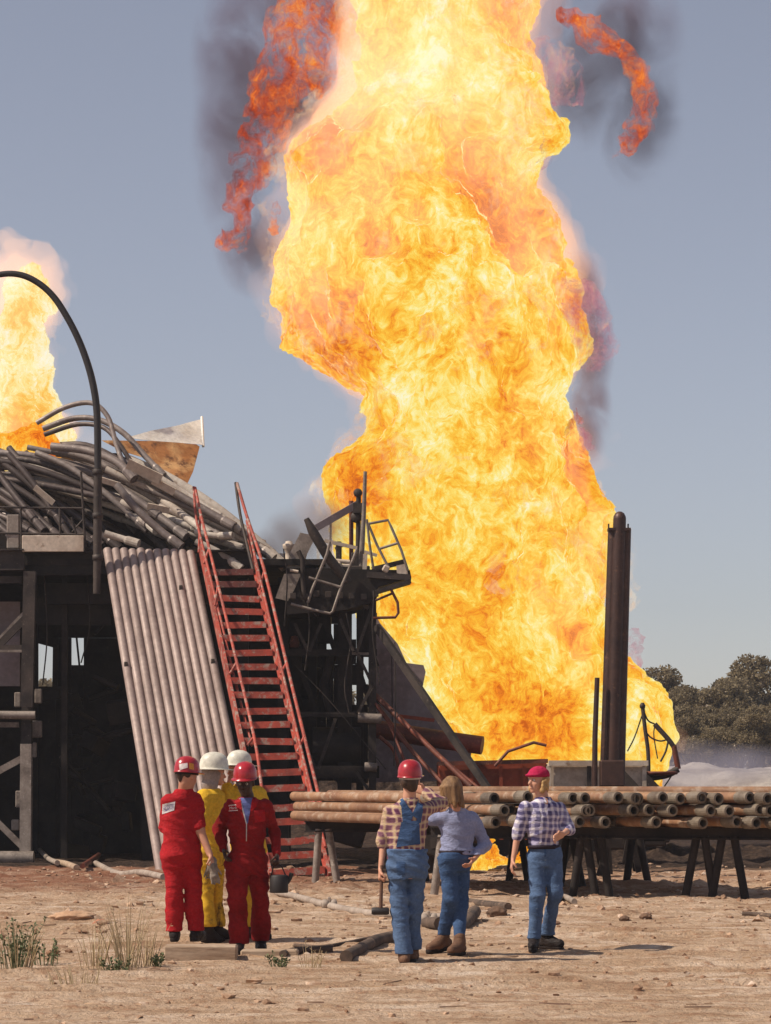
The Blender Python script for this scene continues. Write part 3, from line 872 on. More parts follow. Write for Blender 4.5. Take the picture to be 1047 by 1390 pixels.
# deck edge with its rail
part('deck_post', m_grey, lambda q: q.box(P(18.5, 722, D0 + .1), (.25, .2, .68), bevel=.02))
part('kick_plate', m_cream, lambda q: q.box(P(72, 738, D0 - .05), (1.22, .05, .32), bevel=.01))
rail = part('guard_rail', m_dark, lambda q: (q.tube([P(-120, 687, D0), P(113, 690, D0)], .022, 8), q.tube([P(-120, 722, D0), P(113, 725.5, D0)], .022, 8)))
for x0, y0, x1, y1 in ((28, 688, 29, 748), (81, 689, 82, 728), (110, 640, 116, 748), (97, 702, 104, 727), (-40, 688, -40, 748)):
    part('rail_post', m_dark, T([(x0, y0, D0), (x1, y1, D0)], .024, 8))
part('rail_brace', m_dark, T([(98, 722, D0), (112, 706, D0)], .016, 6))

# ------------------------------------------------------------------ the arching hose and standpipe
hs_ = MB()
ctrl = [(-150, 480), (-95, 420), (-45, 384), (0, 372.5), (28, 373), (52, 384), (73, 403), (92, 432), (108, 464), (120, 497), (127, 525), (131, 552), (132.5, 585), (133, 640)]
def smooth(pts, n=6):
    out = []; P_ = [Vector(q) for q in pts]
    P_ = [P_[0] * 2 - P_[1]] + P_ + [P_[-1] * 2 - P_[-2]]
    for i in range(1, len(P_) - 2):
        for k in range(n):
            s_ = k / n; a, b_, c_, d_ = P_[i - 1:i + 3]
            out.append(0.5 * ((2 * b_) + (c_ - a) * s_ + (2 * a - 5 * b_ + 4 * c_ - d_) * s_ ** 2 + (3 * b_ - a - 3 * c_ + d_) * s_ ** 3))
    out.append(P_[-2]); return out
Dh = 51.7
pts = smooth([P(x, y, Dh) for x, y in ctrl])
hs_root = thing('kelly_hose', P(133, 800, Dh), 'thin black hose arching over the top left of the rig and dropping to the deck', 'hose')
hs_.tube(pts, [0.055 + 0.015 * min(1, i / 60) for i in range(len(pts))], 12); hs_.build('hose', m_rubber, hs_root)
q = MB(); q.tube([P(133, 636, Dh), P(132.5, 720, Dh), P(131.5, 806, Dh)], [0.082, 0.085, 0.075], 12); q.build('standpipe', m_dark, hs_root)
q = MB()
for yy in (641, 700, 757): q.lathe(P(132.8, yy, Dh), [(.06, -.06), (.105, -.05), (.105, .05), (.06, .06)], 12)
q.build('coupling', m_dark, hs_root)

# ------------------------------------------------------------------ ramp of steel pipes
ramp_root = thing('pipe_ramp', G(270, 1184), 'leaning ramp of eleven pale steel pipes from the drill floor to the dirt', 'ramp')
N = 11
for i in range(N):
    s_ = (i + .5) / N
    a = P(140 + 124 * s_, 746 + 4 * s_ + rr.uniform(-1, 1), D0 - .25)
    b_ = P(211 + 143 * s_, HOR + CAMH * F / 47.3, 47.3); b_.z = .0
    r0 = 0.0825
    q = MB()
    mid = (a + b_) / 2 + Vector((0, 0, rr.uniform(-.008, .004)))
    q.tube([a, a.lerp(mid, .5), mid, mid.lerp(b_, .5), b_ + (b_ - a).normalized() * .15], r0, 16)
    pp = q.build('pipe', m_ramp, ramp_root)
    if i in (0, 8, 10):
        w = MB(); c_ = a.lerp(b_, {0: .385, 8: .13, 10: .37}[i]); w.box(c_ + Vector((0, -.09, 0.03)), (.07, .05, .10), bevel=.015); w.build('lug', m_dark, pp)
q = MB(); q.beam(P(138, 752, D0 + .0), P(268, 757, D0 + .0), .16, .14); q.build('head_beam', m_dark, ramp_root)
q = MB(); q.beam(P(176, 965, D0 - 1.0), P(300, 967, D0 - 1.2), .12, .12); q.build('back_beam', m_char, ramp_root)

# ------------------------------------------------------------------ red stairs
st_root = thing('metal_stairs', G(410, 1190), 'steep battered red steel stairs beside the pipe ramp', 'stairs')
Rt = P(341, 748, 52.0); Rb = Vector((P(447, 1191, gD(1191)).x, gD(1191), gz_at(-.9, 44) - .02))
def on_s(side, s_, up=0.0):
    p_ = Rt.lerp(Rb, s_)
    return p_ + Vector((-0.98 * side, 0, up))
for sd, mt in ((0, m_red), (1, m_red)):
    q = MB()
    a = on_s(sd, -0.01); b_ = on_s(sd, 1.0)
    q.beam(a, b_, .05, .22); q.beam(a + Vector((0.03 * (1 if sd else -1), 0, 0)), b_ + Vector((0.03 * (1 if sd else -1), 0, 0)), .055, .025)
    q.build('stringer', mt, st_root)
NT = 22
for i in range(NT):
    s_ = (i + 0.55) / NT
    if i == 0: continue
    c_ = (on_s(0, s_) + on_s(1, s_)) / 2 + Vector((0, 0, rr.uniform(-.015, .015)))
    tilt = rr.uniform(-.035, .035) + (0.09 if i > 14 else 0) * (i - 14) / 8
    R = Euler((rr.uniform(-.05, .03), -tilt, 0)).to_matrix()
    bow = 0.05 if i in (17, 19) else 0.0
    q = MB(); n = 8 if bow else 2
    xs = [(-.45 + .9 * k / (n - 1)) for k in range(n)]
    for k in range(n - 1):
        za = -bow * (1 - (xs[k] / .45) ** 2); zb = -bow * (1 - (xs[k + 1] / .45) ** 2)
        m0 = c_ + R @ Vector(((xs[k] + xs[k + 1]) / 2, 0, (za + zb) / 2))
        q.box(m0, (xs[k + 1] - xs[k] + .001, .25, .02), R)
    tr = q.build('tread', m_grate, st_root)
    q = MB()
    for k in range(n - 1):
        za = -bow * (1 - (xs[k] / .45) ** 2); zb = -bow * (1 - (xs[k + 1] / .45) ** 2)
        m0 = c_ + R @ Vector(((xs[k] + xs[k + 1]) / 2, 0, (za + zb) / 2))
        q.box(m0 + R @ Vector((0, -.14, -.036)), (xs[k + 1] - xs[k] + .001, .03, .12), R)
    q.build('nosing', m_redold if i < 3 else m_red, tr)
def rail_(pts, r=.026, nm='handrail', mt=None):
    q = MB(); q.tube(smooth([P(*a) for a in pts], 4), r, 8); return q.build(nm, mt or m_red, st_root)
rail_([(322, 656, 52.7), (335, 700, 52.0), (359, 774, 50.7), (389, 900, 48.6), (434, 1085, 45.4), (450, 1150, 44.3)], .033)
rail_([(335, 707, 52.1), (359, 809, 50.3), (379, 893, 48.8), (424, 1078, 45.5), (442, 1150, 44.3)], .026)
rail_([(320, 655, 52.7), (324, 685, 52.5), (329, 712, 52.2), (344, 775, 51.3)], .030, mt=m_dark)
rail_([(265, 662, 52.7), (273, 700, 52.1), (284, 744, 51.2), (319, 888, 48.8), (345, 1000, 46.8), (354, 1058, 45.9), (360, 1110, 45)], .030)
rail_([(263, 661, 52.7), (266, 700, 52.2), (273, 732, 51.7), (300, 842, 49.9), (316, 912, 48.8), (342, 1012, 47)], .026)
for (x0, y0, x1, y1, s0) in ((296, 795, 292, 822, 50.3), (321, 900, 312, 915, 48.6), (345, 1000, 336, 1012, 46.9), (359, 775, 352, 800, 50.8), (389, 900, 381, 915, 48.6), (413, 1000, 404, 1020, 46.8), (434, 1085, 424, 1100, 45.4), (284, 744, 277, 765, 51.4), (337, 705, 338, 745, 52.2), (272, 700, 270, 750, 52.2), (450, 1150, 446, 1178, 44.3), (360, 1108, 356, 1130, 45.)):
    q = MB(); q.tube([P(x0, y0, s0), P(x1, y1, s0 - .15)], .024, 8); q.build('rail_post', m_red, st_root)

# ------------------------------------------------------------------ heap of bent drill pipe on the drill floor
def ridge(x):
    return np.interp(x, [0, 60, 110, 150, 200, 250, 300, 345, 390], [606, 592, 590, 600, 625, 655, 692, 725, 765])
def add_pipe(pts, r, mat, label, name='drill_pipe', group='bent drill pipes heaped on the drill floor', joint=True, n=10):
    pw = smooth([P(*a) for a in pts], 5)
    root_ = thing(name, pw[-1], label, 'pipe', group)
    q = MB(); q.tube(pw, r, n); q.build('pipe_body', mat, root_)
    if joint:
        d = (pw[-1] - pw[-2]).normalized()
        q = MB()
        e = pw[-1]
        q.lathe(e - d * .30, [(r * .98, 0), (r * 1.26, .05), (r * 1.26, .31), (r * .74, .312), (r * .72, .22), (0.001, .22)], 12, d, smooth=False)
        q.build('tool_joint', mat, root_)
    return root_
R3 = random.Random(21)
def heap_pipe(xs, ys_, xe, ye, Dd, bow, r, mat, lb, grp, straight=False):
    pts = []
    for k in range(5):
        f_ = k / 4; x = xs + (xe - xs) * f_; y = ys_ + (ye - ys_) * f_ - bow * math.sin(math.pi * f_ ** .8)
        y = max(y, float(ridge(x)) + r * 66 * .5)
        pts.append((x, y, Dd + .7 * (1 - f_)))
    o_ = add_pipe(pts, r, mat, lb, group=grp)
    if R3.random() < .6:      # a joint part way along
        f_ = R3.uniform(.45, .8); i = int(f_ * 4); a = P(*pts[i]); b_ = P(*pts[min(4, i + 1)]); d = (b_ - a).normalized(); c_ = a.lerp(b_, f_ * 4 - i)
        q = MB(); q.lathe(c_ - d * .14, [(r * .9, 0), (r * 1.24, .04), (r * 1.24, .24), (r * .9, .28)], 10, d, smooth=False); q.build('mid_joint', mat, o_)
LAB = {'low': 'dark sooty pipe low in the heap, half hidden by the others', 'left': 'scorched pipe left of the standpipe, curving down out of the flame', 'mid': 'bent grey drill pipe in the middle of the tangled heap', 'pale': 'pale ash-coated pipe among the grey ones right of the standpipe', 'fan': 'grey pipe slanting down right of the standpipe towards the ramp top', 'ridgep': 'grey pipe just under the ridge of the heap'}
GRP = {'low': 'dark pipes low in the heap', 'left': 'scorched pipes left of the standpipe', 'mid': 'bent grey pipes in the heap', 'pale': 'pale pipes in the heap', 'fan': 'slanting pipes right of the standpipe', 'ridgep': 'pipes under the ridge of the heap'}
n_h = 84
for i in range(n_h):
    u = i / n_h
    kind = R3.random()
    Dd = 56.8 - 3.2 * R3.random()
    r = R3.choice((.058, .066, .072, .078))
    xs = R3.uniform(-60, 95); ys_ = R3.uniform(604, 655)
    if u < .22:
        xe = R3.uniform(45, 150); ye = R3.uniform(735, 750); mat = m_pipeD; key = 'left'; bow = R3.uniform(0, 16); xs = R3.uniform(-70, 40); Dd = 54 + R3.uniform(-.8, 1.5)
    elif u < .60:
        xe = R3.uniform(150, 300); re = float(ridge(xe)); ye = re + (748 - re) * R3.uniform(.35, 1); mat = m_pipeA if R3.random() < .7 else m_pipeD; key = 'mid' if mat is m_pipeA else 'low'; bow = R3.uniform(6, 30)
    else:
        xe = R3.uniform(240, 372); re = float(ridge(xe)); ye = re + (750 - re) * R3.uniform(.1, .9); mat = m_pipeA if R3.random() < .6 else m_pipeB; key = 'ridgep' if mat is m_pipeA else 'pale'; bow = R3.uniform(8, 30)
    heap_pipe(xs, ys_, xe, ye, Dd, bow, r, mat, LAB[key], GRP[key])
for i in range(30):
    xs = R3.uniform(140, 235); f_ = R3.random(); rs_ = float(ridge(xs)); ys_ = rs_ + 10 + (700 - rs_) * f_ * .9
    sl_ = R3.uniform(.28, .75); ye = R3.uniform(705, 748); xe = min(372, xs + (ye - ys_) / sl_)
    ye = max(ye, float(ridge(xe)) + 8)
    if ye <= ys_ + 4: continue
    mat = m_pipeA if R3.random() < .55 else m_pipeB
    heap_pipe(xs, ys_, xe, ye, 53.6 + R3.uniform(-.7, .5), R3.uniform(-3, 4), R3.choice((.066, .074, .08)), mat, LAB['fan' if mat is m_pipeA else 'pale'], GRP['fan' if mat is m_pipeA else 'pale'])
for i in range(12):
    xs = R3.uniform(-60, 20); xe = xs + R3.uniform(60, 110); ys_ = R3.uniform(640, 700); ye = min(748, ys_ + R3.uniform(40, 80))
    heap_pipe(xs, ys_, xe, ye, 53.4 + R3.uniform(-.3, .5), R3.uniform(-2, 8), .07, m_pipeD if R3.random() < .7 else m_pipeA, LAB['left'], GRP['left'])
# individual ones one can point to
add_pipe([(50, 574, 54.5), (88, 553, 54.4), (124, 547, 54.3), (146, 565, 54.2), (157, 600, 54.0), (170, 638, 53.8)], .052, m_pipeA, 'thin pipe looping highest over the heap, just left of the white scorched sheet', group='pipes looping above the heap', joint=False)
add_pipe([(58, 582, 55.0), (100, 568, 55), (135, 570, 54.8), (168, 588, 54.6), (196, 618, 54.4), (222, 645, 54.2)], .062, m_pipeA, 'second pipe looping over the heap, curving down in front of the scorched sheet', group='pipes looping above the heap')
add_pipe([(60, 590, 54.4), (105, 576, 54.4), (140, 580, 54.2), (160, 600, 54), (180, 630, 53.9)], .05, m_pipeD, 'dark pipe of the lowest loop beside the standpipe', group='pipes looping above the heap', joint=False)
add_pipe([(70, 606, 54.2), (120, 612, 54), (160, 628, 53.8), (182, 650, 53.6)], .085, m_pipeA, 'thick grey pipe ending in a round bright open end near the standpipe')
add_pipe([(158, 658, 52.8), (185, 690, 52.7), (215, 718, 52.6), (246, 742, 52.5)], .078, m_pipeA, 'pipe crossing the others diagonally down to the ramp top')
add_pipe([(175, 625, 54.6), (230, 650, 54.4), (290, 688, 54.0), (340, 728, 53.7), (388, 770, 53.5)], .115, m_pipeB, 'thick cream pipe lying along the sunlit ridge of the heap down to the vent cap', joint=False, n=14)
add_pipe([(185, 640, 54.2), (225, 668, 54), (270, 700, 53.6), (325, 735, 53.4)], .10, m_pipeB, 'cream pipe just below the thickest one, ending by the stairs')
add_pipe([(142, 724, 52.5), (165, 731, 52.5), (188, 738, 52.4)], .07, m_pipeB, 'short straight pale pipe lying above the left end of the ramp')
add_pipe([(266, 735, 52.9), (300, 752, 52.8), (327, 772, 52.7)], .075, m_pipeB, 'short pipe poking out under the heap between the stair rails')
add_pipe([(265, 722, 52.9), (292, 727, 52.8), (315, 727, 52.7)], .06, m_pipeB, 'short level pipe end showing between the stair rails')

for i, (x, y, w, h_, a_) in enumerate(((196, 640, .75, .22, .45), (222, 660, .5, .16, .5), (215, 690, .45, .14, .2), (60, 672, .5, .12, .7), (150, 655, .4, .12, .3), (268, 690, .45, .14, .55))):
    q = MB(); q.box(P(x, y, 53.1 + .1 * i), (w, .03, h_), Euler((.5, a_, 0)).to_matrix()); q.box(P(x, y, 53.16 + .1 * i), (w * .9, .03, .04), Euler((.5, a_, 0)).to_matrix())
    tag(q.build('twisted_plate', m_cream), ['largest cream steel scrap on the heap, left of the scorched sheet', 'cream steel scrap on the heap below the scorched sheet', 'small cream scrap in the middle of the heap', 'pale scrap among the dark pipes left of the standpipe', 'small pale scrap just right of the standpipe', 'cream scrap on the heap beside the left stair rail'][i], 'scrap plate', 'steel scraps on the heap')
# the torn sheet sticking up behind the heap
for kk_, wd in (('left', 'scorched pipe left of the standpipe, its lower end {}'), ('mid', 'grey pipe in the middle of the heap, lower end {}'), ('low', 'dark sooty pipe inside the heap, lower end {}'), ('pale', 'pale ash-coated pipe of the heap, lower end {}'), ('fan', 'grey pipe slanting down right of the standpipe, end {}'), ('ridgep', 'grey pipe under the ridge of the heap, end {}')):
    number_labels([o for o in COL.objects if o.get('group') == GRP[kk_] and o.type == 'EMPTY'], wd)
hb = MB()  # dark slabs added behind the heap; shade in its gaps put into colour
for i in range(26):
    x = -60 + i * 17.5; re = float(ridge(x)) + 16
    hb.box((P(x, re, 57.9) + P(x, 752, 57.9)) / 2, (.34, .3 + .2 * R3.random(), (752 - re) * 57.9 / F), Euler((0, R3.uniform(-.03, .03), 0)).to_matrix())
tag(hb.build('dark_backing', m_char), 'collapsed blackened mast lying under and behind the heap of pipe', 'wreckage')['kind'] = 'stuff'
sh = thing('metal_sheet', P(225, 640, 57.5), 'torn white sheet sticking up behind the pipe heap, its lower part scorched brown', 'sheet')
def bent_sheet(outl, D, name, mat, seed, thick=.03):
    pts = [P(*a, D + (a[0] - 225) * .012 + (604 - a[1]) * .022) for a in outl]
    bm = bmesh.new(); vs = [bm.verts.new(p_) for p_ in pts]; f_ = bm.faces.new(vs)
    bmesh.ops.triangulate(bm, faces=[f_]); bmesh.ops.subdivide_edges(bm, edges=bm.edges[:], cuts=5, use_grid_fill=True)
    bmesh.ops.triangulate(bm, faces=bm.faces[:])
    bm.verts.index_update()
    V = np.array([q_.co[:] for q_ in bm.verts]); Fc = [[q_.index for q_ in g_.verts] for g_ in bm.faces]; bm.free()
    V[:, 1] += 0.16 * fbm(V * [1.0, 0, 1.0], 3, seed)
    V2 = V.copy(); V2[:, 1] += thick
    # both skins, and a rim
    from collections import Counter
    ec = Counter(tuple(sorted((f2[k], f2[(k + 1) % 3]))) for f2 in Fc for k in range(3))
    n = len(V); q_ = MB()
    faces = Fc + [[a + n for a in reversed(f2)] for f2 in Fc] + [[a, b2, b2 + n, a + n] for (a, b2), c2 in ec.items() if c2 == 1]
    q_.add(np.concatenate([V, V2]), faces)
    return q_.build(name, mat, sh)
bent_sheet([(172, 594), (206, 584), (243, 577), (274, 569), (277, 586), (276.5, 604), (267, 603), (206, 598)], 57.5, 'upper_sheet', m_white, 3)
bent_sheet([(138, 598), (206, 598.3), (267, 603.3), (271, 606), (262, 640), (251, 664), (238, 655), (224, 645), (199, 622), (165, 612)], 57.46, 'scorched_sheet', m_scorch, 4)
q = MB(); q.tube([P(274, 566, 58.9), P(276, 606, 58.1)], .03, 6); q.build('edge_bar', m_white, sh)

# ------------------------------------------------------------------ machinery deck right of the stairs
Dm = 53.0
root = thing('machinery_deck', (P(455, 1075, Dm).x, Dm + 1, 0), 'burnt machinery deck on blackened legs between the stairs and the flames', 'substructure')
part('deck_box', m_char, lambda q: q.slab([P(392, 776, Dm + .6), P(556, 779, Dm + .6), P(558, 789, Dm + .6), P(514, 802, Dm + .6), P(505, 822, Dm + .6), P(470, 832, Dm + .6), P(392, 838, Dm + .6)], 1.9))
part('deck_edge', m_dark, lambda q: q.beam(P(498, 780, Dm - .42), P(557, 784, Dm - .42), .1, .12))
part('deck_edge', m_dark, lambda q: q.beam(P(511, 803, Dm - .42), P(558, 789, Dm - .42), .1, .08))
for x0, x1, y0, y1, mt, dd in ((397, 410, 835, 1090, m_char, 1.6), (419, 431, 835, 1095, m_char, 1.2), (437, 444, 835, 980, m_char, 1.8), (459, 478, 830, 1090, m_char, .6), (484, 494, 825, 1075, m_char, .9), (501, 511, 800, 1082, m_dark, 0)):
    part('leg', mt, B(((x0 + x1) / 2, y0, Dm + dd), ((x0 + x1) / 2 + (x1 - 511) * .02, y1, Dm + dd), (x1 - x0) / 68, .2))
for y0, x0, x1, hgt in ((886, 388, 512, .13), (970, 400, 512, .10), (1048, 400, 515, .25), (1085, 400, 520, .3)):
    part('cross_beam', m_char, B((x0, y0, Dm + .3), (x1, y0, Dm + .3), .14, hgt))
part('cross_beam', m_grey, B((478, 887, Dm - .05), (510, 888, Dm - .05), .05, .05))
part('cross_beam', m_dark, B((425, 968, Dm - .05), (488, 969, Dm - .05), .04, .03))
part('cross_pipe', m_grey, T([(486, 974, Dm - .2), (518, 976, Dm - .2)], .10, 12))
part('cross_pipe', m_grey, T([(495, 1041, Dm - .2), (512, 1042, Dm - .2)], .09, 12))
def lattice(q):
    for a, b_ in (((446, 888), (470, 965)), ((478, 890), (462, 968)), ((496, 860), (512, 905)), ((496, 930), (514, 960)), ((440, 840), (455, 885)), ((400, 890), (430, 965)), ((485, 900), (505, 965)), ((430, 1000), (470, 1080))):
        q.beam(P(*a, Dm + .9), P(*b_, Dm + .9), .13, .1)
part('lattice', m_char, lattice)
def plating(q):
    Db = Dm + 2.6
    for x0, y0, x1, y1 in ((392, 832, 430, 1060), (430.3, 832, 444, 848), (444.3, 832, 469, 847), (453, 847.3, 469, 902), (430.3, 848.3, 443, 1060), (443.3, 886, 452.7, 1060), (453, 902.3, 462, 1060), (462.3, 962, 500, 1020), (470, 902.3, 476, 961.7), (469.3, 838, 472, 902), (484, 832, 512, 892), (472.3, 868, 483.7, 902), (476.3, 902.3, 484, 930), (484.3, 892.3, 490, 961), (500.3, 892.3, 512, 1060), (462.3, 1030, 500, 1060)):
        a = P(x0, y1, Db); c_ = P(x1, y0, Db); q.box((a + c_) / 2, (c_.x - a.x, .06, c_.z - a.z))
part('back_plating', m_char, plating)
def drums(q):
    q.tube([P(425, 1015, Dm + .8), P(490, 1015, Dm + .8)], .42, 16)
    q.tube([P(395, 920, Dm + 2.), P(435, 930, Dm + 2.)], .35, 16)
    q.box(P(412, 1060, Dm + 1.4), (.6, .8, .9)); q.box(P(488, 1010, Dm + 1.4), (.35, .5, 1.6)); q.box(P(420, 850, Dm + 1.6), (.9, .6, .7)); q.box(P(470, 925, Dm + 1.8), (.25, .3, 1.4)); q.box(P(500, 850, Dm + 1.3), (.25, .3, 1.)); q.box(P(409, 1000, Dm + 2.2), (.4, .3, 1.6))
    q.tube([P(452, 885, Dm + .7), P(440, 930, Dm + .7), P(452, 975, Dm + .7)], .10, 8)
part('winch_and_drums', m_char, drums)
part('counterweight', m_redbrown, lambda q: q.lathe(P(400, 872, Dm + .7), [(.001, -.1), (.09, -.1), (.1, 0), (.07, .12), (.001, .14)], 12))
# upper works
for x0, y0, x1, y1, w in ((400, 800, 430, 836, .09), (440, 800, 430, 836, .09), (470, 800, 500, 826, .09), (505, 826, 484, 886, .07), (462, 840, 480, 884, .07), (400, 846, 418, 884, .08), (436, 846, 420, 884, .08), (486, 888, 506, 930, .07), (506, 930, 486, 968, .07), (402, 975, 428, 1044, .09), (456, 975, 432, 1044, .09), (484, 1048, 508, 1084, .09)):
    part('brace', m_dark, B((x0, y0, Dm - .15), (x1, y1, Dm - .15), w, .06))
for x in range(398, 512, 16):
    part('rivet_plate', m_dark, lambda q: q.box(P(x, 806 + (x % 5), Dm - .38), (.12, .03, .12), bevel=.01))
part('wind_wall', m_grey, lambda q: q.slab([P(408, 723, Dm - .2), P(429, 728, Dm - .2), P(417, 752, Dm - .2), P(411, 777, Dm - .2), P(388, 776, Dm - .2), P(394, 750, Dm - .2)], .04))
part('wind_wall', m_grey, lambda q: q.slab([P(386, 779, Dm - .35), P(409, 779, Dm - .35), P(400, 800, Dm - .35), P(391, 816, Dm - .35), P(374, 812, Dm - .35)], .04))
part('wind_wall', m_char, lambda q: q.slab([P(411, 778, Dm - .1), P(424, 790, Dm - .1), P(404, 832, Dm - .1), P(388, 825, Dm - .1)], .04))
part('post', m_dark, T([(405, 748, Dm - .4), (411, 760, Dm - .4), (411, 780, Dm - .4), (413, 812, Dm - .4)], .05))
part('fallen_pole', m_dark, T([(416, 704, Dm - .7), (425, 722, Dm - .7), (446, 757, Dm - .6), (472, 790, Dm - .5)], [.055, .10, .10, .09], 12))
part('fallen_beam', m_mauve, B((429, 717, Dm + .4), (486, 684, Dm + .6), .16, .14))
part('mast_pole', m_grey, T([(496, 640, Dm + .3), (494, 700, Dm + .3), (490, 772, Dm + .3)], [.035, .045, .06], 10))
part('mast_pole', m_dark, T([(487, 670, Dm + .5), (486, 770, Dm + .5)], .05))
part('mast_pole', m_redbrown, T([(477, 680, Dm + .7), (477, 770, Dm + .7)], .045))
part('sheave', m_dark, lambda q: q.lathe(P(486, 669, Dm + .4), [(.001, -.04), (.07, -.04), (.09, 0), (.07, .04), (.001, .04)], 14, (0, 1, 0)))
part('sheave', m_dark, lambda q: (q.lathe(P(484, 702, Dm + .4), [(.001, -.04), (.10, -.04), (.12, 0), (.10, .04), (.001, .04)], 14, (0, 1, 0)), q.box(P(487, 690, Dm + .4), (.22, .2, .2))))
part('upright', m_white, B((432, 733, Dm + .3), (432, 777, Dm + .3), .06, .06))
part('upright', m_cream, B((449, 711, Dm + .5), (449, 777, Dm + .5), .045, .045))
part('upright', m_cream, B((496, 752, Dm + .1), (495, 777, Dm + .1), .09, .05))
part('top_beam', m_cream, B((441, 734, Dm + .2), (485, 744, Dm + .2), .06, .07))
part('top_beam', m_cream, B((495, 749, Dm + .2), (512, 754, Dm + .2), .05, .06))
part('manifold', m_cream, lambda q: (q.box(P(448, 768, Dm + .2), (.45, .2, .16), bevel=.03), q.box(P(468, 770, Dm + .25), (.25, .2, .12), bevel=.02), q.tube([P(440, 760, Dm + .2), P(475, 763, Dm + .2)], .045, 8)))
part('valve_block', m_dark, lambda q: (q.box(P(460, 752, Dm + .4), (.12, .12, .5), bevel=.02), q.box(P(482, 762, Dm + .4), (.16, .12, .35), bevel=.02), q.box(P(472, 772, Dm + .3), (.9, .3, .10), bevel=.02), q.tube([P(455, 745, Dm + .4), P(466, 740, Dm + .4)], .03, 8)))
for pts in ([(448, 735), (444, 752), (424, 800), (418, 818)], [(485, 744), (480, 758), (462, 800), (452, 830), (448, 833), (434, 830), (395, 820)], [(419, 784), (462, 797)], [(394, 774), (405, 776)]):
    part('bent_rail', m_grey if pts[0][0] != 394 else m_cream, T([(x, y, Dm - .8) for x, y in pts], .028, 8))
for pts in ([(500, 711), (527, 706), (532, 717), (545, 747), (554, 775)], [(500, 711), (512, 740), (528, 771)], [(515, 745), (541, 737)], [(498, 705), (502, 740), (507, 772)]):
    part('guard_rail', m_grey, T([(x, y, Dm - .4) for x, y in pts], .026, 8))
part('guard_rail', m_redbrown, T([(531, 800, Dm - .4), (540, 818, Dm - .4), (541, 832, Dm - .4), (537, 838, Dm - .4), (505, 839, Dm - .4)], .028, 8))
part('guard_rail', m_redbrown, T([(534, 805, Dm - .4), (510, 815, Dm - .4)], .024, 8))
part('toe_plate', m_dark, B((505, 773, Dm - .3), (551, 762, Dm - .3), .04, .10))
part('toe_plate', m_cream, lambda q: q.slab([P(538, 768, Dm - .38), P(552, 765, Dm - .38), P(554, 781, Dm - .38), P(539, 778, Dm - .38)], .04))
part('rag', m_cream, lambda q: q.box(P(524, 772, Dm - .45), (.13, .1, .14), Euler((.2, .5, .1)).to_matrix(), bevel=.04))
q = MB(); q.lathe(P(392, 764, Dm + .1), [(.13, 0), (.12, .03), (.07, .06), (.065, .22), (.10, .26), (.12, .33), (.12, .37), (.07, .39), (.06, .43), (.001, .44)], 16)
vc = q.build('vent_cap', m_cream); tag(vc, 'short cream mushroom-shaped vent standing at the right foot of the pipe heap', 'vent')
for pts in ([(400, 902), (455, 960), (524, 1044)], [(418, 818), (420, 860), (414, 910)], [(470, 832), (476, 870), (468, 930), (474, 968)], [(508, 802), (506, 860), (516, 930)], [(536, 872), (537, 960), (535, 1040)], [(385, 745), (390, 790), (386, 850)]):
    part('cable', m_dark, lambda q: q.tube(smooth([P(x, y, Dm - .7) for x, y in pts], 5), .013, 6))
for pts in ([(135, 756), (150, 790), (178, 812), (205, 760)], [(60, 775), (64, 860), (58, 930)], [(118, 780), (122, 850), (110, 900)]):
    q = MB(); q.tube(smooth([P(x, y, D0 + .9) for x, y in pts], 5), .014, 6); tag(q.build('cable', m_dark), {135: 'slack cable hanging behind the top of the pipe ramp', 60: 'cable hanging straight down inside the left opening', 118: 'cable hanging behind the standpipe foot'}[pts[0][0]], 'cable')
# long prop and red braces
def loose(nm, cat, lab, mat, pts, r, n=10, group=None, grd=False):
    q = MB(); q.tube([P(*a) for a in pts], r, n); o_ = q.build(nm, mat); return tag(o_, lab, cat, group)
q = MB(); q.beam(P(511, 850, Dm - .5), P(669, 1080, 51.0), .11, .13); o_ = q.build('prop_beam', m_dark); tag(o_, 'long dark steel prop slanting down from the machinery deck across the flames', 'beam')
br = thing('flare_stair', P(580, 1075, 51.5), 'broken red-brown stair frame slanting down right of the machinery deck', 'stair frame')
for pts, rr_ in (([(510, 944, 53), (560, 992, 52.4), (640, 1068, 51.5)], .055), ([(512, 958, 53), (560, 1020, 52.4), (606, 1068, 51.8)], .045), ([(514, 950, 53), (575, 1008, 52.3), (655, 1074, 51.4)], .035), ([(510, 955, 52.9), (530, 985, 52.7), (552, 1040, 52.3)], .03), ([(515, 1000, 53), (535, 1020, 53), (545, 1060, 53)], .035), ([(610, 1010, 53), (640, 1035, 53), (660, 1062, 53)], .03)):
    q = MB(); q.tube(smooth([P(*a) for a in pts], 4), rr_, 8); q.build('brace', m_redbrown, br)
q = MB(); q.beam(P(541, 972, 53.6), P(590, 978, 53.6), .07, .07); q.build('crosspiece', m_rust, br)
q = MB(); q.tube([P(512, 990, 54.2), P(590, 1003, 54.0), P(655, 1012, 53.8)], .19, 18); q.build('flow_line', m_redbrown, br)
gs = MB()
outl = [(506, 828), (516, 846), (540, 874), (552, 900), (575, 903), (578, 912), (573, 938), (586, 962), (600, 985), (628, 1000), (640, 1020), (636, 1060), (506, 1062)]
gs.slab([P(x, y, 55.5) for x, y in outl], .05)
o_ = gs.build('smoked_panel', m_mauve); tag(o_, 'grey-mauve steel panel standing behind the slanting prop, ragged against the fire', 'panel')
q = MB(); q.tube([P(532, 880, 55.3), P(533, 1000, 55.3)], .012, 6); q.build('seam', m_dark, o_, origin=parent_origin(o_)); 

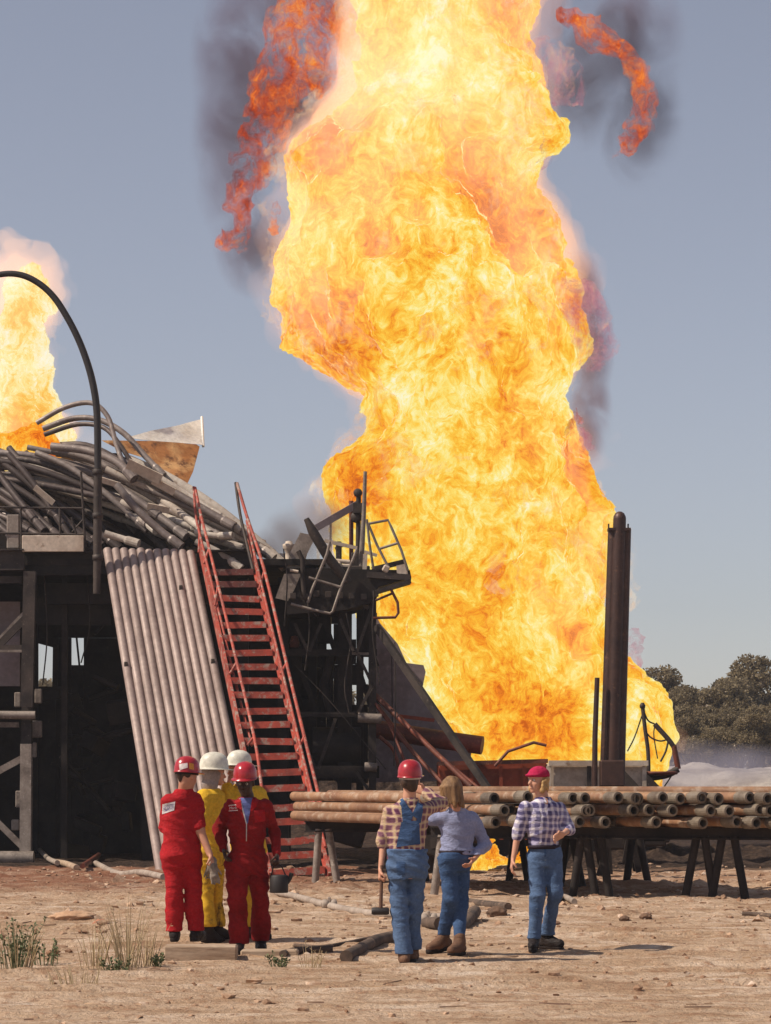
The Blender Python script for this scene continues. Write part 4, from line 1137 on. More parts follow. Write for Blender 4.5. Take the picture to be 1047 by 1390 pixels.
# ------------------------------------------------------------------ tanks
tk = thing('mud_tank', P(680, 1100, 50), 'long rust-red mud tank under the base of the flames', 'tank')
def tbox(nm, x0, x1, y0, D, dep, mat, parent, z0=0.0, zt=None):
    a = P(x0, y0, D); c_ = P(x1, y0, D); zt = zt or a.z
    q = MB(); q.box(((a.x + c_.x) / 2, D + dep / 2, (z0 + zt) / 2), (c_.x - a.x, dep, zt - z0), bevel=.02); return q.build(nm, mat, parent)
tbox('tank_wall', 596, 742, 1034, 52.0, 2.2, m_rust, tk, .95); tbox('shaded_skid', 600, 740, 1034, 52.1, 2.0, m_char, tk, 0, .94)  # dark boxes under both tanks: shade of the lower parts put into colour
q = MB(); q.beam(P(594, 1037, 51.9), P(744, 1033, 51.9), .12, .08); q.build('rim', m_redbrown, tk)
for px in (640, 680, 712):
    q = MB(); q.beam(P(px, 1040, 51.93), P(px + 1, 1140, 51.93), .07, .06); q.build('rib', m_rust, tk)
q = MB(); q.tube([P(672, 1040, 51.8), P(690, 1020, 51.8), P(725, 1008, 51.8), P(742, 1012, 51.8)], .03, 8); q.build('bent_pipe', m_redbrown, tk)
tk2 = thing('mud_tank', P(815, 1100, 50), 'shorter cream-painted mud tank behind the tall dark stack', 'tank')
tbox('tank_wall', 745, 877, 1036, 51.4, 2.2, m_cream, tk2, .95); tbox('shaded_skid', 749, 873, 1036, 51.5, 2.0, m_char, tk2, 0, .94)
q = MB(); q.beam(P(745, 1036, 51.3), P(880, 1036, 51.3), .14, .10); q.build('rim', m_cream, tk2)
for px in (745, 800, 875):
    q = MB(); q.beam(P(px, 1040, 51.33), P(px, 1140, 51.33), .08, .06); q.build('rib', m_dark if px == 800 else m_cream, tk2)
q = MB(); q.slab([P(878, 1050, 51.2), P(904, 1076, 51.2), P(904, 1110, 51.2), P(878, 1110, 51.2)], .06); q.build('shadow_gusset', m_dark, tk2)
q = MB(); q.slab([P(848, 1046, 51.1), P(878, 1078, 51.1), P(846, 1078, 51.1)], .05); q.build('shadow_gusset', m_dark, tk2)  # dark triangular plate standing for the shadow on the tank front
# the bent davit with cables beyond the tank
dv = thing('bent_davit', P(895, 1055, 52.5), 'bent davit of scorched pipe with slack cables at the right foot of the fire', 'davit')
for pts, r_, mt in (([(872.5, 958), (876, 990), (880, 1020), (881, 1060)], .04, m_dark), ([(889, 983), (907, 1003), (915, 1014)], .05, m_dark), ([(915, 1012), (918, 1028), (921, 1044)], .055, m_redbrown), ([(921, 1044), (905, 1052), (882, 1056)], .07, m_dark),
                    ([(874, 965), (880, 978), (889, 983)], .016, m_dark), ([(877, 994), (885, 1002), (897, 1006), (909, 1003)], .016, m_dark), ([(873, 968), (862, 1000), (852, 1020)], .014, m_dark), ([(908, 1004), (904, 1020), (897, 1034)], .02, m_dark), ([(889, 985), (888, 1000), (893, 1030)], .012, m_dark), ([(914, 1050), (902, 1068), (892, 1080)], .014, m_dark)):
    q = MB(); q.tube(smooth([P(x, y, 52.6) for x, y in pts], 5), r_, 8); q.build('cable' if r_ < .03 else 'davit_pipe', mt, dv)
q = MB(); q.lathe(P(872.5, 958, 52.6), [(.001, -.06), (.05, -.05), (.06, 0), (.03, .06), (.001, .06)], 10); q.build('hook', m_dark, dv)
q = MB(); q.lathe(P(897, 1050, 52.5), [(.001, -.05), (.33, -.02), (.36, .03), (.30, .04), (.001, .0)], 16); q.build('scoop', m_redbrown, dv)
# tall exhaust stack
m_stack = surf('stack_steel', (0.080, 0.040, 0.030), (0.038, 0.021, 0.018), 0.5, 0.3, 1.2, col3=(0.15, 0.075, 0.045), scale3=6)
sk = thing('exhaust_stack', P(829, 1085, 49.4), 'tall dark triple-pipe exhaust stack rising in front of the flames', 'stack')
for xo, y0, y1, r_ in ((-8.2, 718, 1140, .105), (0, 704, 1140, .12), (8.4, 718, 1140, .10)):
    a = P(841.5 + xo, y0, 49.4 + (0 if xo else -.08)); b_ = P(829 + xo * 1.1, y1, 49.4 + (0 if xo else -.08))
    q = MB(); q.tube([b_, b_.lerp(a, .5), a], [r_ * 1.12, r_ * 1.06, r_], 16)
    if xo == 0: q.lathe(a, [(r_, 0), (r_ * .95, .04), (r_ * .7, .10), (r_ * .3, .13), (.001, .135)], 16)
    q.build('stack_pipe', m_stack, sk)
q = MB(); q.box(P(840.5, 719, 49.35), (.42, .26, .05)); q.build('collar', m_stack, sk)
q = MB(); q.box(P(831, 1050, 49.3), (.46, .3, .5), bevel=.03); q.build('base_clamp', m_stack, sk)
for px in (826.5, 853):
    q = MB(); q.tube([P(px, 720, 49.3), P(px, 711, 49.3)], .015, 6); q.build('lug', m_stack, sk)
q = MB(); q.tube([P(807, 1140, 49.2), P(808, 1000, 49.2), P(811, 920, 49.2)], [.055, .05, .045], 10); o_ = q.build('side_pipe', m_stack, sk)
# ------------------------------------------------------------------ pipe rack in the foreground
m_rackpipe = surf('rusty_rack_pipe', (0.34, 0.185, 0.10), (0.21, 0.10, 0.055), 0.6, 0.1, 1.3, col3=(0.43, 0.31, 0.22), scale3=5, mix3=(0.5, 0.66), rnd=0.14)
m_joint = surf('pipe_end_steel', (0.25, 0.20, 0.15), (0.12, 0.085, 0.06), 0.5, 0.3, 4, rnd=0.15)
m_bore = surf('pipe_bore', (0.02, 0.015, 0.012), (0.012, 0.01, 0.01), 0.8, 0, 4)
dd = Vector((2.89, -6.0, 0)).normalized()            # the pipes point this way, towards the camera and right
nn = Vector((-dd.y, dd.x, 0))                        # across the pipes: right and away
A0 = Vector((P(400, 1100, 42.5).x, 42.5, 0))         # left end of the nearest pipe
mm = Vector((4.04, -1.0, 0)).normalized()             # along the rack, to the right
E0 = Vector((P(668, 1100, 36.2).x, 36.2, 0))
LV = [1.045, 1.205, 1.365]
R5 = random.Random(4)
def rack_pipe(a, L, z, r, label, group):
    root_ = thing('rack_pipe', (a.x, a.y, z), label, 'pipe', group)
    e = a + dd * L; a3 = Vector((a.x, a.y, z)); e3 = Vector((e.x, e.y, z))
    q = MB(); q.tube([a3, a3.lerp(e3, .5), e3 - dd * .2], r, 14); q.build('pipe_body', m_rackpipe, root_)
    q = MB()
    q.lathe(e3 - dd * .30, [(r * 1.0, 0), (r * 1.19, .05), (r * 1.19, .25), (r * 1.12, .30), (r * .74, .305), (r * .70, .12)], 18, dd, smooth=False)
    q.build('end_collar', m_joint, root_)
    q = MB(); q.lathe(e3 - dd * .22, [(r * .73, .10), (.001, .10)], 14, dd); q.build('bore', m_bore, root_)
    return root_
def px_of(p_): return 523.5 + F * p_.x / p_.y
# right-hand ends as the photograph shows them, per layer; the pipe bodies run back to the left
ends = {2: [783, 800, 836, 863, 872, 896, 928, 950, 963, 976, 1024, 1042, 1062, 1085],
        1: [686, 792, 800, 861, 886, 912, 962, 985, 1036, 1050, 1070, 1090],
        0: [668, 702, 782, 825, 896, 957, 1005, 1030, 1062, 1085]}
words_ = {2: 'top', 1: 'middle', 0: 'bottom'}
for lv, xs in ends.items():
    for i, px in enumerate(xs):
        # distance across the rack that puts the end at this column, pipes kept a diameter apart
        k = (px - 523.5) / F
        base = E0
        s_ = (k * base.y - base.x) / (mm.x - k * mm.y)
        L = 6.5 + R5.uniform(-.35, .25)
        e = base + mm * s_ + dd * R5.uniform(-.12, .12)
        for _ in range(6):
            a = e - dd * L
            break
        r = .071
        first = 'resting nearest the two men on the left' if i == 0 else None
        lab = f'rusty pipe in the {words_[lv]} layer of the rack, open end {ordinal(i, len(xs))}'
        rack_pipe(Vector((a.x, a.y, 0)), L, LV[lv] + R5.uniform(-.012, .012), r, lab, f'pipes in the {words_[lv]} layer of the rack')
R6 = random.Random(9); rec = []
for lv in (0, 1, 2):
    rec = []
    for i in range(17):
        px = 690 + i * 26 + R6.uniform(-5, 5); k = (px - 523.5) / F
        e = E0 + mm * ((k * E0.y - E0.x) / (mm.x - k * mm.y)) - dd * R6.uniform(.9, 2.2)
        rec.append(rack_pipe(e - dd * 5.0, 5.0, LV[lv] - .012, .074, 'x', 'pipes set back in the rack'))
    number_labels(rec, 'rusty pipe set back in the shade, ' + words_[lv] + ' layer of the rack, {}')
# the ones whose left ends stick out past the trestle
for lv, px0, L, lab in ((0, 400, 6.4, 'lowest of the three pipes sticking out left beyond the trestle'), (1, 423, 6.5, 'middle of the three pipes sticking out left, with a dark band'), (2, 448, 6.6, 'uppermost of the three pipes sticking out left beyond the trestle')):
    a = A0 + nn * (0.02 + lv * .10); 
    D = 42.4 + lv * .12
    a = Vector((P(px0, 1090, D).x, D, 0))
    rack_pipe(a, L, LV[lv] + (.0, -.012, .014)[lv], (.078, .072, .074)[lv], lab, 'pipes ending left of the trestle')
    if lv == 1:
        q = MB(); p_ = Vector((a.x, a.y, LV[1])) + dd * 1.25; q.tube([p_, p_ + dd * .12], .092, 14); tag(q.build('wire_band', m_dark), 'dark wire band wrapped round the middle left pipe', 'band')
# long pipe lying across the top of the far side, continuing past the right edge
for i, (pxa, pxb, z, D) in enumerate(((560, 1150, 1.425, 44.0), (575, 1150, 1.30, 44.2), (560, 1150, 1.40, 44.5))):
    q = MB(); q.tube([Vector((P(pxa, 1080, D).x, D, z)), Vector((P(pxb, 1080, D).x, D - 1.2, z))], .085, 14)
    tag(q.build('long_pipe', m_rackpipe), ('uppermost', 'lowest', 'middle')[i] + ' of the long pipes lying crosswise along the far edge of the rack', 'pipe', 'long pipes across the back of the rack')
# spacer timbers and trestles
rk = thing('pipe_rack', A0 + mm * 3 + dd * 3, 'low steel pipe rack on splayed trestle legs crossing behind the men', 'rack')
def rail_pts(s0): return A0 + dd * s0
def bx_at(org, px):
    k = (px - 523.5) / F; t_ = (k * org.y - org.x) / (mm.x - k * mm.y); return org + mm * t_
back_o = A0 + dd * .75; mid_o = (A0 + dd * 3.2); front_o = E0 - dd * .9
legs_ = {0: [(433, 428), (446, 458), (560, 548), (566, 580), (700, 690), (706, 718), (860, 850), (866, 880)],
         1: [(600, 590), (606, 622), (770, 760), (776, 792)],
         2: [(600, 589), (606, 622), (790, 777), (796, 809), (816, 828), (946, 930), (957, 970), (981, 966), (997, 1013)]}
for bi, (o0, pa, pb) in enumerate(((back_o, 415, 960), (mid_o, 560, 1040), (front_o, 585, 1110))):
    a = bx_at(o0, pa); b_ = bx_at(o0, pb)
    q = MB(); q.ibeam(Vector((a.x, a.y, .88)), Vector((b_.x, b_.y, .88)), .14, .17, .02); q.build('bearer', m_char, rk)
    for lv in (0, 1):
        q = MB(); q.beam(Vector((a.x, a.y, LV[lv] + .08)) + mm * .3, Vector((b_.x, b_.y, LV[lv] + .08)), .05, .012); q.build('spacer', m_dark, rk)
    for j, (pt_, pf_) in enumerate(legs_[bi]):
        tp = bx_at(o0, pt_); ft = bx_at(o0, pf_); z = gz_at(ft.x, ft.y)
        mt = m_grey if (bi == 0 and j < 2) or (bi == 2 and j < 2) else m_char
        q = MB(); q.tube([Vector((tp.x, tp.y, .84)), Vector((ft.x, ft.y, z - .03))], .058, 10); q.build('leg', mt, rk)
# clutter of dark frames under the rack's middle
q = MB()
for i in range(12):
    a = (R5.uniform(760, 860), R5.uniform(1095, 1130), 44 + R5.uniform(0, 3)); b_ = (a[0] + R5.uniform(-35, 25), R5.uniform(1170, 1195), a[2])
    q.beam(P(*a), P(*b_), .09, .09)
for i in range(7):
    q.box(P(R5.uniform(770, 890), R5.uniform(1105, 1150), 46.5), (R5.uniform(.4, .9), .5, R5.uniform(.3, .6)), bevel=.03)
tag(q.build('wreckage', m_char), 'heap of blackened steel frames standing in the shade beyond the middle of the rack', 'wreckage', kind='stuff')
q = MB()
for i in range(9):
    q.box(P(R5.uniform(455, 640), R5.uniform(1110, 1160), 45.5 + R5.uniform(0, 1)), (R5.uniform(.5, 1.1), .5, R5.uniform(.3, .7)), Euler((0, R5.uniform(-.3, .3), R5.uniform(-.5, .5))).to_matrix(), bevel=.04)
tag(q.build('wreckage', m_char), 'blackened engine block lying beyond the left end of the rack', 'wreckage')

# small flames under the rack
def small_flame(cx, cy, w, hgt, D, seed, lab):
    k = D / F; rows = []
    for i in range(9):
        s_ = i / 8; hw_ = w * .5 * (1 - s_) ** .75 * (1 + .25 * math.sin(i * 1.9 + seed)); c0 = cx + w * .10 * math.sin(i * 1.3 + seed)
        rows.append((cy - hgt * s_, c0 - hw_, c0 + hw_))
    o_ = flame_body('flame', rows, D, .03, seed, fm_small, .8, .26, None, hmid=.50, crinkle=1.8)
    return tag(o_, lab, 'fire')
fm_small = fire_mat('small_fire', HOT, 2.6, 9.0)
small_flame(668, 1174, 54, 36, 47.5, 31, 'low flame burning on the ground between the man in blue and the man in plaid')
small_flame(666, 1146, 30, 26, 47.6, 37, 'small tongue of flame just under the pipe ends left of the plaid shirt')
small_flame(703, 1170, 22, 12, 47.4, 41, 'smallest flame flickering behind the plaid man\'s hanging hand')

# ------------------------------------------------------------------ things lying on the ground
def ground_pipe(pts, r, mat, label, cat='pipe', lift=.0, n=10):
    w = [G(x, y, r * .7 + lift) for x, y in pts]
    q = MB(); q.tube(smooth(w, 5), r, n); return tag(q.build('ground_pipe', mat), label, cat)
m_wood = surf('weathered_wood', (0.46, 0.34, 0.24), (0.30, 0.20, 0.13), 0.85, 0, 1.5, col3=(0.22, 0.13, 0.08), scale3=6, stretch=(1, 6, 6))
m_gpipe = surf('dusty_pipe', (0.40, 0.32, 0.26), (0.24, 0.18, 0.14), 0.7, 0, 2, col3=(0.52, 0.43, 0.34), scale3=7)
ground_pipe([(54, 1160), (66, 1168), (78, 1178)], .05, m_gpipe, 'thin pipe lying at the foot of the left substructure').location.z += .05
a = ground_pipe([(74, 1171), (88, 1176), (104, 1182)], .06, m_wood, 'pale stick on the dirt beside the thin pipe', 'stick')
ground_pipe([(130, 1176), (160, 1184), (190, 1190), (222, 1196)], .055, m_gpipe, 'dusty pipe running from the dark opening towards the ramp foot')
ground_pipe([(112, 1183), (124, 1175), (134, 1168)], .05, m_redbrown, 'short rusty bar tilted on the dirt by the dusty pipe', 'bar', .06)
gp = ground_pipe([(362, 1216), (400, 1222), (450, 1234), (500, 1242), (545, 1246), (600, 1249), (648, 1250)], .045, m_gpipe, 'long dusty hose line lying across the ground behind the overalls')
for (px, py, lab) in ((447, 1234, 'hose coupling on the dusty line right of the black can'), (582, 1253, 'hose coupling on the dusty line between the two men\'s legs')):
    c_ = G(px, py, .05); q = MB()
    q.lathe(c_ - Vector((.1, 0, 0)), [(.03, 0), (.065, .02), (.065, .08), (.045, .09), (.045, .12), (.065, .13), (.065, .19), (.03, .2)], 12, (1, .12, 0))
    q.box(c_ + Vector((0, 0, .05)), (.04, .04, .09), bevel=.01)
    tag(q.build('hose_coupling', m_gpipe), lab, 'coupling', 'couplings on the hose line')
m_burntwood = surf('burnt_wood', (0.13, 0.085, 0.06), (0.05, 0.035, 0.028), 0.9, 0, 3, col3=(0.3, 0.2, 0.14), scale3=8)
ground_pipe([(470, 1303), (498, 1290), (512, 1284), (538, 1276)], .06, m_burntwood, 'burnt log lying left of the overalls man\'s feet', 'log')
ground_pipe([(384, 1300), (405, 1296), (452, 1293)], .035, m_burntwood, 'thin dark stick on the dirt left of the burnt log', 'stick')
ground_pipe([(400, 1287), (440, 1283), (505, 1281)], .02, m_burntwood, 'thin twig lying across the ground behind the burnt log', 'stick')
ground_pipe([(606, 1222), (640, 1228), (690, 1234)], .05, m_burntwood, 'dark timber on the dirt left of the man in plaid', 'timber')
ground_pipe([(780, 1226), (765, 1222), (750, 1228)], .04, m_gpipe, 'pale broken stick right of the plaid man\'s knees', 'stick')
ground_pipe([(1008, 1243), (1030, 1245), (1060, 1247)], .03, m_burntwood, 'dark stick near the right edge of the picture', 'stick')
# tipped coupling behind the man in blue
for (x0, y0, x1, y1, lab) in ((627, 1262, 645, 1248, 'burnt chunk of timber right of the blue-shirted man\'s boots'), (578, 1258, 598, 1262, 'burnt chunk of timber left of the blue-shirted man\'s boots')):
    q = MB(); q.tube([G(x0, y0, .04), G(x1, y1, .09)], [.06, .075], 8); tag(q.build('timber_chunk', m_burntwood), lab, 'timber', 'burnt chunks by the boots')
# heavy timber in front of the red coverall
tb = MB()
a = G(222, 1304); b_ = G(321, 1304)
tb.box(((a.x + b_.x) / 2, a.y + .12, .03), (b_.x - a.x, .26, .20), Euler((0, 0, .01)).to_matrix(), bevel=.015)
tag(tb.build('timber_beam', m_wood), 'heavy squared timber lying at the feet of the man with the patch on his back', 'timber')
tb = MB(); a = G(322, 1303); b_ = G(400, 1303)
tb.box(((a.x + b_.x) / 2 + .02, a.y + .3, .02), (b_.x - a.x, .2, .10), Euler((0, 0, -.03)).to_matrix(), bevel=.015)
tag(tb.build('timber_beam', m_wood), 'thinner board continuing right of the heavy timber under the black boots', 'timber')
# crumpled rag on the dirt at the left
rg = MB(); c_ = G(100, 1250, .03)
rv = iv * [.24, .14, .07]; rv = rv + np.array(c_)[None]
bm = bmesh.new(); bmesh.ops.create_icosphere(bm, subdivisions=4, radius=1); V = np.array([q.co[:] for q in bm.verts]); Fc = np.array([[q.index for q in f.verts] for f in bm.faces]); bm.free()
V = V * (1 + .55 * fbm(V * 2.4, 4, 8)[:, None]) * [.26, .16, .07]
o_ = np_mesh('rag', V + np.array(c_), Fc, surf('tan_rag', (0.58, 0.38, 0.24), (0.42, 0.24, 0.14), .9), None, True)
tag(o_, 'crumpled tan rag on the dirt left of the dry grass', 'rag')
V2 = V * [.35, .5, .8]; c2 = G(137, 1257, .02)
tag(np_mesh('brick_lump', V2 + np.array(c2), Fc, surf('brick_lump', (0.40, 0.16, 0.09), (0.3, 0.1, 0.06), .9), None, True), 'reddish lump of clay right of the tan rag', 'clay lump')
# a few larger clods one can pick out
for (px, py, s_, lab) in ((877, 1248, .06, 'dark clod on the pale dirt right of the plaid man'), (848, 1250, .05, 'brown clod left of the dark one on the pale dirt'), (675, 1243, .10, 'broad dark clod left of the plaid man\'s legs')):
    c_ = G(px, py, s_ * .3); Vc = V / np.array([.26, .16, .07]) * s_ * [1.2, 1, .8]
    tag(np_mesh('clod', Vc + np.array(c_), Fc, surf('dark_clod', (0.16, 0.09, 0.055), (0.10, 0.06, 0.04), .95), None, True), lab, 'clod', 'larger clods on the dirt')

# plants at the lower left
m_dry = surf('dry_stalk', (0.50, 0.38, 0.23), (0.36, 0.25, 0.13), .8, rnd=.1)
m_green = surf('weed_green', (0.085, 0.11, 0.045), (0.14, 0.15, 0.06), .7, 0, 6)
def tuft(px, py, n, hgt, spread, mat, lab, seed, name='dry_grass_tuft', leafy=False, cat='grass tuft', group='dry grass tufts at the lower left'):
    r = random.Random(seed); c_ = G(px, py); q = MB()
    for i in range(n):
        a = r.uniform(0, 6.28); d = r.uniform(0, spread); h_ = hgt * r.uniform(.45, 1); b0 = c_ + Vector((math.cos(a) * d * .7, math.sin(a) * d, -.01))
        tip = b0 + Vector((math.cos(a) * h_ * r.uniform(.05, .5), math.sin(a) * h_ * .3, h_)); md = (b0 + tip) / 2 + Vector((0, 0, h_ * .12))
        w = r.uniform(.0026, .0052)
        q.tube([b0, md, tip], [w, w * .8, w * .3], 4, cap=False)
        if leafy or r.random() < .35:
            for j in range(7 if leafy else 3):
                s_ = r.uniform(.25, 1); p_ = b0.lerp(md, s_ * 2) if s_ < .5 else md.lerp(tip, s_ * 2 - 1)
                v1 = Vector((r.uniform(-1, 1), r.uniform(-1, 1), r.uniform(.0, 1))).normalized() * (.035 if leafy else .03); v2 = v1.cross(Vector((r.uniform(-1, 1), r.uniform(-1, 1), r.uniform(-1, 1)))).normalized() * (.010 if leafy else .005)
                q.add([p_, p_ + v1 * .5 + v2, p_ + v1, p_ + v1 * .5 - v2], [(0, 1, 2, 3)])
    return tag(q.build(name, mat), lab, cat, group)
tuft(172, 1318, 46, .66, .22, m_dry, 'tallest dry grass stalks, left of the man with the patch on his back', 1)
tuft(196, 1312, 26, .40, .15, m_dry, 'lower dry tuft between the tall stalks and the heavy timber', 2)
tuft(158, 1322, 22, .20, .14, m_green, 'low green weed at the foot of the tall dry stalks', 3, 'green_weed', True, 'weed', 'green weeds at the lower left')
tuft(20, 1318, 40, .46, .22, m_green, 'leggy green weed at the bottom left edge', 4, 'green_weed', True, 'weed', 'green weeds at the lower left')
tuft(24, 1322, 22, .42, .2, m_dry, 'dry tuft mixed with the weed at the bottom left edge', 5)
tuft(214, 1312, 12, .14, .05, m_green, 'tiny green weed at the left end of the heavy timber', 6, 'green_weed', True, 'weed', 'green weeds at the lower left')
tuft(425, 1318, 20, .26, .14, m_dry, 'sparse dry tuft between the black boots and the burnt log', 7)
tuft(128, 1316, 30, .44, .2, m_dry, 'dry tuft just left of the tallest stalks', 21)
tuft(60, 1312, 16, .26, .16, m_green, 'small green weed between the bottom left tuft and the dry stalks', 22, 'green_weed', True, 'weed', 'green weeds at the lower left')
tuft(100, 1340, 30, .22, .3, m_dry, 'short dry grass in the near foreground at the lower left', 8)
tuft(380, 1316, 14, .16, .1, m_green, 'small weed right of the black boots', 9, 'green_weed', True, 'weed', 'green weeds at the lower left')
# ------------------------------------------------------------------ people
def smin(a, b, k):
    h_ = np.clip(0.5 + 0.5 * (b - a) / k, 0, 1)
    return b * (1 - h_) + a * h_ - k * h_ * (1 - h_)
def RC(a, b, ra, rb, k=None, sub=False): return ('rc', np.array(a, float), np.array(b, float), ra, rb, k, sub)
def EL(c, r, R=None, k=None, sub=False): return ('el', np.array(c, float), np.array(r, float), np.eye(3) if R is None else np.array(R), k, sub)
def TO(sl, yaw, k=None, grow=0.0): return ('to', sl, yaw, grow, k, False)
def sdf_mesh(prims, h, k=.03, folds=None, cuts=(), seed=0, strand=False):
    los = []; his = []
    for p in prims:
        if p[-1]: continue
        if p[0] == 'rc': r = max(p[3], p[4]); los.append(np.minimum(p[1], p[2]) - r); his.append(np.maximum(p[1], p[2]) + r)
        elif p[0] == 'el': r = p[2].max(); los.append(p[1] - r); his.append(p[1] + r)
        else:
            for (c_, w, d) in p[1]: los.append(np.array(c_) - max(w, d) - p[3]); his.append(np.array(c_) + [max(w, d) + p[3]] * 2 + [0.02] if False else np.array(c_) + max(w, d) + p[3])
    lo = np.min(los, 0) - .06; hi = np.max(his, 0) + .06
    n = np.ceil((hi - lo) / h).astype(int) + 1
    AX = [lo[i] + np.arange(n[i]) * h for i in range(3)]
    V = np.full(n, 1.0, np.float32)
    for p in prims:
        kk = p[-2] if p[-2] is not None else k
        mg = .07
        if p[0] == 'rc': r = max(p[3], p[4]); a = np.minimum(p[1], p[2]) - r - mg; b_ = np.maximum(p[1], p[2]) + r + mg
        elif p[0] == 'el': r = p[2].max(); a = p[1] - r - mg; b_ = p[1] + r + mg
        else: a = np.min([np.array(c_) - max(w, d) for c_, w, d in p[1]], 0) - mg - p[3]; b_ = np.max([np.array(c_) + max(w, d) for c_, w, d in p[1]], 0) + mg + p[3]
        i0 = np.clip(np.floor((a - lo) / h).astype(int), 0, n - 1); i1 = np.clip(np.ceil((b_ - lo) / h).astype(int) + 1, 1, n)
        sl = tuple(slice(i0[j], i1[j]) for j in range(3))
        X = AX[0][sl[0]][:, None, None]; Y = AX[1][sl[1]][None, :, None]; Z = AX[2][sl[2]][None, None, :]
        if p[0] == 'rc':
            d = p[2] - p[1]; L2 = max(d @ d, 1e-9)
            t_ = np.clip(((X - p[1][0]) * d[0] + (Y - p[1][1]) * d[1] + (Z - p[1][2]) * d[2]) / L2, 0, 1)
            q = np.sqrt((X - p[1][0] - d[0] * t_) ** 2 + (Y - p[1][1] - d[1] * t_) ** 2 + (Z - p[1][2] - d[2] * t_) ** 2) - (p[3] + (p[4] - p[3]) * t_)
        elif p[0] == 'el':
            R = p[3]; x = X - p[1][0]; y = Y - p[1][1]; z = Z - p[1][2]
            u = [(x * R[0, j] + y * R[1, j] + z * R[2, j]) / p[2][j] for j in range(3)]
            q0 = np.sqrt(u[0] ** 2 + u[1] ** 2 + u[2] ** 2)
            g_ = np.sqrt(sum((u[j] / p[2][j]) ** 2 for j in range(3))) + 1e-6
            q = q0 * (q0 - 1) / g_
        else:
            s_ = sorted(p[1], key=lambda q: q[0][2]); zs = np.array([q[0][2] for q in s_])
            zz = AX[2][sl[2]]
            cx = np.interp(zz, zs, [q[0][0] for q in s_]); cy = np.interp(zz, zs, [q[0][1] for q in s_])
            w = np.interp(zz, zs, [q[1] for q in s_]) + p[3]; d = np.interp(zz, zs, [q[2] for q in s_]) + p[3]
            ca, sa = math.cos(p[2]), math.sin(p[2])
            x = X - cx[None, None, :]; y = Y - cy[None, None, :]
            u = (x * ca + y * sa); v_ = (-x * sa + y * ca)
            e_ = 2.3
            q = ((np.abs(u / w) ** e_ + np.abs(v_ / d) ** e_) ** (1 / e_) - 1) * np.minimum(w, d)
            q = np.maximum(q, (zs[0] - .02 - Z)); q = np.maximum(q, (Z - zs[-1] - .02))
        if p[-1]: V[sl] = -smin(-V[sl], q.astype(np.float32), kk)
        else: V[sl] = smin(V[sl], q.astype(np.float32), kk)
    if strand:
        V += folds[0] * gridnoise(n, lo, h, (26, 26, 5), 31 + seed) * 2.2 + folds[1] * gridnoise(n, lo, h, (48, 48, 12), 37 + seed) * 2.2
    elif folds:
        a1, a2 = folds
        V += a1 * gridnoise(n, lo, h, (5, 5, 9), 31 + seed) * 2.2 + a2 * gridnoise(n, lo, h, (14, 14, 26), 37 + seed) * 2.2
        # diagonal pulls
        cr = gridnoise(n, lo, h, (7, 7, 20), 61 + seed); V -= a1 * .9 * (1 - np.abs(cr) * 4).clip(0, 1)
        pt = gridnoise(n, lo, h, (3, 3, 4), 91 + seed)
        Zg = AX[2][None, None, :]; Xg = AX[0][:, None, None]
        V += a1 * .55 * np.sin((Zg * 1.0 + Xg * .8) * 60 + pt * 9) * np.clip(gridnoise(n, lo, h, (3, 3, 3), 47 + seed) * 2, 0, 1)
    for c_, nrm, lim in cuts:       # cut everything beyond a plane, within lim of its point
        c_ = np.array(c_, float); nrm = np.array(nrm, float); nrm /= np.linalg.norm(nrm)
        X = AX[0][:, None, None]; Y = AX[1][None, :, None]; Z = AX[2][None, None, :]
        d = (X - c_[0]) * nrm[0] + (Y - c_[1]) * nrm[1] + (Z - c_[2]) * nrm[2]
        near = ((X - c_[0]) ** 2 + (Y - c_[1]) ** 2 + (Z - c_[2]) ** 2) < lim * lim
        V = np.where(near, np.maximum(V, d), V)
    return surface_nets(V, lo, h)

def skin_mat(nm, c1, c2):
    m, t, o = newmat(nm); b = ND(t, 'ShaderNodeBsdfPrincipled'); v = coords(t)
    c = mixc(t, mapr(t, noise(t, v, 14, 4, .6), .35, .7, 0, 1), c1, c2)
    t.links.new(c, b.inputs['Base Color']); b.inputs['Roughness'].default_value = .55; b.inputs['Specular IOR Level'].default_value = .35
    b.inputs['Subsurface Weight'].default_value = 0.0
    t.links.new(b.outputs[0], o.inputs['Surface']); return m
SK_LIGHT = skin_mat('skin_tanned', (0.55, 0.27, 0.175), (0.46, 0.20, 0.125))
SK_PALE = skin_mat('skin_fair', (0.62, 0.33, 0.22), (0.52, 0.24, 0.15))
SK_DARK = skin_mat('skin_dark', (0.060, 0.026, 0.017), (0.035, 0.016, 0.011))
def cloth(nm, c1, c2, c3=None, wv=220, rough=.9, bm_=.25):
    m_ = surf(nm, c1, c2, rough, 0, 5, (.35, .7), 0, .004, c3, 16, (.62, .76), spec=.15)
    t = m_.node_tree; b = next(n for n in t.nodes if n.type == 'BSDF_PRINCIPLED')
    w1 = noise(t, coords(t, (1, 1, 2.2), 'Object', (0, .5, .3)), 9, 4, .6, 1.2); w2 = noise(t, coords(t), 34, 3, .6)
    rdg = math_(t, 'ABSOLUTE', math_(t, 'SUBTRACT', w1, .5))      # soft creases
    hgt = math_(t, 'MULTIPLY_ADD', w2, .12, math_(t, 'MULTIPLY', mapr(t, rdg, 0, .16, 0, 1), .6))
    t.links.new(bump(t, hgt, .35, .02), b.inputs['Normal'])
    return m_
C_RED = cloth('red_coverall', (0.42, 0.017, 0.022), (0.33, 0.012, 0.017))
C_RED2 = cloth('shade_darkened_red_coverall', (0.30, 0.014, 0.016), (0.16, 0.010, 0.010), (0.10, .008, .008))  # darker copy of the red cloth; the man's shade is put into it
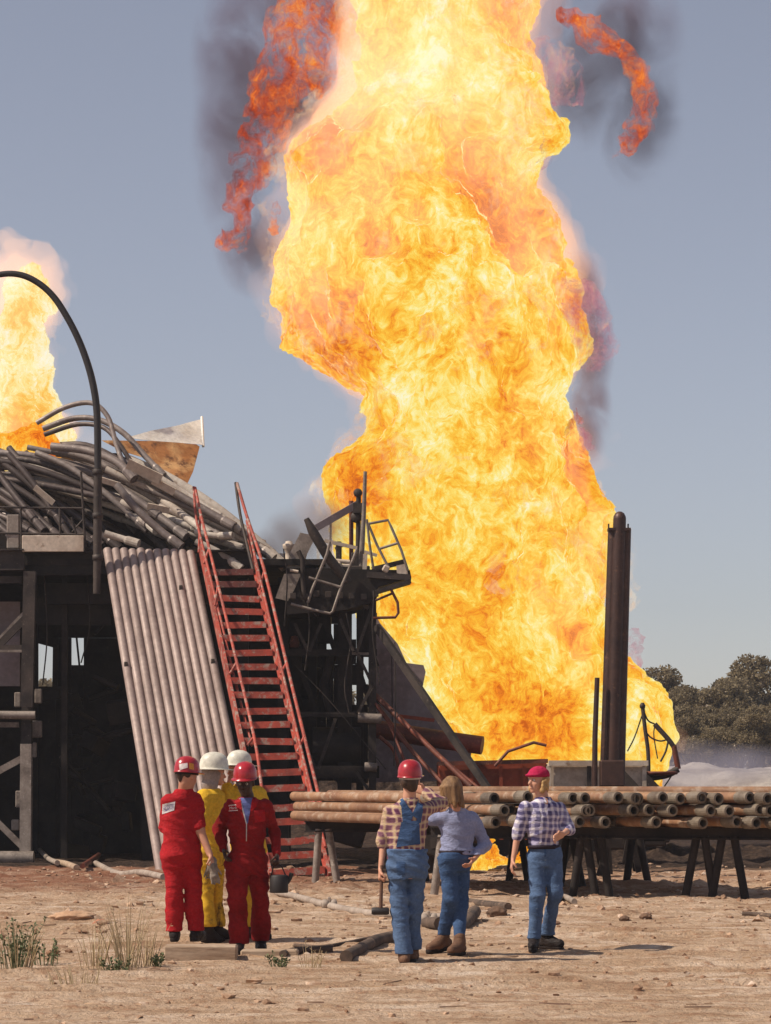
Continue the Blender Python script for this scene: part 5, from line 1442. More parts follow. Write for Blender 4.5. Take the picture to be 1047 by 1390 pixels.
C_YEL = cloth('yellow_turnout', (0.74, 0.44, 0.035), (0.62, 0.34, 0.025), (0.35, 0.19, .02))
C_YEL2 = surf('dirty_yellow_turnout', (0.62, 0.36, 0.03), (0.05, 0.03, 0.015), .9, 0, 3.4, (.50, .60), .25, .004, (0.30, .16, .03), 9, (.55, .7), spec=.15)
C_BLUE = cloth('blue_work_shirt', (0.30, 0.315, 0.46), (0.24, 0.255, 0.39))
C_DEN = cloth('denim', (0.105, 0.165, 0.285), (0.065, 0.110, 0.210), (0.21, 0.28, 0.38))
C_DEN2 = cloth('dark_denim', (0.062, 0.112, 0.225), (0.036, 0.070, 0.155), (0.11, 0.17, 0.28))
C_TEE = cloth('blue_tee', (0.13, 0.15, 0.34), (0.10, 0.12, 0.28))
C_GREYHOOD = cloth('grey_hood', (0.33, 0.27, 0.25), (0.22, 0.18, 0.17))
C_GLOVE = cloth('dirty_glove', (0.35, 0.29, 0.24), (0.10, 0.075, 0.06), (0.05, .04, .035))
C_BLACK = cloth('black_leather', (0.022, 0.016, 0.015), (0.03, 0.022, 0.02), rough=.55)
C_BROWN = cloth('brown_leather', (0.19, 0.10, 0.06), (0.11, 0.06, 0.04), (0.28, .19, .13), rough=.7)
C_BELT = cloth('belt_leather', (0.03, 0.018, 0.03), (0.02, 0.012, 0.015), rough=.5)
H_RED = surf('red_hat_shell', (0.42, 0.02, 0.03), (0.36, 0.015, 0.022), .28, 0, 3, bmp=.05, spec=.5, coat=.2)
H_WHT = surf('white_hat_shell', (0.72, 0.68, 0.58), (0.62, 0.57, 0.47), .4, 0, 3, bmp=.05, col3=(.45, .38, .30), mix3=(.66, .76))
H_CAP = cloth('crimson_cap', (0.45, 0.018, 0.075), (0.36, 0.014, 0.055))
M_BAND = surf('silver_band', (0.55, 0.5, 0.48), (0.4, 0.36, 0.34), .4, .3, 4)
def hair_mat(nm, c1, c2):
    return surf(nm, c1, c2, .6, 0, 9, (.35, .65), .8, .01, stretch=(2.2, 2.2, .5), spec=.4)
HR_DARK = hair_mat('dark_hair', (0.075, 0.038, 0.022), (0.030, 0.016, 0.010))
HR_BROWN = hair_mat('light_brown_hair', (0.30, 0.16, 0.065), (0.12, 0.06, 0.028))
HR_BLOND = hair_mat('blond_hair', (0.58, 0.36, 0.14), (0.34, 0.18, 0.065))
def plaid(nm, base, dark, mid, su, sv, third=None, sharp=.12):
    m, t, o = newmat(nm); b = ND(t, 'ShaderNodeBsdfPrincipled')
    tc = ND(t, 'ShaderNodeTexCoord'); sp = ND(t, 'ShaderNodeSeparateXYZ')
    nz = ND(t, 'ShaderNodeTexNoise'); nz.inputs['Scale'].default_value = 5; t.links.new(tc.outputs['Object'], nz.inputs['Vector'])
    wv = ND(t, 'ShaderNodeVectorMath', operation='MULTIPLY_ADD'); t.links.new(nz.outputs['Color'], wv.inputs[0]); wv.inputs[1].default_value = (.085, .085, .085); t.links.new(tc.outputs['Object'], wv.inputs[2])
    t.links.new(wv.outputs[0], sp.inputs[0])
    u = math_(t, 'MULTIPLY_ADD', sp.outputs['Y'], .55, sp.outputs['X'])
    def stripe(x, per, ph, wd):
        q = math_(t, 'FRACT', math_(t, 'ADD', math_(t, 'DIVIDE', x, per), ph))
        q = math_(t, 'ABSOLUTE', math_(t, 'SUBTRACT', q, .5))
        return mapr(t, q, wd, wd + sharp, 1, 0)
    a = stripe(u, su, 10.2, .22); c_ = stripe(sp.outputs['Z'], sv, 10.6, .22)
    lo_ = mapr(t, noise(t, tc.outputs['Object'], 3.5, 3, .5), .35, .65, .55, 1.0)
    both = math_(t, 'MULTIPLY', math_(t, 'MULTIPLY', a, c_), lo_); some = math_(t, 'MAXIMUM', a, c_)
    col = mixc(t, math_(t, 'MULTIPLY', some, .62), base, mid)
    col = mixc(t, both, col, dark)
    if third:
        f1 = stripe(u, su, 10.7, .03); f2 = stripe(sp.outputs['Z'], sv, 10.1, .03)
        col = mixc(t, math_(t, 'MULTIPLY', math_(t, 'MAXIMUM', f1, f2), .6), col, third)
    t.links.new(col, b.inputs['Base Color']); b.inputs['Roughness'].default_value = .92; b.inputs['Specular IOR Level'].default_value = .12
    t.links.new(bump(t, mapr(t, math_(t, 'ABSOLUTE', math_(t, 'SUBTRACT', noise(t, coords(t, (1, 1, 2.0), 'Object', (0, .5, .3)), 9, 4, .6, 1.2), .5)), 0, .16, 0, 1), .35, .02), b.inputs['Normal'])
    t.links.new(b.outputs[0], o.inputs['Surface']); return m
PL_BLUE = plaid('blue_white_plaid', (0.72, 0.66, 0.68), (0.030, 0.022, 0.12), (0.22, 0.19, 0.40), .068, .064, sharp=.14)
PL_RED = plaid('red_tan_plaid', (0.50, 0.34, 0.30), (0.10, 0.030, 0.07), (0.28, 0.12, 0.15), .058, .066, (0.60, 0.46, 0.22), sharp=.16)

def frame(fwd, pitch=0.0, roll=0.0):
    """columns: right, forward, up of a head facing the given plan direction"""
    f = Vector((fwd[0], fwd[1], 0)).normalized(); f = Vector((f.x * math.cos(pitch), f.y * math.cos(pitch), math.sin(pitch)))
    r = f.cross(Vector((0, 0, 1))).normalized(); u = r.cross(f)
    R = Matrix((r, f, u)).transposed()
    return R @ Matrix.Rotation(roll, 3, 'Y')

def person(label, D, J, facing, skin, garments, head, sc=1.0, hands=('relax', 'relax'), boots=None, neck_r=.058, build=1.0, seed=0, leg_r=1.0, arm_r=1.0, stand=0.0):
    """J: joints as (column, row, extra distance); l/r are the picture's left and right"""
    W_ = {k: np.array(P(a, b_, D + (c_ if c_ else 0))) for k, (a, b_, c_) in J.items()}
    base = (W_['ankl'] + W_['ankr']) / 2; gzv = gz_at(base[0], base[1]) + stand
    root_ = thing('person', (base[0], base[1], gzv), label, 'person')
    sh = (W_['shl'] + W_['shr']) / 2; hp = (W_['hipl'] + W_['hipr']) / 2; nk = W_['neck']; hd = W_['head']
    dv = W_['shr'] - W_['shl']; yaw = math.atan2(dv[1], dv[0])
    dh = W_['hipr'] - W_['hipl']
    B_ = build
    lerp = lambda a, b_, t_: a + (b_ - a) * t_
    sh = sh.copy(); W_['shl'][2] -= .022; W_['shr'][2] -= .022
    sl = [(hp + [0, 0, -.09], .135 * B_, .100 * B_), (hp, .160 * B_, .122 * B_), (lerp(hp, sh, .25), .142 * B_, .105 * B_), (lerp(hp, sh, .55), .150 * B_, .110 * B_), (lerp(hp, sh, .82), .170 * B_, .106 * B_), (sh + [0, 0, .005], .160 * B_, .088 * B_), (sh + [0, 0, .030], .125 * B_, .078 * B_), (lerp(sh, nk, .62), .088, .070), (lerp(sh, nk, 1.0), .062, .060)]
    sl = [(tuple(c_), w, d) for c_, w, d in sl]
    def limb(side, which, g=0.0, t1=1.0, k=.03):
        s_, e_, w_ = ('sh', 'el', 'wr') if which == 'arm' else ('hip', 'kn', 'ank')
        a, b_, c_ = W_[s_ + side], W_[e_ + side], W_[w_ + side]
        if which == 'arm': r = (.047 * arm_r, .041 * arm_r, .029 * arm_r)
        else: r = (.080 * leg_r, .056 * leg_r, .043 * leg_r)
        out = [RC(a, b_ if t1 >= .5 else lerp(a, b_, t1 * 2), r[0] * B_ + g, (r[1] if t1 >= .5 else lerp(np.array(r[0]), r[1], t1 * 2)) + g, k)]
        if t1 > .5: out.append(RC(b_, lerp(b_, c_, t1 * 2 - 1), r[1] + g, lerp(np.array(r[1]), r[2], t1 * 2 - 1) + g, k))
        return out
    # ---- head
    fw, pitch = facing
    R = frame(fw, pitch); Rn = np.array(R); hc = hd
    L = lambda x, y, z: hc + Rn @ np.array([x, y, z])
    hp_ = [EL(L(0, -.005, .02), (.076, .098, .098), Rn), EL(L(0, .028, -.052), (.056, .064, .062), Rn, .025), EL(L(0, .072, -.098), (.024, .020, .018), Rn, .02),
           RC(L(0, .088, .012), L(0, .112, -.026), .009, .0145, .014), EL(L(0, .098, -.033), (.019, .012, .009), Rn, .008),
           EL(L(0, .080, .030), (.055, .018, .014), Rn, .016), EL(L(-.036, .060, -.028), (.022, .024, .022), Rn, .02), EL(L(.036, .060, -.028), (.022, .024, .022), Rn, .02),
           EL(L(-.031, .098, .008), (.016, .018, .011), Rn, .010, True), EL(L(.031, .098, .008), (.016, .018, .011), Rn, .010, True),
           EL(L(0, .091, -.062), (.024, .011, .0065), Rn, .005), EL(L(0, .088, -.073), (.021, .010, .006), Rn, .005), EL(L(0, .103, -.0675), (.022, .006, .0018), Rn, .003, True),
           EL(L(-.078, -.008, -.004), (.010, .020, .032), Rn, .006), EL(L(.078, -.008, -.004), (.010, .020, .032), Rn, .006),
           RC(lerp(nk, hc, .1) + [0, 0, -.03], L(0, -.02, -.06), neck_r, neck_r * .95, .02)]
    body = hp_ + [TO(sl, yaw, .03, -.028)]
    for s_ in 'lr': body += limb(s_, 'arm', -.006) + limb(s_, 'leg', -.022)
    # ---- hands: palm, four unequal bent fingers, a thumb from the side of the palm
    for s_, mode in zip('lr', hands):
        if mode is None: continue
        w = W_['wr' + s_]; fa = w - W_['el' + s_]; fa /= np.linalg.norm(fa)
        if isinstance(mode, tuple): mode, hdir, pn = mode; hdir = np.array(hdir, float); hdir /= np.linalg.norm(hdir)
        else: hdir = fa; pn = None
        side = np.array([0, -1.0, 0]) if pn is None else np.array(pn, float)   # thumb side
        side = side - hdir * (side @ hdir); side /= np.linalg.norm(side)
        pal = np.cross(hdir, side) * (1 if s_ == 'l' else -1)                     # the way the fingers curl
        if pn is None and pal @ (np.array([W_['hip' + s_][0], W_['hip' + s_][1], w[2]]) - w) < 0: pal = -pal
        curl = {'relax': .45, 'grip': 1.25, 'flat': .12}[mode]
        for q in (-.026, -.009, .009, .026):
            body.append(RC(w + hdir * .018 + side * q * .7, w + hdir * .088 + side * q, .0165, .0135, .010))
        for j, (q, Lf) in enumerate(((.030, .070), (.011, .080), (-.009, .075), (-.028, .058))):
            p0 = w + hdir * .092 + side * q; d1 = hdir * math.cos(curl) + pal * math.sin(curl); d2 = hdir * math.cos(curl * 2.1) + pal * math.sin(curl * 2.1)
            p1 = p0 + d1 * Lf * .5; p2 = p1 + d2 * Lf * .5
            body.append(RC(p0 - hdir * .012, p1, .0108, .0098, .003)); body.append(RC(p1, p2, .0098, .0082, .003))
        t0 = w + hdir * .032 + side * .026; d1 = hdir * .62 + side * .62 + pal * .45; d1 /= np.linalg.norm(d1)
        t1_ = t0 + d1 * .042; d2 = hdir * .85 + side * .1 + pal * (.5 + .4 * curl); d2 /= np.linalg.norm(d2)
        body.append(RC(t0, t1_, .014, .0125, .010)); body.append(RC(t1_, t1_ + d2 * .036, .0125, .0095, .004))
    vt, fc = sdf_mesh(body, .0085, .022)
    np_mesh('body', vt, fc, skin, root_)
    # eyes
    for q in (-.031, .031):
        b_ = MB(); c_ = L(q, .083, .006); b_.lathe(Vector(c_), [(.001, -.013), (.010, -.007), (.0125, 0), (.010, .007), (.001, .013)], 10, tuple(Rn @ np.array([0, 1, 0])))
        e_ = b_.build('eye', EYE_W, root_)
        b_ = MB(); b_.lathe(Vector(L(q, .0935, .006)), [(.006, 0), (.0055, .002), (.001, .003)], 8, tuple(Rn @ np.array([0, 1, 0]))); b_.build('iris', EYE_D, e_)
    ctx = dict(W=W_, root=root_, sl=sl, yaw=yaw, limb=limb, L=L, R=Rn, Rm=R, hc=hc, lerp=lerp, sh=sh, hp=hp, D=D, seed=seed, gz=gzv)
    out = {}
    for gname, gm, spec in garments:
        prims, cuts, folds = spec(ctx)
        vt, fc = sdf_mesh(prims, .0105, .03, folds, cuts, seed)
        out[gname] = np_mesh(gname, vt, fc, gm, root_)
    if boots:
        for s_ in 'lr':
            an = W_['ank' + s_]; toe = W_.get('toe' + s_); 
            f_ = toe - an; f_[2] = 0; fl = np.linalg.norm(f_); f_ = f_ / fl; zg = gz_at(an[0], an[1]) + stand
            lift = max(0.0, an[2] - zg - .10)
            z0 = zg + lift
            a0 = np.array([an[0], an[1], z0])
            tl = .175
            toe_z = .0 if lift < .03 else -lift * .85
            tp = a0 + f_ * tl + [0, 0, .042 + toe_z]; hl = a0 - f_ * .055 + [0, 0, .045]
            pr = [RC(a0 + [0, 0, .15], a0 + [0, 0, .09], .050, .048, .02), RC(hl, lerp(hl, tp, .6), .043, .045, .02), RC(lerp(hl, tp, .5), tp, .046, .041, .02), RC(a0 + [0, 0, .10], lerp(hl, tp, .65) + [0, 0, .012], .050, .042, .03)]
            vt, fc = sdf_mesh(pr, .008, .02, (.0015, .0015), (), seed)
            bt = np_mesh('boot', vt, fc, boots, root_)
            pr = [RC(hl - [0, 0, .034], lerp(hl, tp, .35) - [0, 0, .034], .040, .038, .01), RC(lerp(hl, tp, .4) - [0, 0, .032], tp - [0, 0, .030], .040, .040, .01)]
            vt, fc = sdf_mesh(pr, .008, .01); 
            if lift < .03: vt = vt[:, :] * [1, 1, 1]; vt[:, 2] = np.clip(vt[:, 2], zg - .01, zg + .032)
            np_mesh('sole', vt, fc, C_BLACK, bt)
    head(ctx)
    return ctx, out
EYE_W = surf('eye_white', (.6, .55, .5), (.55, .5, .45), .3, 0, 4, bmp=0)
EYE_D = surf('eye_iris', (.03, .02, .015), (.03, .02, .015), .2, 0, 4, bmp=0)

# garments
def g_coverall(sleeve=1.0, g=.022, legg=.030, v_neck=None, leg_end=.97):
    def f(c):
        pr = [TO(c['sl'], c['yaw'], .03, g - .012)]
        for s_ in 'lr':
            t1 = sleeve if not isinstance(sleeve, dict) else sleeve[s_]
            pr += c['limb'](s_, 'arm', g - .010, t1, .026)
            W_ = c['W']; kn, an = W_['kn' + s_], W_['ank' + s_]
            pr += [RC(W_['hip' + s_], kn, .086 + legg * .5, .062 + legg * .5, .03), RC(kn, c['lerp'](kn, an, leg_end), .062 + legg * .5, .052 + legg * .75, .02)]
        cuts = [(c['hc'] + [0, 0, -.005], (0, 0, 1), .16)]
        cuts = [((c['lerp'](c['sh'], c['W']['neck'], 1.0)), (0, 0, 1), .13)]
        for s_ in 'lr': cuts.append((c['lerp'](c['W']['kn' + s_], c['W']['ank' + s_], leg_end), (0, 0, -1), .16))
        if v_neck is not None:
            L = c['lerp'](c['sh'], c['hp'], 0.0)
        return pr, cuts, (.0080, .0035)
    return f
def g_shirt(sleeve=1.0, g=.014, hem=0.05):
    def f(c):
        pr = [TO(c['sl'], c['yaw'], .03, g - .010)]
        for s_ in 'lr':
            t1 = sleeve if not isinstance(sleeve, dict) else sleeve[s_]
            pr += c['limb'](s_, 'arm', g - .002, t1, .026)
        cuts = [(c['lerp'](c['sh'], c['W']['neck'], 1.0), (0, 0, 1), .13), (c['lerp'](c['hp'], c['sh'], hem), (0, 0, -1), .34)]
        return pr, cuts, (.0075, .0032)
    return f
def g_pants(g=.012, top=.22, flare=.0, leg_end=.98, thigh=.0, waist=.0):
    def f(c):
        pr = [TO(c['sl'], c['yaw'], .03, g - .008)]
        for s_ in 'lr':
            W_ = c['W']; kn, an = W_['kn' + s_], W_['ank' + s_]
            pr += [RC(W_['hip' + s_], kn, .082 + g * .5 + thigh, .058 + g * .5, .025), RC(kn, c['lerp'](kn, an, leg_end), .058 + g * .5, .047 + g + flare, .02)]
        cuts = [(c['lerp'](c['hp'], c['sh'], top), (0, 0, 1), .42)]
        cuts += [((c['sh'] + c['hp']) / 2 + [0, 0, .1], (0, 0, 1), .0001)]
        # everything above the waist goes
        w = c['lerp'](c['hp'], c['sh'], top)
        cuts = [(w, (0, 0, 1), 2.0)]
        pr[0] = TO(c['sl'], c['yaw'], .03, g - .008 + waist)
        for s_ in 'lr': cuts.append((c['lerp'](c['W']['kn' + s_], c['W']['ank' + s_], leg_end), (0, 0, -1), .14))
        return pr, cuts, (.0075, .0032)
    return f
def shell(c, prims, nm, mat, h=.008, folds=(.004, .003), k=.02, cuts=()):
    vt, fc = sdf_mesh(prims, h, k, folds, cuts, c['seed'], nm == 'hair'); return np_mesh(nm, vt, fc, mat, c['root'])
def hard_hat(c, mat, brim='cap', tilt=0.0, up=.075, back=0.0, band=False, scale=1.0):
    R = Matrix(c['Rm']) @ Matrix.Rotation(tilt, 3, 'X'); o_ = Vector(c['hc']) + R @ Vector((0, -.005 + back, up))
    n = 40; V = []; Fc = []
    prof = [(1.0, -.012), (1.0, .0), (.985, .035), (.93, .068), (.80, .098), (.58, .121), (.30, .133), (0.02, .137)]
    def ring(rx, ry, z, ext=lambda a: 0.0):
        return [o_ + R @ (Vector((math.sin(a) * (rx + ext(a)), math.cos(a) * (ry + ext(a)), z)) * scale) for a in [2 * math.pi * k / n for k in range(n)]]
    rings = []
    if brim == 'full':
        ext = lambda a: .066 + .020 * math.cos(a) ** 2
        rings += [ring(.100, .122, -.008), ring(.104, .126, -.022, ext), ring(.106, .128, -.018, ext)]
    else:
        ext = lambda a: .010 + .055 * max(0, math.cos(a)) ** 1.5
        rings += [ring(.100, .122, -.008), ring(.102, .124, -.020, ext), ring(.104, .126, -.014, ext)]
    for s_, z in prof: rings.append(ring(.108 * s_, .130 * s_, z))
    m_ = MB()
    for rg_ in rings: V += rg_
    for i in range(len(rings) - 1):
        for k in range(n):
            k2 = (k + 1) % n; Fc.append((i * n + k, i * n + k2, (i + 1) * n + k2, (i + 1) * n + k))
    m_.add(V, Fc, True)
    hat = m_.build('hard_hat', mat, c['root'])
    # raised ridges over the crown
    for dx in (-.028, 0, .028):
        q = MB(); pts = []
        for k in range(13):
            a = -1.15 + 2.3 * k / 12
            pts.append(o_ + R @ (Vector((dx, math.sin(a) * .118, .004 + math.cos(a) * .128 * (1 - abs(dx) * 2.2))) * scale))
        q.tube(pts, .0075, 6); q.build('ridge', mat, hat)
    if band:
        q = MB(); q.add(*band_mesh(o_, R, .098, .118, -.036, -.010, n)); q.build('hat_band', M_BAND if band == 1 else C_BLACK, hat)
    return hat, o_, R
def band_mesh(o_, R, rx, ry, z0, z1, n):
    V = []; Fc = []
    for z, e_ in ((z0, 0), (z1, 0), (z1, -.006), (z0, -.006)):
        V += [o_ + R @ Vector((math.sin(a) * (rx + e_), math.cos(a) * (ry + e_), z)) for a in [2 * math.pi * k / n for k in range(n)]]
    for i in range(4):
        for k in range(n): Fc.append((i * n + k, i * n + (k + 1) % n, ((i + 1) % 4) * n + (k + 1) % n, ((i + 1) % 4) * n + k))
    return V, Fc, True
from mathutils.bvhtree import BVHTree
def decal(target, quad, nm, mat, nu=10, nv=6, off=.004, txt=None, tm=None, border=None, parent=None):
    """sews a thin patch on a garment: quad is the patch's four corners as seen in the photograph; lettering follows the cloth"""
    me = target.data; og = parent_origin(target)
    vs = [Vector(v_.co) + og for v_ in me.vertices]; bv = BVHTree.FromPolygons(vs, [tuple(p_.vertices) for p_ in me.polygons])
    eye = Vector((0, 0, CAMH))
    def hit(u, v_, o2):
        a = Vector(quad[0]).lerp(Vector(quad[1]), u); b_ = Vector(quad[3]).lerp(Vector(quad[2]), u); p_ = a.lerp(b_, v_)
        d = (P(p_.x, p_.y, 20) - eye).normalized(); h_ = bv.ray_cast(eye, d)
        if h_[0] is None: return None
        nrm = h_[1] if h_[1].dot(d) < 0 else -h_[1]
        return h_[0] - d * o2
    grid = [[hit(i / nu, j / nv, off) for i in range(nu + 1)] for j in range(nv + 1)]
    known = [g_ for r_ in grid for g_ in r_ if g_ is not None]
    if not known: return None
    miss = {j * (nu + 1) + i for j, r_ in enumerate(grid) for i, g_ in enumerate(r_) if g_ is None}
    grid = [[g_ if g_ is not None else known[0] for g_ in r_] for r_ in grid]
    q = MB(); V = [p_ for r_ in grid for p_ in r_]; n = nu + 1
    F1 = [(j * n + i, j * n + i + 1, (j + 1) * n + i + 1, (j + 1) * n + i) for j in range(nv) for i in range(nu)]
    F1 = [f_ for f_ in F1 if not (set(f_) & miss)]
    back = [p_ + Vector((0, .003, 0)) for p_ in V]; m_ = len(V)
    q.add(V + back, F1 + [tuple(m_ + k for k in reversed(f_)) for f_ in F1])
    po = q.build(nm, mat, parent or target.parent)
    if txt:
        cu = bpy.data.curves.new('lettering', 'FONT'); cu.body = txt; cu.size = 1; cu.resolution_u = 2
        to = bpy.data.objects.new('lettering', cu); COL.objects.link(to)
        bpy.context.view_layer.update()
        me2 = bpy.data.meshes.new_from_object(to); bpy.data.objects.remove(to)
        bm = bmesh.new(); bm.from_mesh(me2); bmesh.ops.triangulate(bm, faces=bm.faces[:]); 
        co = np.array([v_.co[:] for v_ in bm.verts]); lo = co.min(0); hi = co.max(0)
        V = []
        for c_ in co:
            u = .10 + .80 * (c_[0] - lo[0]) / (hi[0] - lo[0]); v_ = .80 - .60 * (c_[1] - lo[1]) / (hi[1] - lo[1]) if border is None else .72 - .44 * (c_[1] - lo[1]) / (hi[1] - lo[1])
            V.append(hit(u, v_, off + .004))
        if all(v_ is not None for v_ in V):
            q = MB(); q.add(V, [tuple(w.index for w in f_.verts) for f_ in bm.faces]); q.build('lettering', tm, po)
        bm.free()
    if border:
        w = .07
        for (u0, v0, u1, v1) in ((0, 0, 1, w * 1.6), (0, 1 - w * 1.6, 1, 1), (0, 0, w, 1), (1 - w, 0, 1, 1)):
            V = [hit(u0 + (u1 - u0) * a, v0 + (v1 - v0) * b_, off + .003) for b_ in (0, 1) for a in (0, .25, .5, .75, 1)]
            if all(v_ is not None for v_ in V):
                q = MB(); q.add(V, [(i, i + 1, i + 6, i + 5) for i in range(4)]); q.build('border', border, po)
    return po
M_WPATCH = cloth('white_patch', (.72, .66, .66), (.62, .56, .56)); M_INK = cloth('blue_ink', (.07, .06, .25), (.07, .06, .25)); M_WINK = cloth('white_thread', (.75, .65, .62), (.75, .65, .62))
M_ORANGE = surf('orange_sticker', (.70, .30, .03), (.55, .2, .02), .4, 0, 30, bmp=0)
none_head = lambda c: None

# 1 --- man in red, back turned, patch on his back
def head1(c):
    L = c['L']; R = c['R']
    shell(c, [EL(L(0, -.02, .03), (.083, .096, .080), R), RC(L(0, -.085, .0), L(0, -.075, -.045), .028, .020, .03)], 'hair', HR_DARK)
    hat, o_, Rm = hard_hat(c, H_RED, 'cap', tilt=.08, up=.050, band=2)
    c['hat'] = hat
J = dict(head=(254, 1054, -.02), neck=(250, 1071, 0), shl=(229, 1085, -.06), shr=(264, 1084, .06), ell=(226, 1122, .05), wrl=(240, 1152, .30), elr=(271, 1126, -.04), wrr=(285, 1160, -.10),
         hipl=(235, 1160, -.02), hipr=(257, 1160, .03), knl=(237, 1214, -.03), knr=(262, 1214, .03), ankl=(237, 1266, .02), ankr=(266, 1265, .06), toel=(240, 1275, .4), toer=(278, 1272, .3))
c1, o1 = person('man in short-sleeved red coverall, white patch on his back, red hard hat', 24.25, J, ((.62, .78), -.15), SK_LIGHT,
    [('coverall', C_RED, g_coverall({'l': .5, 'r': .44}, .026, .042))], head1, hands=('relax', 'grip'), boots=C_BLACK, build=1.10, seed=1, leg_r=1.08, arm_r=1.22, stand=.125)
decal(o1['coverall'], [(220.5, 1092), (238, 1088), (236.5, 1100), (220, 1105.5)], 'back_patch', M_WPATCH, txt='HALLIBURTON', tm=M_INK)
decal(c1['hat'], [(243, 1037.5), (254.5, 1035.5), (255, 1042), (244, 1045.5)], 'sticker', M_WINK, 6, 4, .003, parent=c1['hat'])
decal(c1['hat'], [(257, 1035.5), (263, 1037), (263.5, 1045), (257, 1044)], 'sticker', M_ORANGE, 5, 4, .003, parent=c1['hat'])
# 2 --- man in yellow with a white wide-brimmed hat
def head2(c):
    L = c['L']; R = c['R']
    shell(c, [EL(L(0, -.02, .0), (.090, .105, .095), R), RC(L(0, -.03, -.04), L(0, -.03, -.11), .085, .095, .03)], 'grey_hood', C_GREYHOOD, cuts=[(L(0, .05, -.03), tuple(R @ np.array([0, 1, -.2])), .14)])
    hard_hat(c, H_WHT, 'full', tilt=.06, up=.060, scale=1.13)
J = dict(head=(291, 1050, 0), neck=(287, 1070, 0), shl=(277, 1078, -.14), shr=(297, 1079, .14), ell=(276, 1112, -.18), wrl=(289, 1138, .02), elr=(305, 1108, .12), wrr=(307, 1080, .2),
         hipl=(279, 1158, -.05), hipr=(292, 1158, .08), knl=(281, 1212, -.02), knr=(294, 1210, .12), ankl=(282, 1262, 0), ankr=(295, 1262, .14), toel=(296, 1272, .1), toer=(310, 1268, .24))
c2, o2 = person('man in yellow turnout gear and grey hood under a wide-brimmed white hard hat', 26.3, J, ((.94, .30), -.08), SK_LIGHT,
    [('jacket', C_YEL, g_shirt(.95, .034, -.18)), ('trousers', C_YEL2, g_pants(.026, .1, .012, .92))], head2, boots=C_BLACK, build=1.0, seed=2, leg_r=.9)
# 3 --- man in yellow behind the man in front
def head3(c):
    L = c['L']; R = c['R']
    shell(c, [EL(L(0, -.02, .02), (.085, .098, .088), R), RC(L(0, -.07, -.02), L(0, -.06, -.09), .05, .06, .03)], 'hood', C_GREYHOOD, cuts=[(L(0, .04, -.03), tuple(R @ np.array([0, 1, -.2])), .14)])
    hard_hat(c, H_WHT, 'full', tilt=.12, up=.062, scale=1.0)
J = dict(head=(324, 1045, 0), neck=(329, 1064, .02), shl=(318, 1075, -.05), shr=(350, 1075, .06), ell=(306, 1092, -.16), wrl=(310, 1066, -.10), elr=(355, 1108, .06), wrr=(347, 1128, -.16),
         hipl=(328, 1156, 0), hipr=(346, 1156, .02), knl=(334, 1212, 0), knr=(349, 1210, .04), ankl=(338, 1262, 0), ankr=(351, 1262, .05), toel=(328, 1276, -.12), toer=(360, 1272, -.05))
c3, o3 = person('man in yellow gear and white hard hat, mostly hidden behind the front man in red', 26.6, J, ((-.75, -.35), -.1), SK_LIGHT,
    [('jacket', C_YEL, g_shirt(.95, .030, -.18)), ('trousers', C_YEL2, g_pants(.024, .1, .01, .92))], head3, boots=C_BLACK, seed=3, leg_r=.9)
# 4 --- man in red coming towards the camera
def head4(c):
    L = c['L']; R = c['R']
    shell(c, [EL(L(0, -.022, .02), (.082, .092, .085), R)], 'hair', C_BLACK, folds=(.002, .003))
    c['hat'] = hard_hat(c, H_RED, 'cap', tilt=.0, up=.062)[0]
J = dict(head=(333, 1063, -.05), neck=(337, 1082, 0), shl=(314, 1092, -.02), shr=(360, 1090, .04), ell=(298, 1126, .14), wrl=(304, 1154, -.02), elr=(373, 1130, .10), wrr=(376, 1160, -.02),
         hipl=(322, 1172, 0), hipr=(349, 1170, .04), knl=(323, 1228, -.08), knr=(354, 1226, .10), ankl=(324, 1283, -.02), ankr=(354, 1279, .26), toel=(322, 1292, -.4), toer=(356, 1288, -.1))
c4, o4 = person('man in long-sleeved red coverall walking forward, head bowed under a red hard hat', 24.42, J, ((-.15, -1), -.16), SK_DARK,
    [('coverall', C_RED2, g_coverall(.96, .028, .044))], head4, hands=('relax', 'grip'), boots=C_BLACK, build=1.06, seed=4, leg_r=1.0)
decal(o4['coverall'], [(310.5, 1093), (323, 1092), (323, 1100.5), (310.5, 1101.5)], 'name_patch', C_RED, 8, 5, .004, txt='Mark', tm=M_WINK, border=M_WINK)
decal(o4['coverall'], [(326, 1083), (343, 1083), (336.5, 1118), (334.8, 1118)], 'tee_shirt', C_TEE, 6, 10, .004)
decal(o4['coverall'], [(324.5, 1084), (326.5, 1084), (335.4, 1119), (334.2, 1119)], 'zip', M_BAND, 2, 10, .006)
decal(o4['coverall'], [(334.2, 1119), (335.4, 1119), (335.2, 1142), (334.0, 1142)], 'zip', M_BAND, 2, 8, .005)
decal(o4['coverall'], [(318, 1086), (326, 1080), (329, 1100), (322, 1096)], 'collar', C_RED, 5, 5, .010)
decal(o4['coverall'], [(343, 1080), (352, 1086), (347, 1097), (339.5, 1102)], 'collar', C_RED, 5, 5, .010)
decal(o4['coverall'], [(345, 1100), (360, 1099), (360, 1115), (346, 1117)], 'chest_pocket', C_RED, 6, 6, .006)
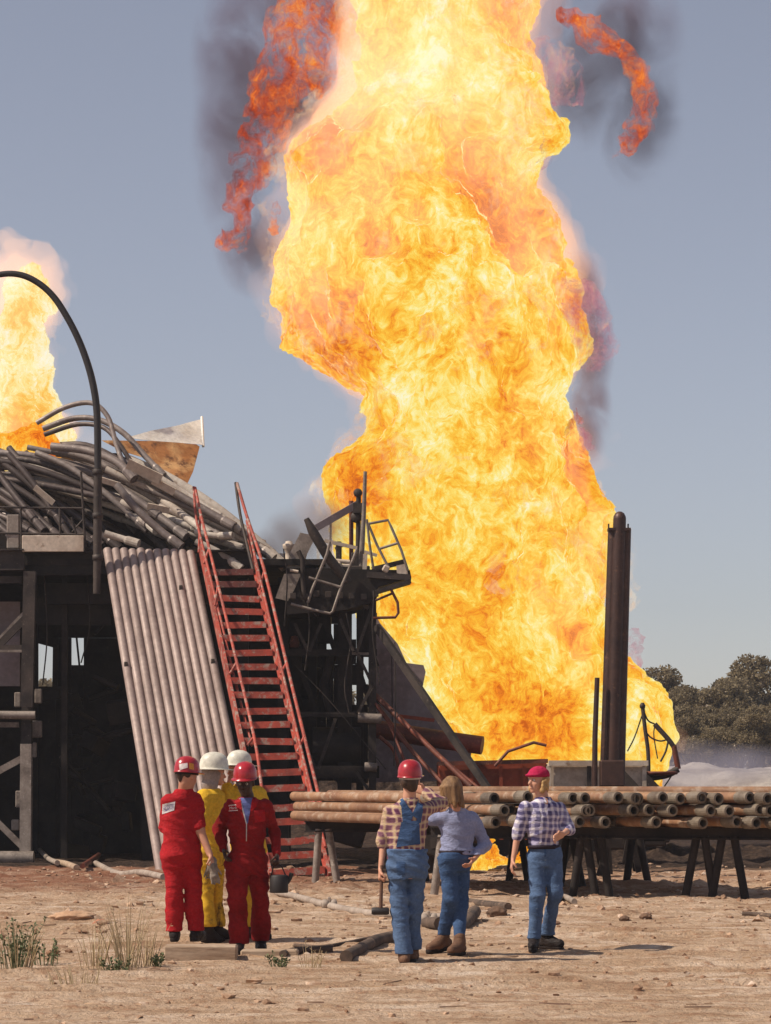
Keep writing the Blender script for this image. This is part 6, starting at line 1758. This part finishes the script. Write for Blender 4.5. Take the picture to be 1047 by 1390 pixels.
# black can with a spout, hanging from his hand
cp = Vector(c4['W']['wrr']) + Vector((.0, -.02, -.12)); zc = P(379, 1212, cp.y).z
can = thing('oil_can', (cp.x + .02, cp.y, zc), 'squat black can with a spout hanging from the front red man\'s hand', 'can')
cc = Vector((cp.x + .02, cp.y, zc)); hh_ = P(379, 1188, cp.y).z - zc
q = MB(); q.lathe(cc, [(.001, 0), (.082, 0), (.086, .01), (.086, hh_ - .01), (.078, hh_), (.001, hh_ + .006)], 22); q.build('can_body', m_rubber, can)
q = MB(); q.tube([cc + Vector((.07, 0, hh_ * .55)), cc + Vector((.10, 0, hh_ * .8)), cc + Vector((.118, 0, hh_ * 1.12))], [.022, .019, .022], 12); q.build('spout', m_rubber, can)
q = MB(); q.tube(smooth([cc + Vector((-.07, 0, hh_)), cc + Vector((-.05, 0, hh_ + .075)), cc + Vector((-.02, 0, hh_ + .10)), cc + Vector((.02, 0, hh_ + .085)), cc + Vector((.06, 0, hh_))], 4), .006, 8); q.build('handle', m_rubber, can)
# gloves held by the man with the patch, and by the man in yellow
def glove(c_, d, lab, s_=1.0):
    c_ = np.array(c_, float); d = np.array(d, float); d /= np.linalg.norm(d); sd = np.array([.8, .5, 0]); sd -= d * (sd @ d); sd /= np.linalg.norm(sd)
    pr = [RC(c_, c_ + d * .09, .045, .038, .02)]
    for j in range(4): pr.append(RC(c_ + d * .09 + sd * (j - 1.5) * .02, c_ + d * (.16 + .01 * (j % 2)) + sd * (j - 1.5) * .024, .013, .011, .008))
    pr.append(RC(c_ + d * .04 + sd * .04, c_ + d * .09 + sd * .07, .015, .012, .008))
    vt, fc = sdf_mesh(pr, .007, .015, (.004, .002)); o_ = np_mesh('work_glove', vt, fc, C_GLOVE, None)
    return tag(o_, lab, 'glove', 'work gloves')
w = c1['W']['wrr']
glove(w + np.array([.03, -.02, -.10]), (.15, 0, -1), 'dirty work glove dangling from the hand of the man with the patch')
glove(w + np.array([.02, .03, -.06]), (-.30, .1, -1), 'second darker glove under the dangling one at the red man\'s hand')
glove(c2['W']['wrl'] + np.array([.03, 0, .0]), (.3, 0, -1), 'grey glove at the waist of the man in yellow')

# 5 --- man in overalls, back turned
def head5(c):
    L = c['L']; R = c['R']
    shell(c, [EL(L(0, -.02, .02), (.086, .098, .086), R), RC(L(-.02, -.065, -.01), L(.02, -.062, -.052), .050, .040, .03), RC(L(.03, -.06, -.02), L(.03, -.05, -.05), .04, .035, .03)], 'hair', HR_DARK)
    hard_hat(c, H_RED, 'cap', tilt=.10, up=.060, band=1)
J = dict(head=(557, 1061, 0), neck=(556, 1083, 0), shl=(529, 1098, .0), shr=(579, 1096, .02), ell=(521, 1142, .05), wrl=(517, 1180, -.02), elr=(600, 1090, .22), wrr=(579, 1076, .34),
         hipl=(539, 1176, 0), hipr=(565, 1176, .02), knl=(543, 1238, -.02), knr=(561, 1236, .08), ankl=(549, 1296, -.05), ankr=(560, 1290, .16), toel=(546, 1304, .4), toer=(564, 1300, .5))
c5, o5 = person('man in denim overalls and red plaid shirt, back turned, hand raised to his face', 23.4, J, ((.15, 1), -.02), SK_PALE,
    [('shirt', PL_RED, g_shirt({'l': .56, 'r': .97}, .012, .12)), ('overalls', C_DEN, g_pants(.022, .30, .014, .985, .006, .014))], head5,
    hands=('grip', ('flat', (-.8, .3, .35), (0, 0, 1))), boots=C_BROWN, build=1.04, seed=5, leg_r=1.02)
# the overalls' bib back and straps lie on the shirt
for quad, nm in (([(545, 1116), (569, 1114), (571, 1146), (538, 1150)], 'back_panel'), ([(538.5, 1083), (545, 1081), (562, 1106), (556.5, 1118)], 'strap'), ([(570.5, 1081), (576, 1083), (571, 1114), (559, 1107)], 'strap'),
                 ([(545, 1096), (549, 1097), (560, 1119), (547, 1119)], 'strap_side'), ([(571, 1098), (575, 1098), (571.5, 1117), (564, 1119)], 'strap_side')):
    decal(o5['shirt'], quad, nm, C_DEN2, 8, 10, .009)
decal(o5['overalls'], [(538, 1170), (550, 1170), (550, 1188), (539, 1187)], 'hip_pocket', C_DEN2, 6, 6, .006)
decal(o5['overalls'], [(528, 1193), (546, 1188), (546, 1192), (528, 1197)], 'hammer_loop', C_DEN, 6, 3, .012)
hw = Vector(c5['W']['wrl']) + Vector((.0, -.02, -.085))
sx = thing('sledgehammer', (hw.x, hw.y, P(517, 1240, hw.y).z), 'sledgehammer hanging head down from the hand of the man in overalls', 'hammer')
q = MB(); q.tube([hw + Vector((.01, 0, .12)), Vector((P(517, 1236, hw.y).x, hw.y, P(517, 1236, hw.y).z))], [.014, .017], 10); q.build('handle', surf('hammer_wood', (.16, .08, .05), (.1, .05, .03), .6), sx)
q = MB(); cc = P(516.5, 1237, hw.y); q.tube([cc + Vector((-.078, 0, 0)), cc + Vector((-.06, 0, 0)), cc + Vector((.06, 0, 0)), cc + Vector((.078, 0, 0))], [.026, .034, .034, .026], 8); q.build('hammer_head', m_rubber, sx)
# 6 --- man in the blue shirt
def head6(c):
    L = c['L']; R = c['R']
    r_ = random.Random(6); pr = [EL(L(0, -.008, .028), (.092, .106, .098), R)]
    for i in range(34):
        a = r_.uniform(.9, 2 * math.pi - .9); x, y = math.sin(a) * .080, math.cos(a) * .092; ln = r_.uniform(.10, .165)
        pr.append(RC(L(x * .95, y * .95, .02), L(x * 1.08 + r_.uniform(-.012, .012), y * 1.05 - .012 + r_.uniform(-.01, .01), -ln), r_.uniform(.020, .030), r_.uniform(.008, .016), .012))
    shell(c, pr, 'hair', HR_BROWN, h=.0065, folds=(.004, .003))
J = dict(head=(612, 1072, 0), neck=(620, 1094, 0), shl=(603, 1106, -.02), shr=(641, 1106, .12), ell=(587, 1112, .0), wrl=(598, 1086, .10), elr=(659, 1146, .12), wrr=(644, 1166, -.03),
         hipl=(609, 1165, 0), hipr=(629, 1165, .06), knl=(612, 1221, .0), knr=(625, 1221, .10), ankl=(602, 1272, .18), ankr=(624, 1280, -.02), toel=(590, 1282, .1), toer=(615, 1290, -.15))
c6, o6 = person('long-haired man in a pale blue work shirt and jeans, back turned, elbow raised', 24.3, J, ((-.75, .65), -.05), SK_LIGHT,
    [('shirt', C_BLUE, g_shirt(.92, .013, .08)), ('jeans', C_DEN2, g_pants(.010, .14, .004, .95))], head6,
    hands=('relax', 'relax'), boots=C_BROWN, build=1.02, seed=6)
w_ = c6['lerp'](c6['hp'], c6['sh'], .135)
def belt(c, tl, mat, g=.014):
    wq = c['lerp'](c['hp'], c['sh'], tl); Rz = Matrix.Rotation(c['yaw'], 3, 'Z')
    q = MB(); ww = np.interp(wq[2], [s_[0][2] for s_ in c['sl']], [s_[1] for s_ in c['sl']]); d_ = np.interp(wq[2], [s_[0][2] for s_ in c['sl']], [s_[2] for s_ in c['sl']])
    q.add(*band_mesh(Vector(wq), Rz, ww + g, d_ + g, -.018, .018, 40)); q.build('belt', mat, c['root'])
belt(c6, .135, C_BELT)
# 7 --- man in plaid and cap
def head7(c):
    L = c['L']; R = c['R']
    r_ = random.Random(7); pr = [EL(L(0, -.03, .015), (.084, .088, .085), R)]
    for i in range(46):
        a = r_.uniform(1.25, 2 * math.pi - 1.25); x, y, z = math.sin(a) * .084, math.cos(a) * .098, r_.uniform(-.095, .015)
        q_ = r_.uniform(.016, .027); pr.append(EL(L(x * r_.uniform(.9, 1.12), y * r_.uniform(.9, 1.1), z), (q_, q_, q_ * 1.2), R, .008))
    shell(c, pr, 'hair', HR_BLOND, h=.0065, folds=(.003, .003))
    cap = shell(c, [EL(L(0, -.005, .052), (.094, .112, .088), R), EL(L(0, .075, .052), (.075, .065, .014), R, .02)], 'cap', H_CAP, folds=(.001, .001), cuts=[(L(0, 0, .034), tuple(R @ np.array([0, 0, -1.0])), .3)])
J = dict(head=(731, 1060, 0), neck=(737, 1082, 0), shl=(714, 1093, -.08), shr=(760, 1094, .05), ell=(703, 1134, -.03), wrl=(697, 1166, -.08), elr=(773, 1126, .04), wrr=(765, 1132, -.20),
         hipl=(728, 1160, 0), hipr=(750, 1160, .0), knl=(730, 1218, -.08), knr=(754, 1214, -.02), ankl=(725, 1277, -.02), ankr=(742, 1272, .26), toel=(722, 1288, -.3), toer=(765, 1284, .1))
c7, o7 = person('blond man in blue and white plaid shirt, jeans and crimson cap, looking left', 24.9, J, ((-.78, -.62), .0), SK_PALE,
    [('shirt', PL_BLUE, g_shirt({'l': .55, 'r': .62}, .012, .12)), ('jeans', C_DEN, g_pants(.010, .17, .012, .96))], head7,
    hands=('relax', ('relax', (-.75, -.45, -.35), (0, -.3, 1))), boots=C_BLACK, build=1.0, seed=7)
belt(c7, .155, C_BELT)
decal(o7['shirt'], [(728, 1073), (735, 1072), (743, 1090), (737, 1088)], 'collar', PL_BLUE, 5, 5, .010)
decal(o7['shirt'], [(746, 1074), (753, 1079), (746, 1092), (743.5, 1086)], 'collar', PL_BLUE, 5, 5, .010)
decal(o7['shirt'], [(736, 1080), (747, 1080), (743, 1093), (742, 1093)], 'open_neck', SK_PALE, 5, 6, .004)

decal(o7['shirt'], [(741, 1092), (744.5, 1092), (743, 1141), (739.5, 1141)], 'placket', PL_BLUE, 3, 12, .007)
decal(o7['shirt'], [(748, 1101), (757, 1101), (756, 1113), (748, 1113)], 'chest_pocket', PL_BLUE, 5, 6, .007)
decal(o7['shirt'], [(724, 1101), (733, 1101), (733, 1113), (725, 1113)], 'chest_pocket', PL_BLUE, 5, 6, .007)
decal(o7['jeans'], [(738.5, 1146), (742, 1146), (741.5, 1163), (739.5, 1163)], 'fly', C_DEN2, 3, 6, .004)
decal(o7['belt'] if 'belt' in o7 else o7['jeans'], [(738, 1142.5), (743, 1142.5), (743, 1146.5), (738, 1146.5)], 'buckle', M_BAND, 3, 3, .022)
# ------------------------------------------------------------------ the other flames and the smoke
PALE = [(0.0, (0.95, 0.40, 0.06)), (0.3, (1.0, 0.58, 0.10)), (0.5, (1.0, 0.76, 0.26)), (0.7, (1.0, 0.88, 0.52)), (1.0, (1.0, 0.96, 0.80))]
left_rows = [(338, 36, 56), (350, 24, 68), (370, 4, 72), (395, -4, 74), (420, -6, 68), (445, -8, 56), (470, -8, 48), (500, -10, 50), (530, -14, 46), (560, -22, 58), (590, -28, 84), (615, -28, 84), (640, -24, 44), (660, -20, 20)]
lf = flame_body('flame', left_rows, 57.5, .06, 51, fire_mat('pale_fire', PALE, 2.1, 17.0, soft=(0.50, .3)), depth=.8, amp=.50, hmid=.66, shrink=.14, crinkle=1.6, blobs=[(60, 400, 30, -.2), (20, 440, 30, -.15), (40, 570, 40, -.35), (20, 620, 40, -.35), (30, 500, 40, .15)])
tag(lf, 'smaller pale yellow flame on the left behind the arching hose', 'fire')
glow(lf, left_rows[1:], 57.5, 51, .50, .18, (1.0, .60, .34), .5, .4, rough=.15, h=.07)
glow(lf, left_rows[2:], 57.5, 51, .50, .34, (1.0, .62, .42), .13, .1, rough=.28, h=.08)
lf = flame_body('flame', [(575, 30, 52), (590, 10, 66), (606, 0, 84), (622, 4, 72), (640, -4, 34)], 56.6, .05, 54, fire_mat('orange_fire', [(p_, (c_[0], c_[1] * .8, c_[2] * .6)) for p_, c_ in HOT], 2.2, 5.0), depth=.7, amp=.4, hmid=.5)
tag(lf, 'orange tongue of flame licking out over the left end of the pipe heap', 'fire')
REDS = [(0.0, (0.20, 0.018, 0.004)), (0.35, (0.50, 0.055, 0.008)), (0.6, (0.78, 0.145, 0.018)), (0.8, (0.92, 0.26, 0.035)), (1.0, (1.0, 0.45, 0.10))]
PINK = [(0.0, (0.22, 0.05, 0.11)), (0.4, (0.50, 0.16, 0.22)), (0.7, (0.72, 0.30, 0.30)), (1.0, (0.95, 0.55, 0.30))]
fm_red = fire_mat('red_fire', REDS, 2.0, 23.0, soft=(.42, .5), rim=(.45, .06, .03), veil=(.43, .64, .0, 1.0))
fm_pink = fire_mat('pink_fire', PINK, 2.0, 29.0, soft=(.6, .5), rim=(.50, .36, .48), veil=(.44, .72, .0, .75))
def wisp(rows, D, seed, mat, lab, amp=.5, hmid=.5, depth=.55, h=.06):
    return tag(flame_body('flame', rows, D, h, seed, mat, depth, amp, None, hmid=hmid), lab, 'fire')
wisp([(-14, 385, 440), (10, 376, 432), (40, 362, 432), (70, 362, 430), (100, 350, 425), (130, 345, 420), (160, 335, 385), (185, 318, 382), (205, 305, 372), (230, 306, 350), (255, 312, 334), (280, 312, 330), (305, 310, 332), (325, 312, 328)], 61, 61, fm_red, 'long deep-orange wisp of flame torn off to the left of the fire, in dark smoke')
wisp([(28, 784, 800), (42, 786, 822), (58, 798, 850), (75, 830, 868), (95, 852, 884), (120, 868, 892), (145, 866, 892), (170, 858, 888), (190, 856, 874), (202, 852, 862)], 60, 67, fm_red, 'curved deep-orange wisp torn off to the right of the fire, high up', amp=.4, h=.05)
wisp([(-10, 440, 500), (20, 446, 500), (50, 450, 500), (80, 458, 505), (110, 470, 505)], 61.2, 71, fm_red, 'orange-red flame along the upper left edge of the fire', amp=.5, hmid=.72)
wisp([(84, 425, 470), (96, 424, 474), (106, 424, 462)], 60.6, 73, fm_red, 'small red wisp bridging the torn-off wisp and the fire', amp=.3, h=.05)
wisp([(276, 374, 380), (290, 366, 384), (305, 362, 384), (318, 366, 380)], 60.6, 75, fm_red, 'small isolated orange flame left of the fire below the long wisp', amp=.25, h=.04)
wisp([(392, 786, 794), (408, 784, 806), (430, 782, 820), (455, 784, 830), (480, 780, 824), (505, 772, 806), (530, 768, 796), (560, 772, 786), (580, 776, 782)], 58.2, 77, fm_pink, 'pink and magenta flame fraying off the right side of the fire', amp=.45, h=.05)
wisp([(530, 778, 790), (550, 774, 792), (575, 772, 784), (595, 772, 778)], 57.8, 79, fm_red, 'small orange wisp hanging right of the fire at mid height', amp=.3, h=.045)
wisp([(560, 780, 790), (585, 785, 797), (610, 794, 804)], 57.8, 81, fm_pink, 'thin crimson wisp hanging to the right of the small orange wisp', amp=.2, h=.04)
wisp([(55, 712, 735), (75, 720, 770), (95, 735, 790), (120, 752, 795), (135, 764, 780)], 57.6, 83, fm_pink, 'rosy veil of flame at the upper right edge of the fire', amp=.4, h=.05)
wisp([(175, 735, 760), (195, 732, 778), (215, 730, 772), (232, 728, 745)], 57.6, 85, fm_pink, 'pale pink fringe on the right edge of the fire below the rosy veil', amp=.3, h=.05)
wisp([(860, 846, 862), (885, 848, 884), (905, 850, 888), (925, 850, 880)], 60.3, 87, fm_pink, 'faint pink flame right of the dark stack', amp=.35, h=.05)

def smoke(name, blobs, D, density, col, lab, scale=.5, seed=0, thr=(.42, .62), cat='smoke'):
    """a puff of smoke: a closed hull with a noisy scattering volume in it"""
    k = D / F
    C_ = [(np.array(P(x, y, D + dy)), np.array([rx * k, ry_ , rz_ * k]) * 1.3) for x, y, dy, rx, ry_, rz_ in blobs]
    lo = np.min([c_ - r_ * 1.25 for c_, r_ in C_], 0); hi = np.max([c_ + r_ * 1.25 for c_, r_ in C_], 0)
    h = float(np.max(hi - lo)) / 44
    n = np.ceil((hi - lo) / h).astype(int) + 1
    X = (lo[0] + np.arange(n[0]) * h)[:, None, None]; Y = (lo[1] + np.arange(n[1]) * h)[None, :, None]; Z = (lo[2] + np.arange(n[2]) * h)[None, None, :]
    V = np.full(n, 9.0, np.float32)
    for c_, r_ in C_:
        V = np.minimum(V, (np.sqrt(((X - c_[0]) / r_[0]) ** 2 + ((Y - c_[1]) / r_[1]) ** 2 + ((Z - c_[2]) / r_[2]) ** 2) - 1) * r_.min())
    vt, fc = surface_nets(V, lo, h)
    m, t, o = newmat(name)
    pv = ND(t, 'ShaderNodeVolumePrincipled')
    v = coords(t, (1, 1, .8)); nz = noise(t, v, scale, 4, .62, .6)
    # thins out towards each puff's rim
    fall = None
    tc = ND(t, 'ShaderNodeTexCoord')
    for c_, r_ in C_:
        mp = ND(t, 'ShaderNodeMapping'); mp.vector_type = 'POINT'
        mp.inputs['Scale'].default_value = tuple(1 / r_); mp.inputs['Location'].default_value = tuple(-(c_ / r_))
        t.links.new(tc.outputs['Object'], mp.inputs['Vector'])
        ln = ND(t, 'ShaderNodeVectorMath', operation='LENGTH'); t.links.new(mp.outputs[0], ln.inputs[0])
        f_ = mapr(t, ln.outputs['Value'], .1, 1.0, 1, 0)
        fall = f_ if fall is None else math_(t, 'MAXIMUM', fall, f_)
    x = math_(t, 'MULTIPLY', mapr(t, nz, thr[0], thr[1], 0, 1), fall)
    t.links.new(math_(t, 'MULTIPLY', x, density), pv.inputs['Density'])
    pv.inputs['Color'].default_value = (*col, 1); pv.inputs['Anisotropy'].default_value = .2
    t.links.new(pv.outputs[0], o.inputs['Volume'])
    m.cycles.volume_step_rate = 2.0 if hasattr(m.cycles, 'volume_step_rate') else 1
    ob = np_mesh('smoke', vt, fc, m, None, True)
    ob['kind'] = 'stuff'; ob['label'] = lab
    return ob
smoke('dark_smoke', [(345, 90, 0, 70, 1.2, 120), (320, 200, 0, 50, 1.0, 110), (400, 20, 0, 60, 1.2, 80), (345, 330, 0, 45, 1.0, 60), (400, 150, 0, 70, 1.2, 90)], 62.6, 2.8, (.34, .29, .41), 'dark purple smoke around the torn-off flame on the left', .75, thr=(.42, .62))
smoke('dark_smoke_right', [(840, 60, 0, 75, 1.2, 90), (870, 160, 0, 50, 1.0, 80), (790, 90, 0, 60, 1.2, 90), (780, 20, 0, 50, 1., 60)], 62.2, 2.4, (.38, .33, .46), 'dark violet smoke around the torn-off flame on the right', .8, thr=(.42, .68))
smoke('violet_smoke', [(798, 470, 0, 30, .8, 70), (800, 560, 0, 26, .7, 60), (790, 400, 0, 24, .6, 50)], 60.6, 2.6, (.70, .46, .72), 'violet smoke trailing off the right side of the fire', 1.0, thr=(.36, .58))
smoke('ground_smoke', [(930, 1045, 0, 90, 3, 36), (1000, 1040, 0, 90, 3, 26), (880, 1060, 0, 60, 3, 40)], 70, .34, (.82, .75, .90), 'pale blue smoke drifting low between the tank and the pale bank', .25, thr=(.30, .62))
smoke('deck_smoke', [(400, 735, 0, 40, 1.2, 40), (430, 715, 0, 40, 1.2, 36), (370, 745, 0, 26, 1., 28)], 57.0, 1.6, (.40, .38, .46), 'grey smoke rising behind the machinery deck left of the fire', .9, thr=(.36, .6))
# ------------------------------------------------------------------ thin sunlit dust and heat haze over the whole site
m, t, o = newmat('haze'); pv = ND(t, 'ShaderNodeVolumePrincipled'); pv.inputs['Color'].default_value = (.86, .86, .92, 1); pv.inputs['Density'].default_value = .0005; pv.inputs['Anisotropy'].default_value = .3
t.links.new(pv.outputs[0], o.inputs['Volume'])
hz = MB(); hz.box((0, 110, 14.0), (190, 250, 32)); hz = hz.build('haze', m); hz['kind'] = 'stuff'
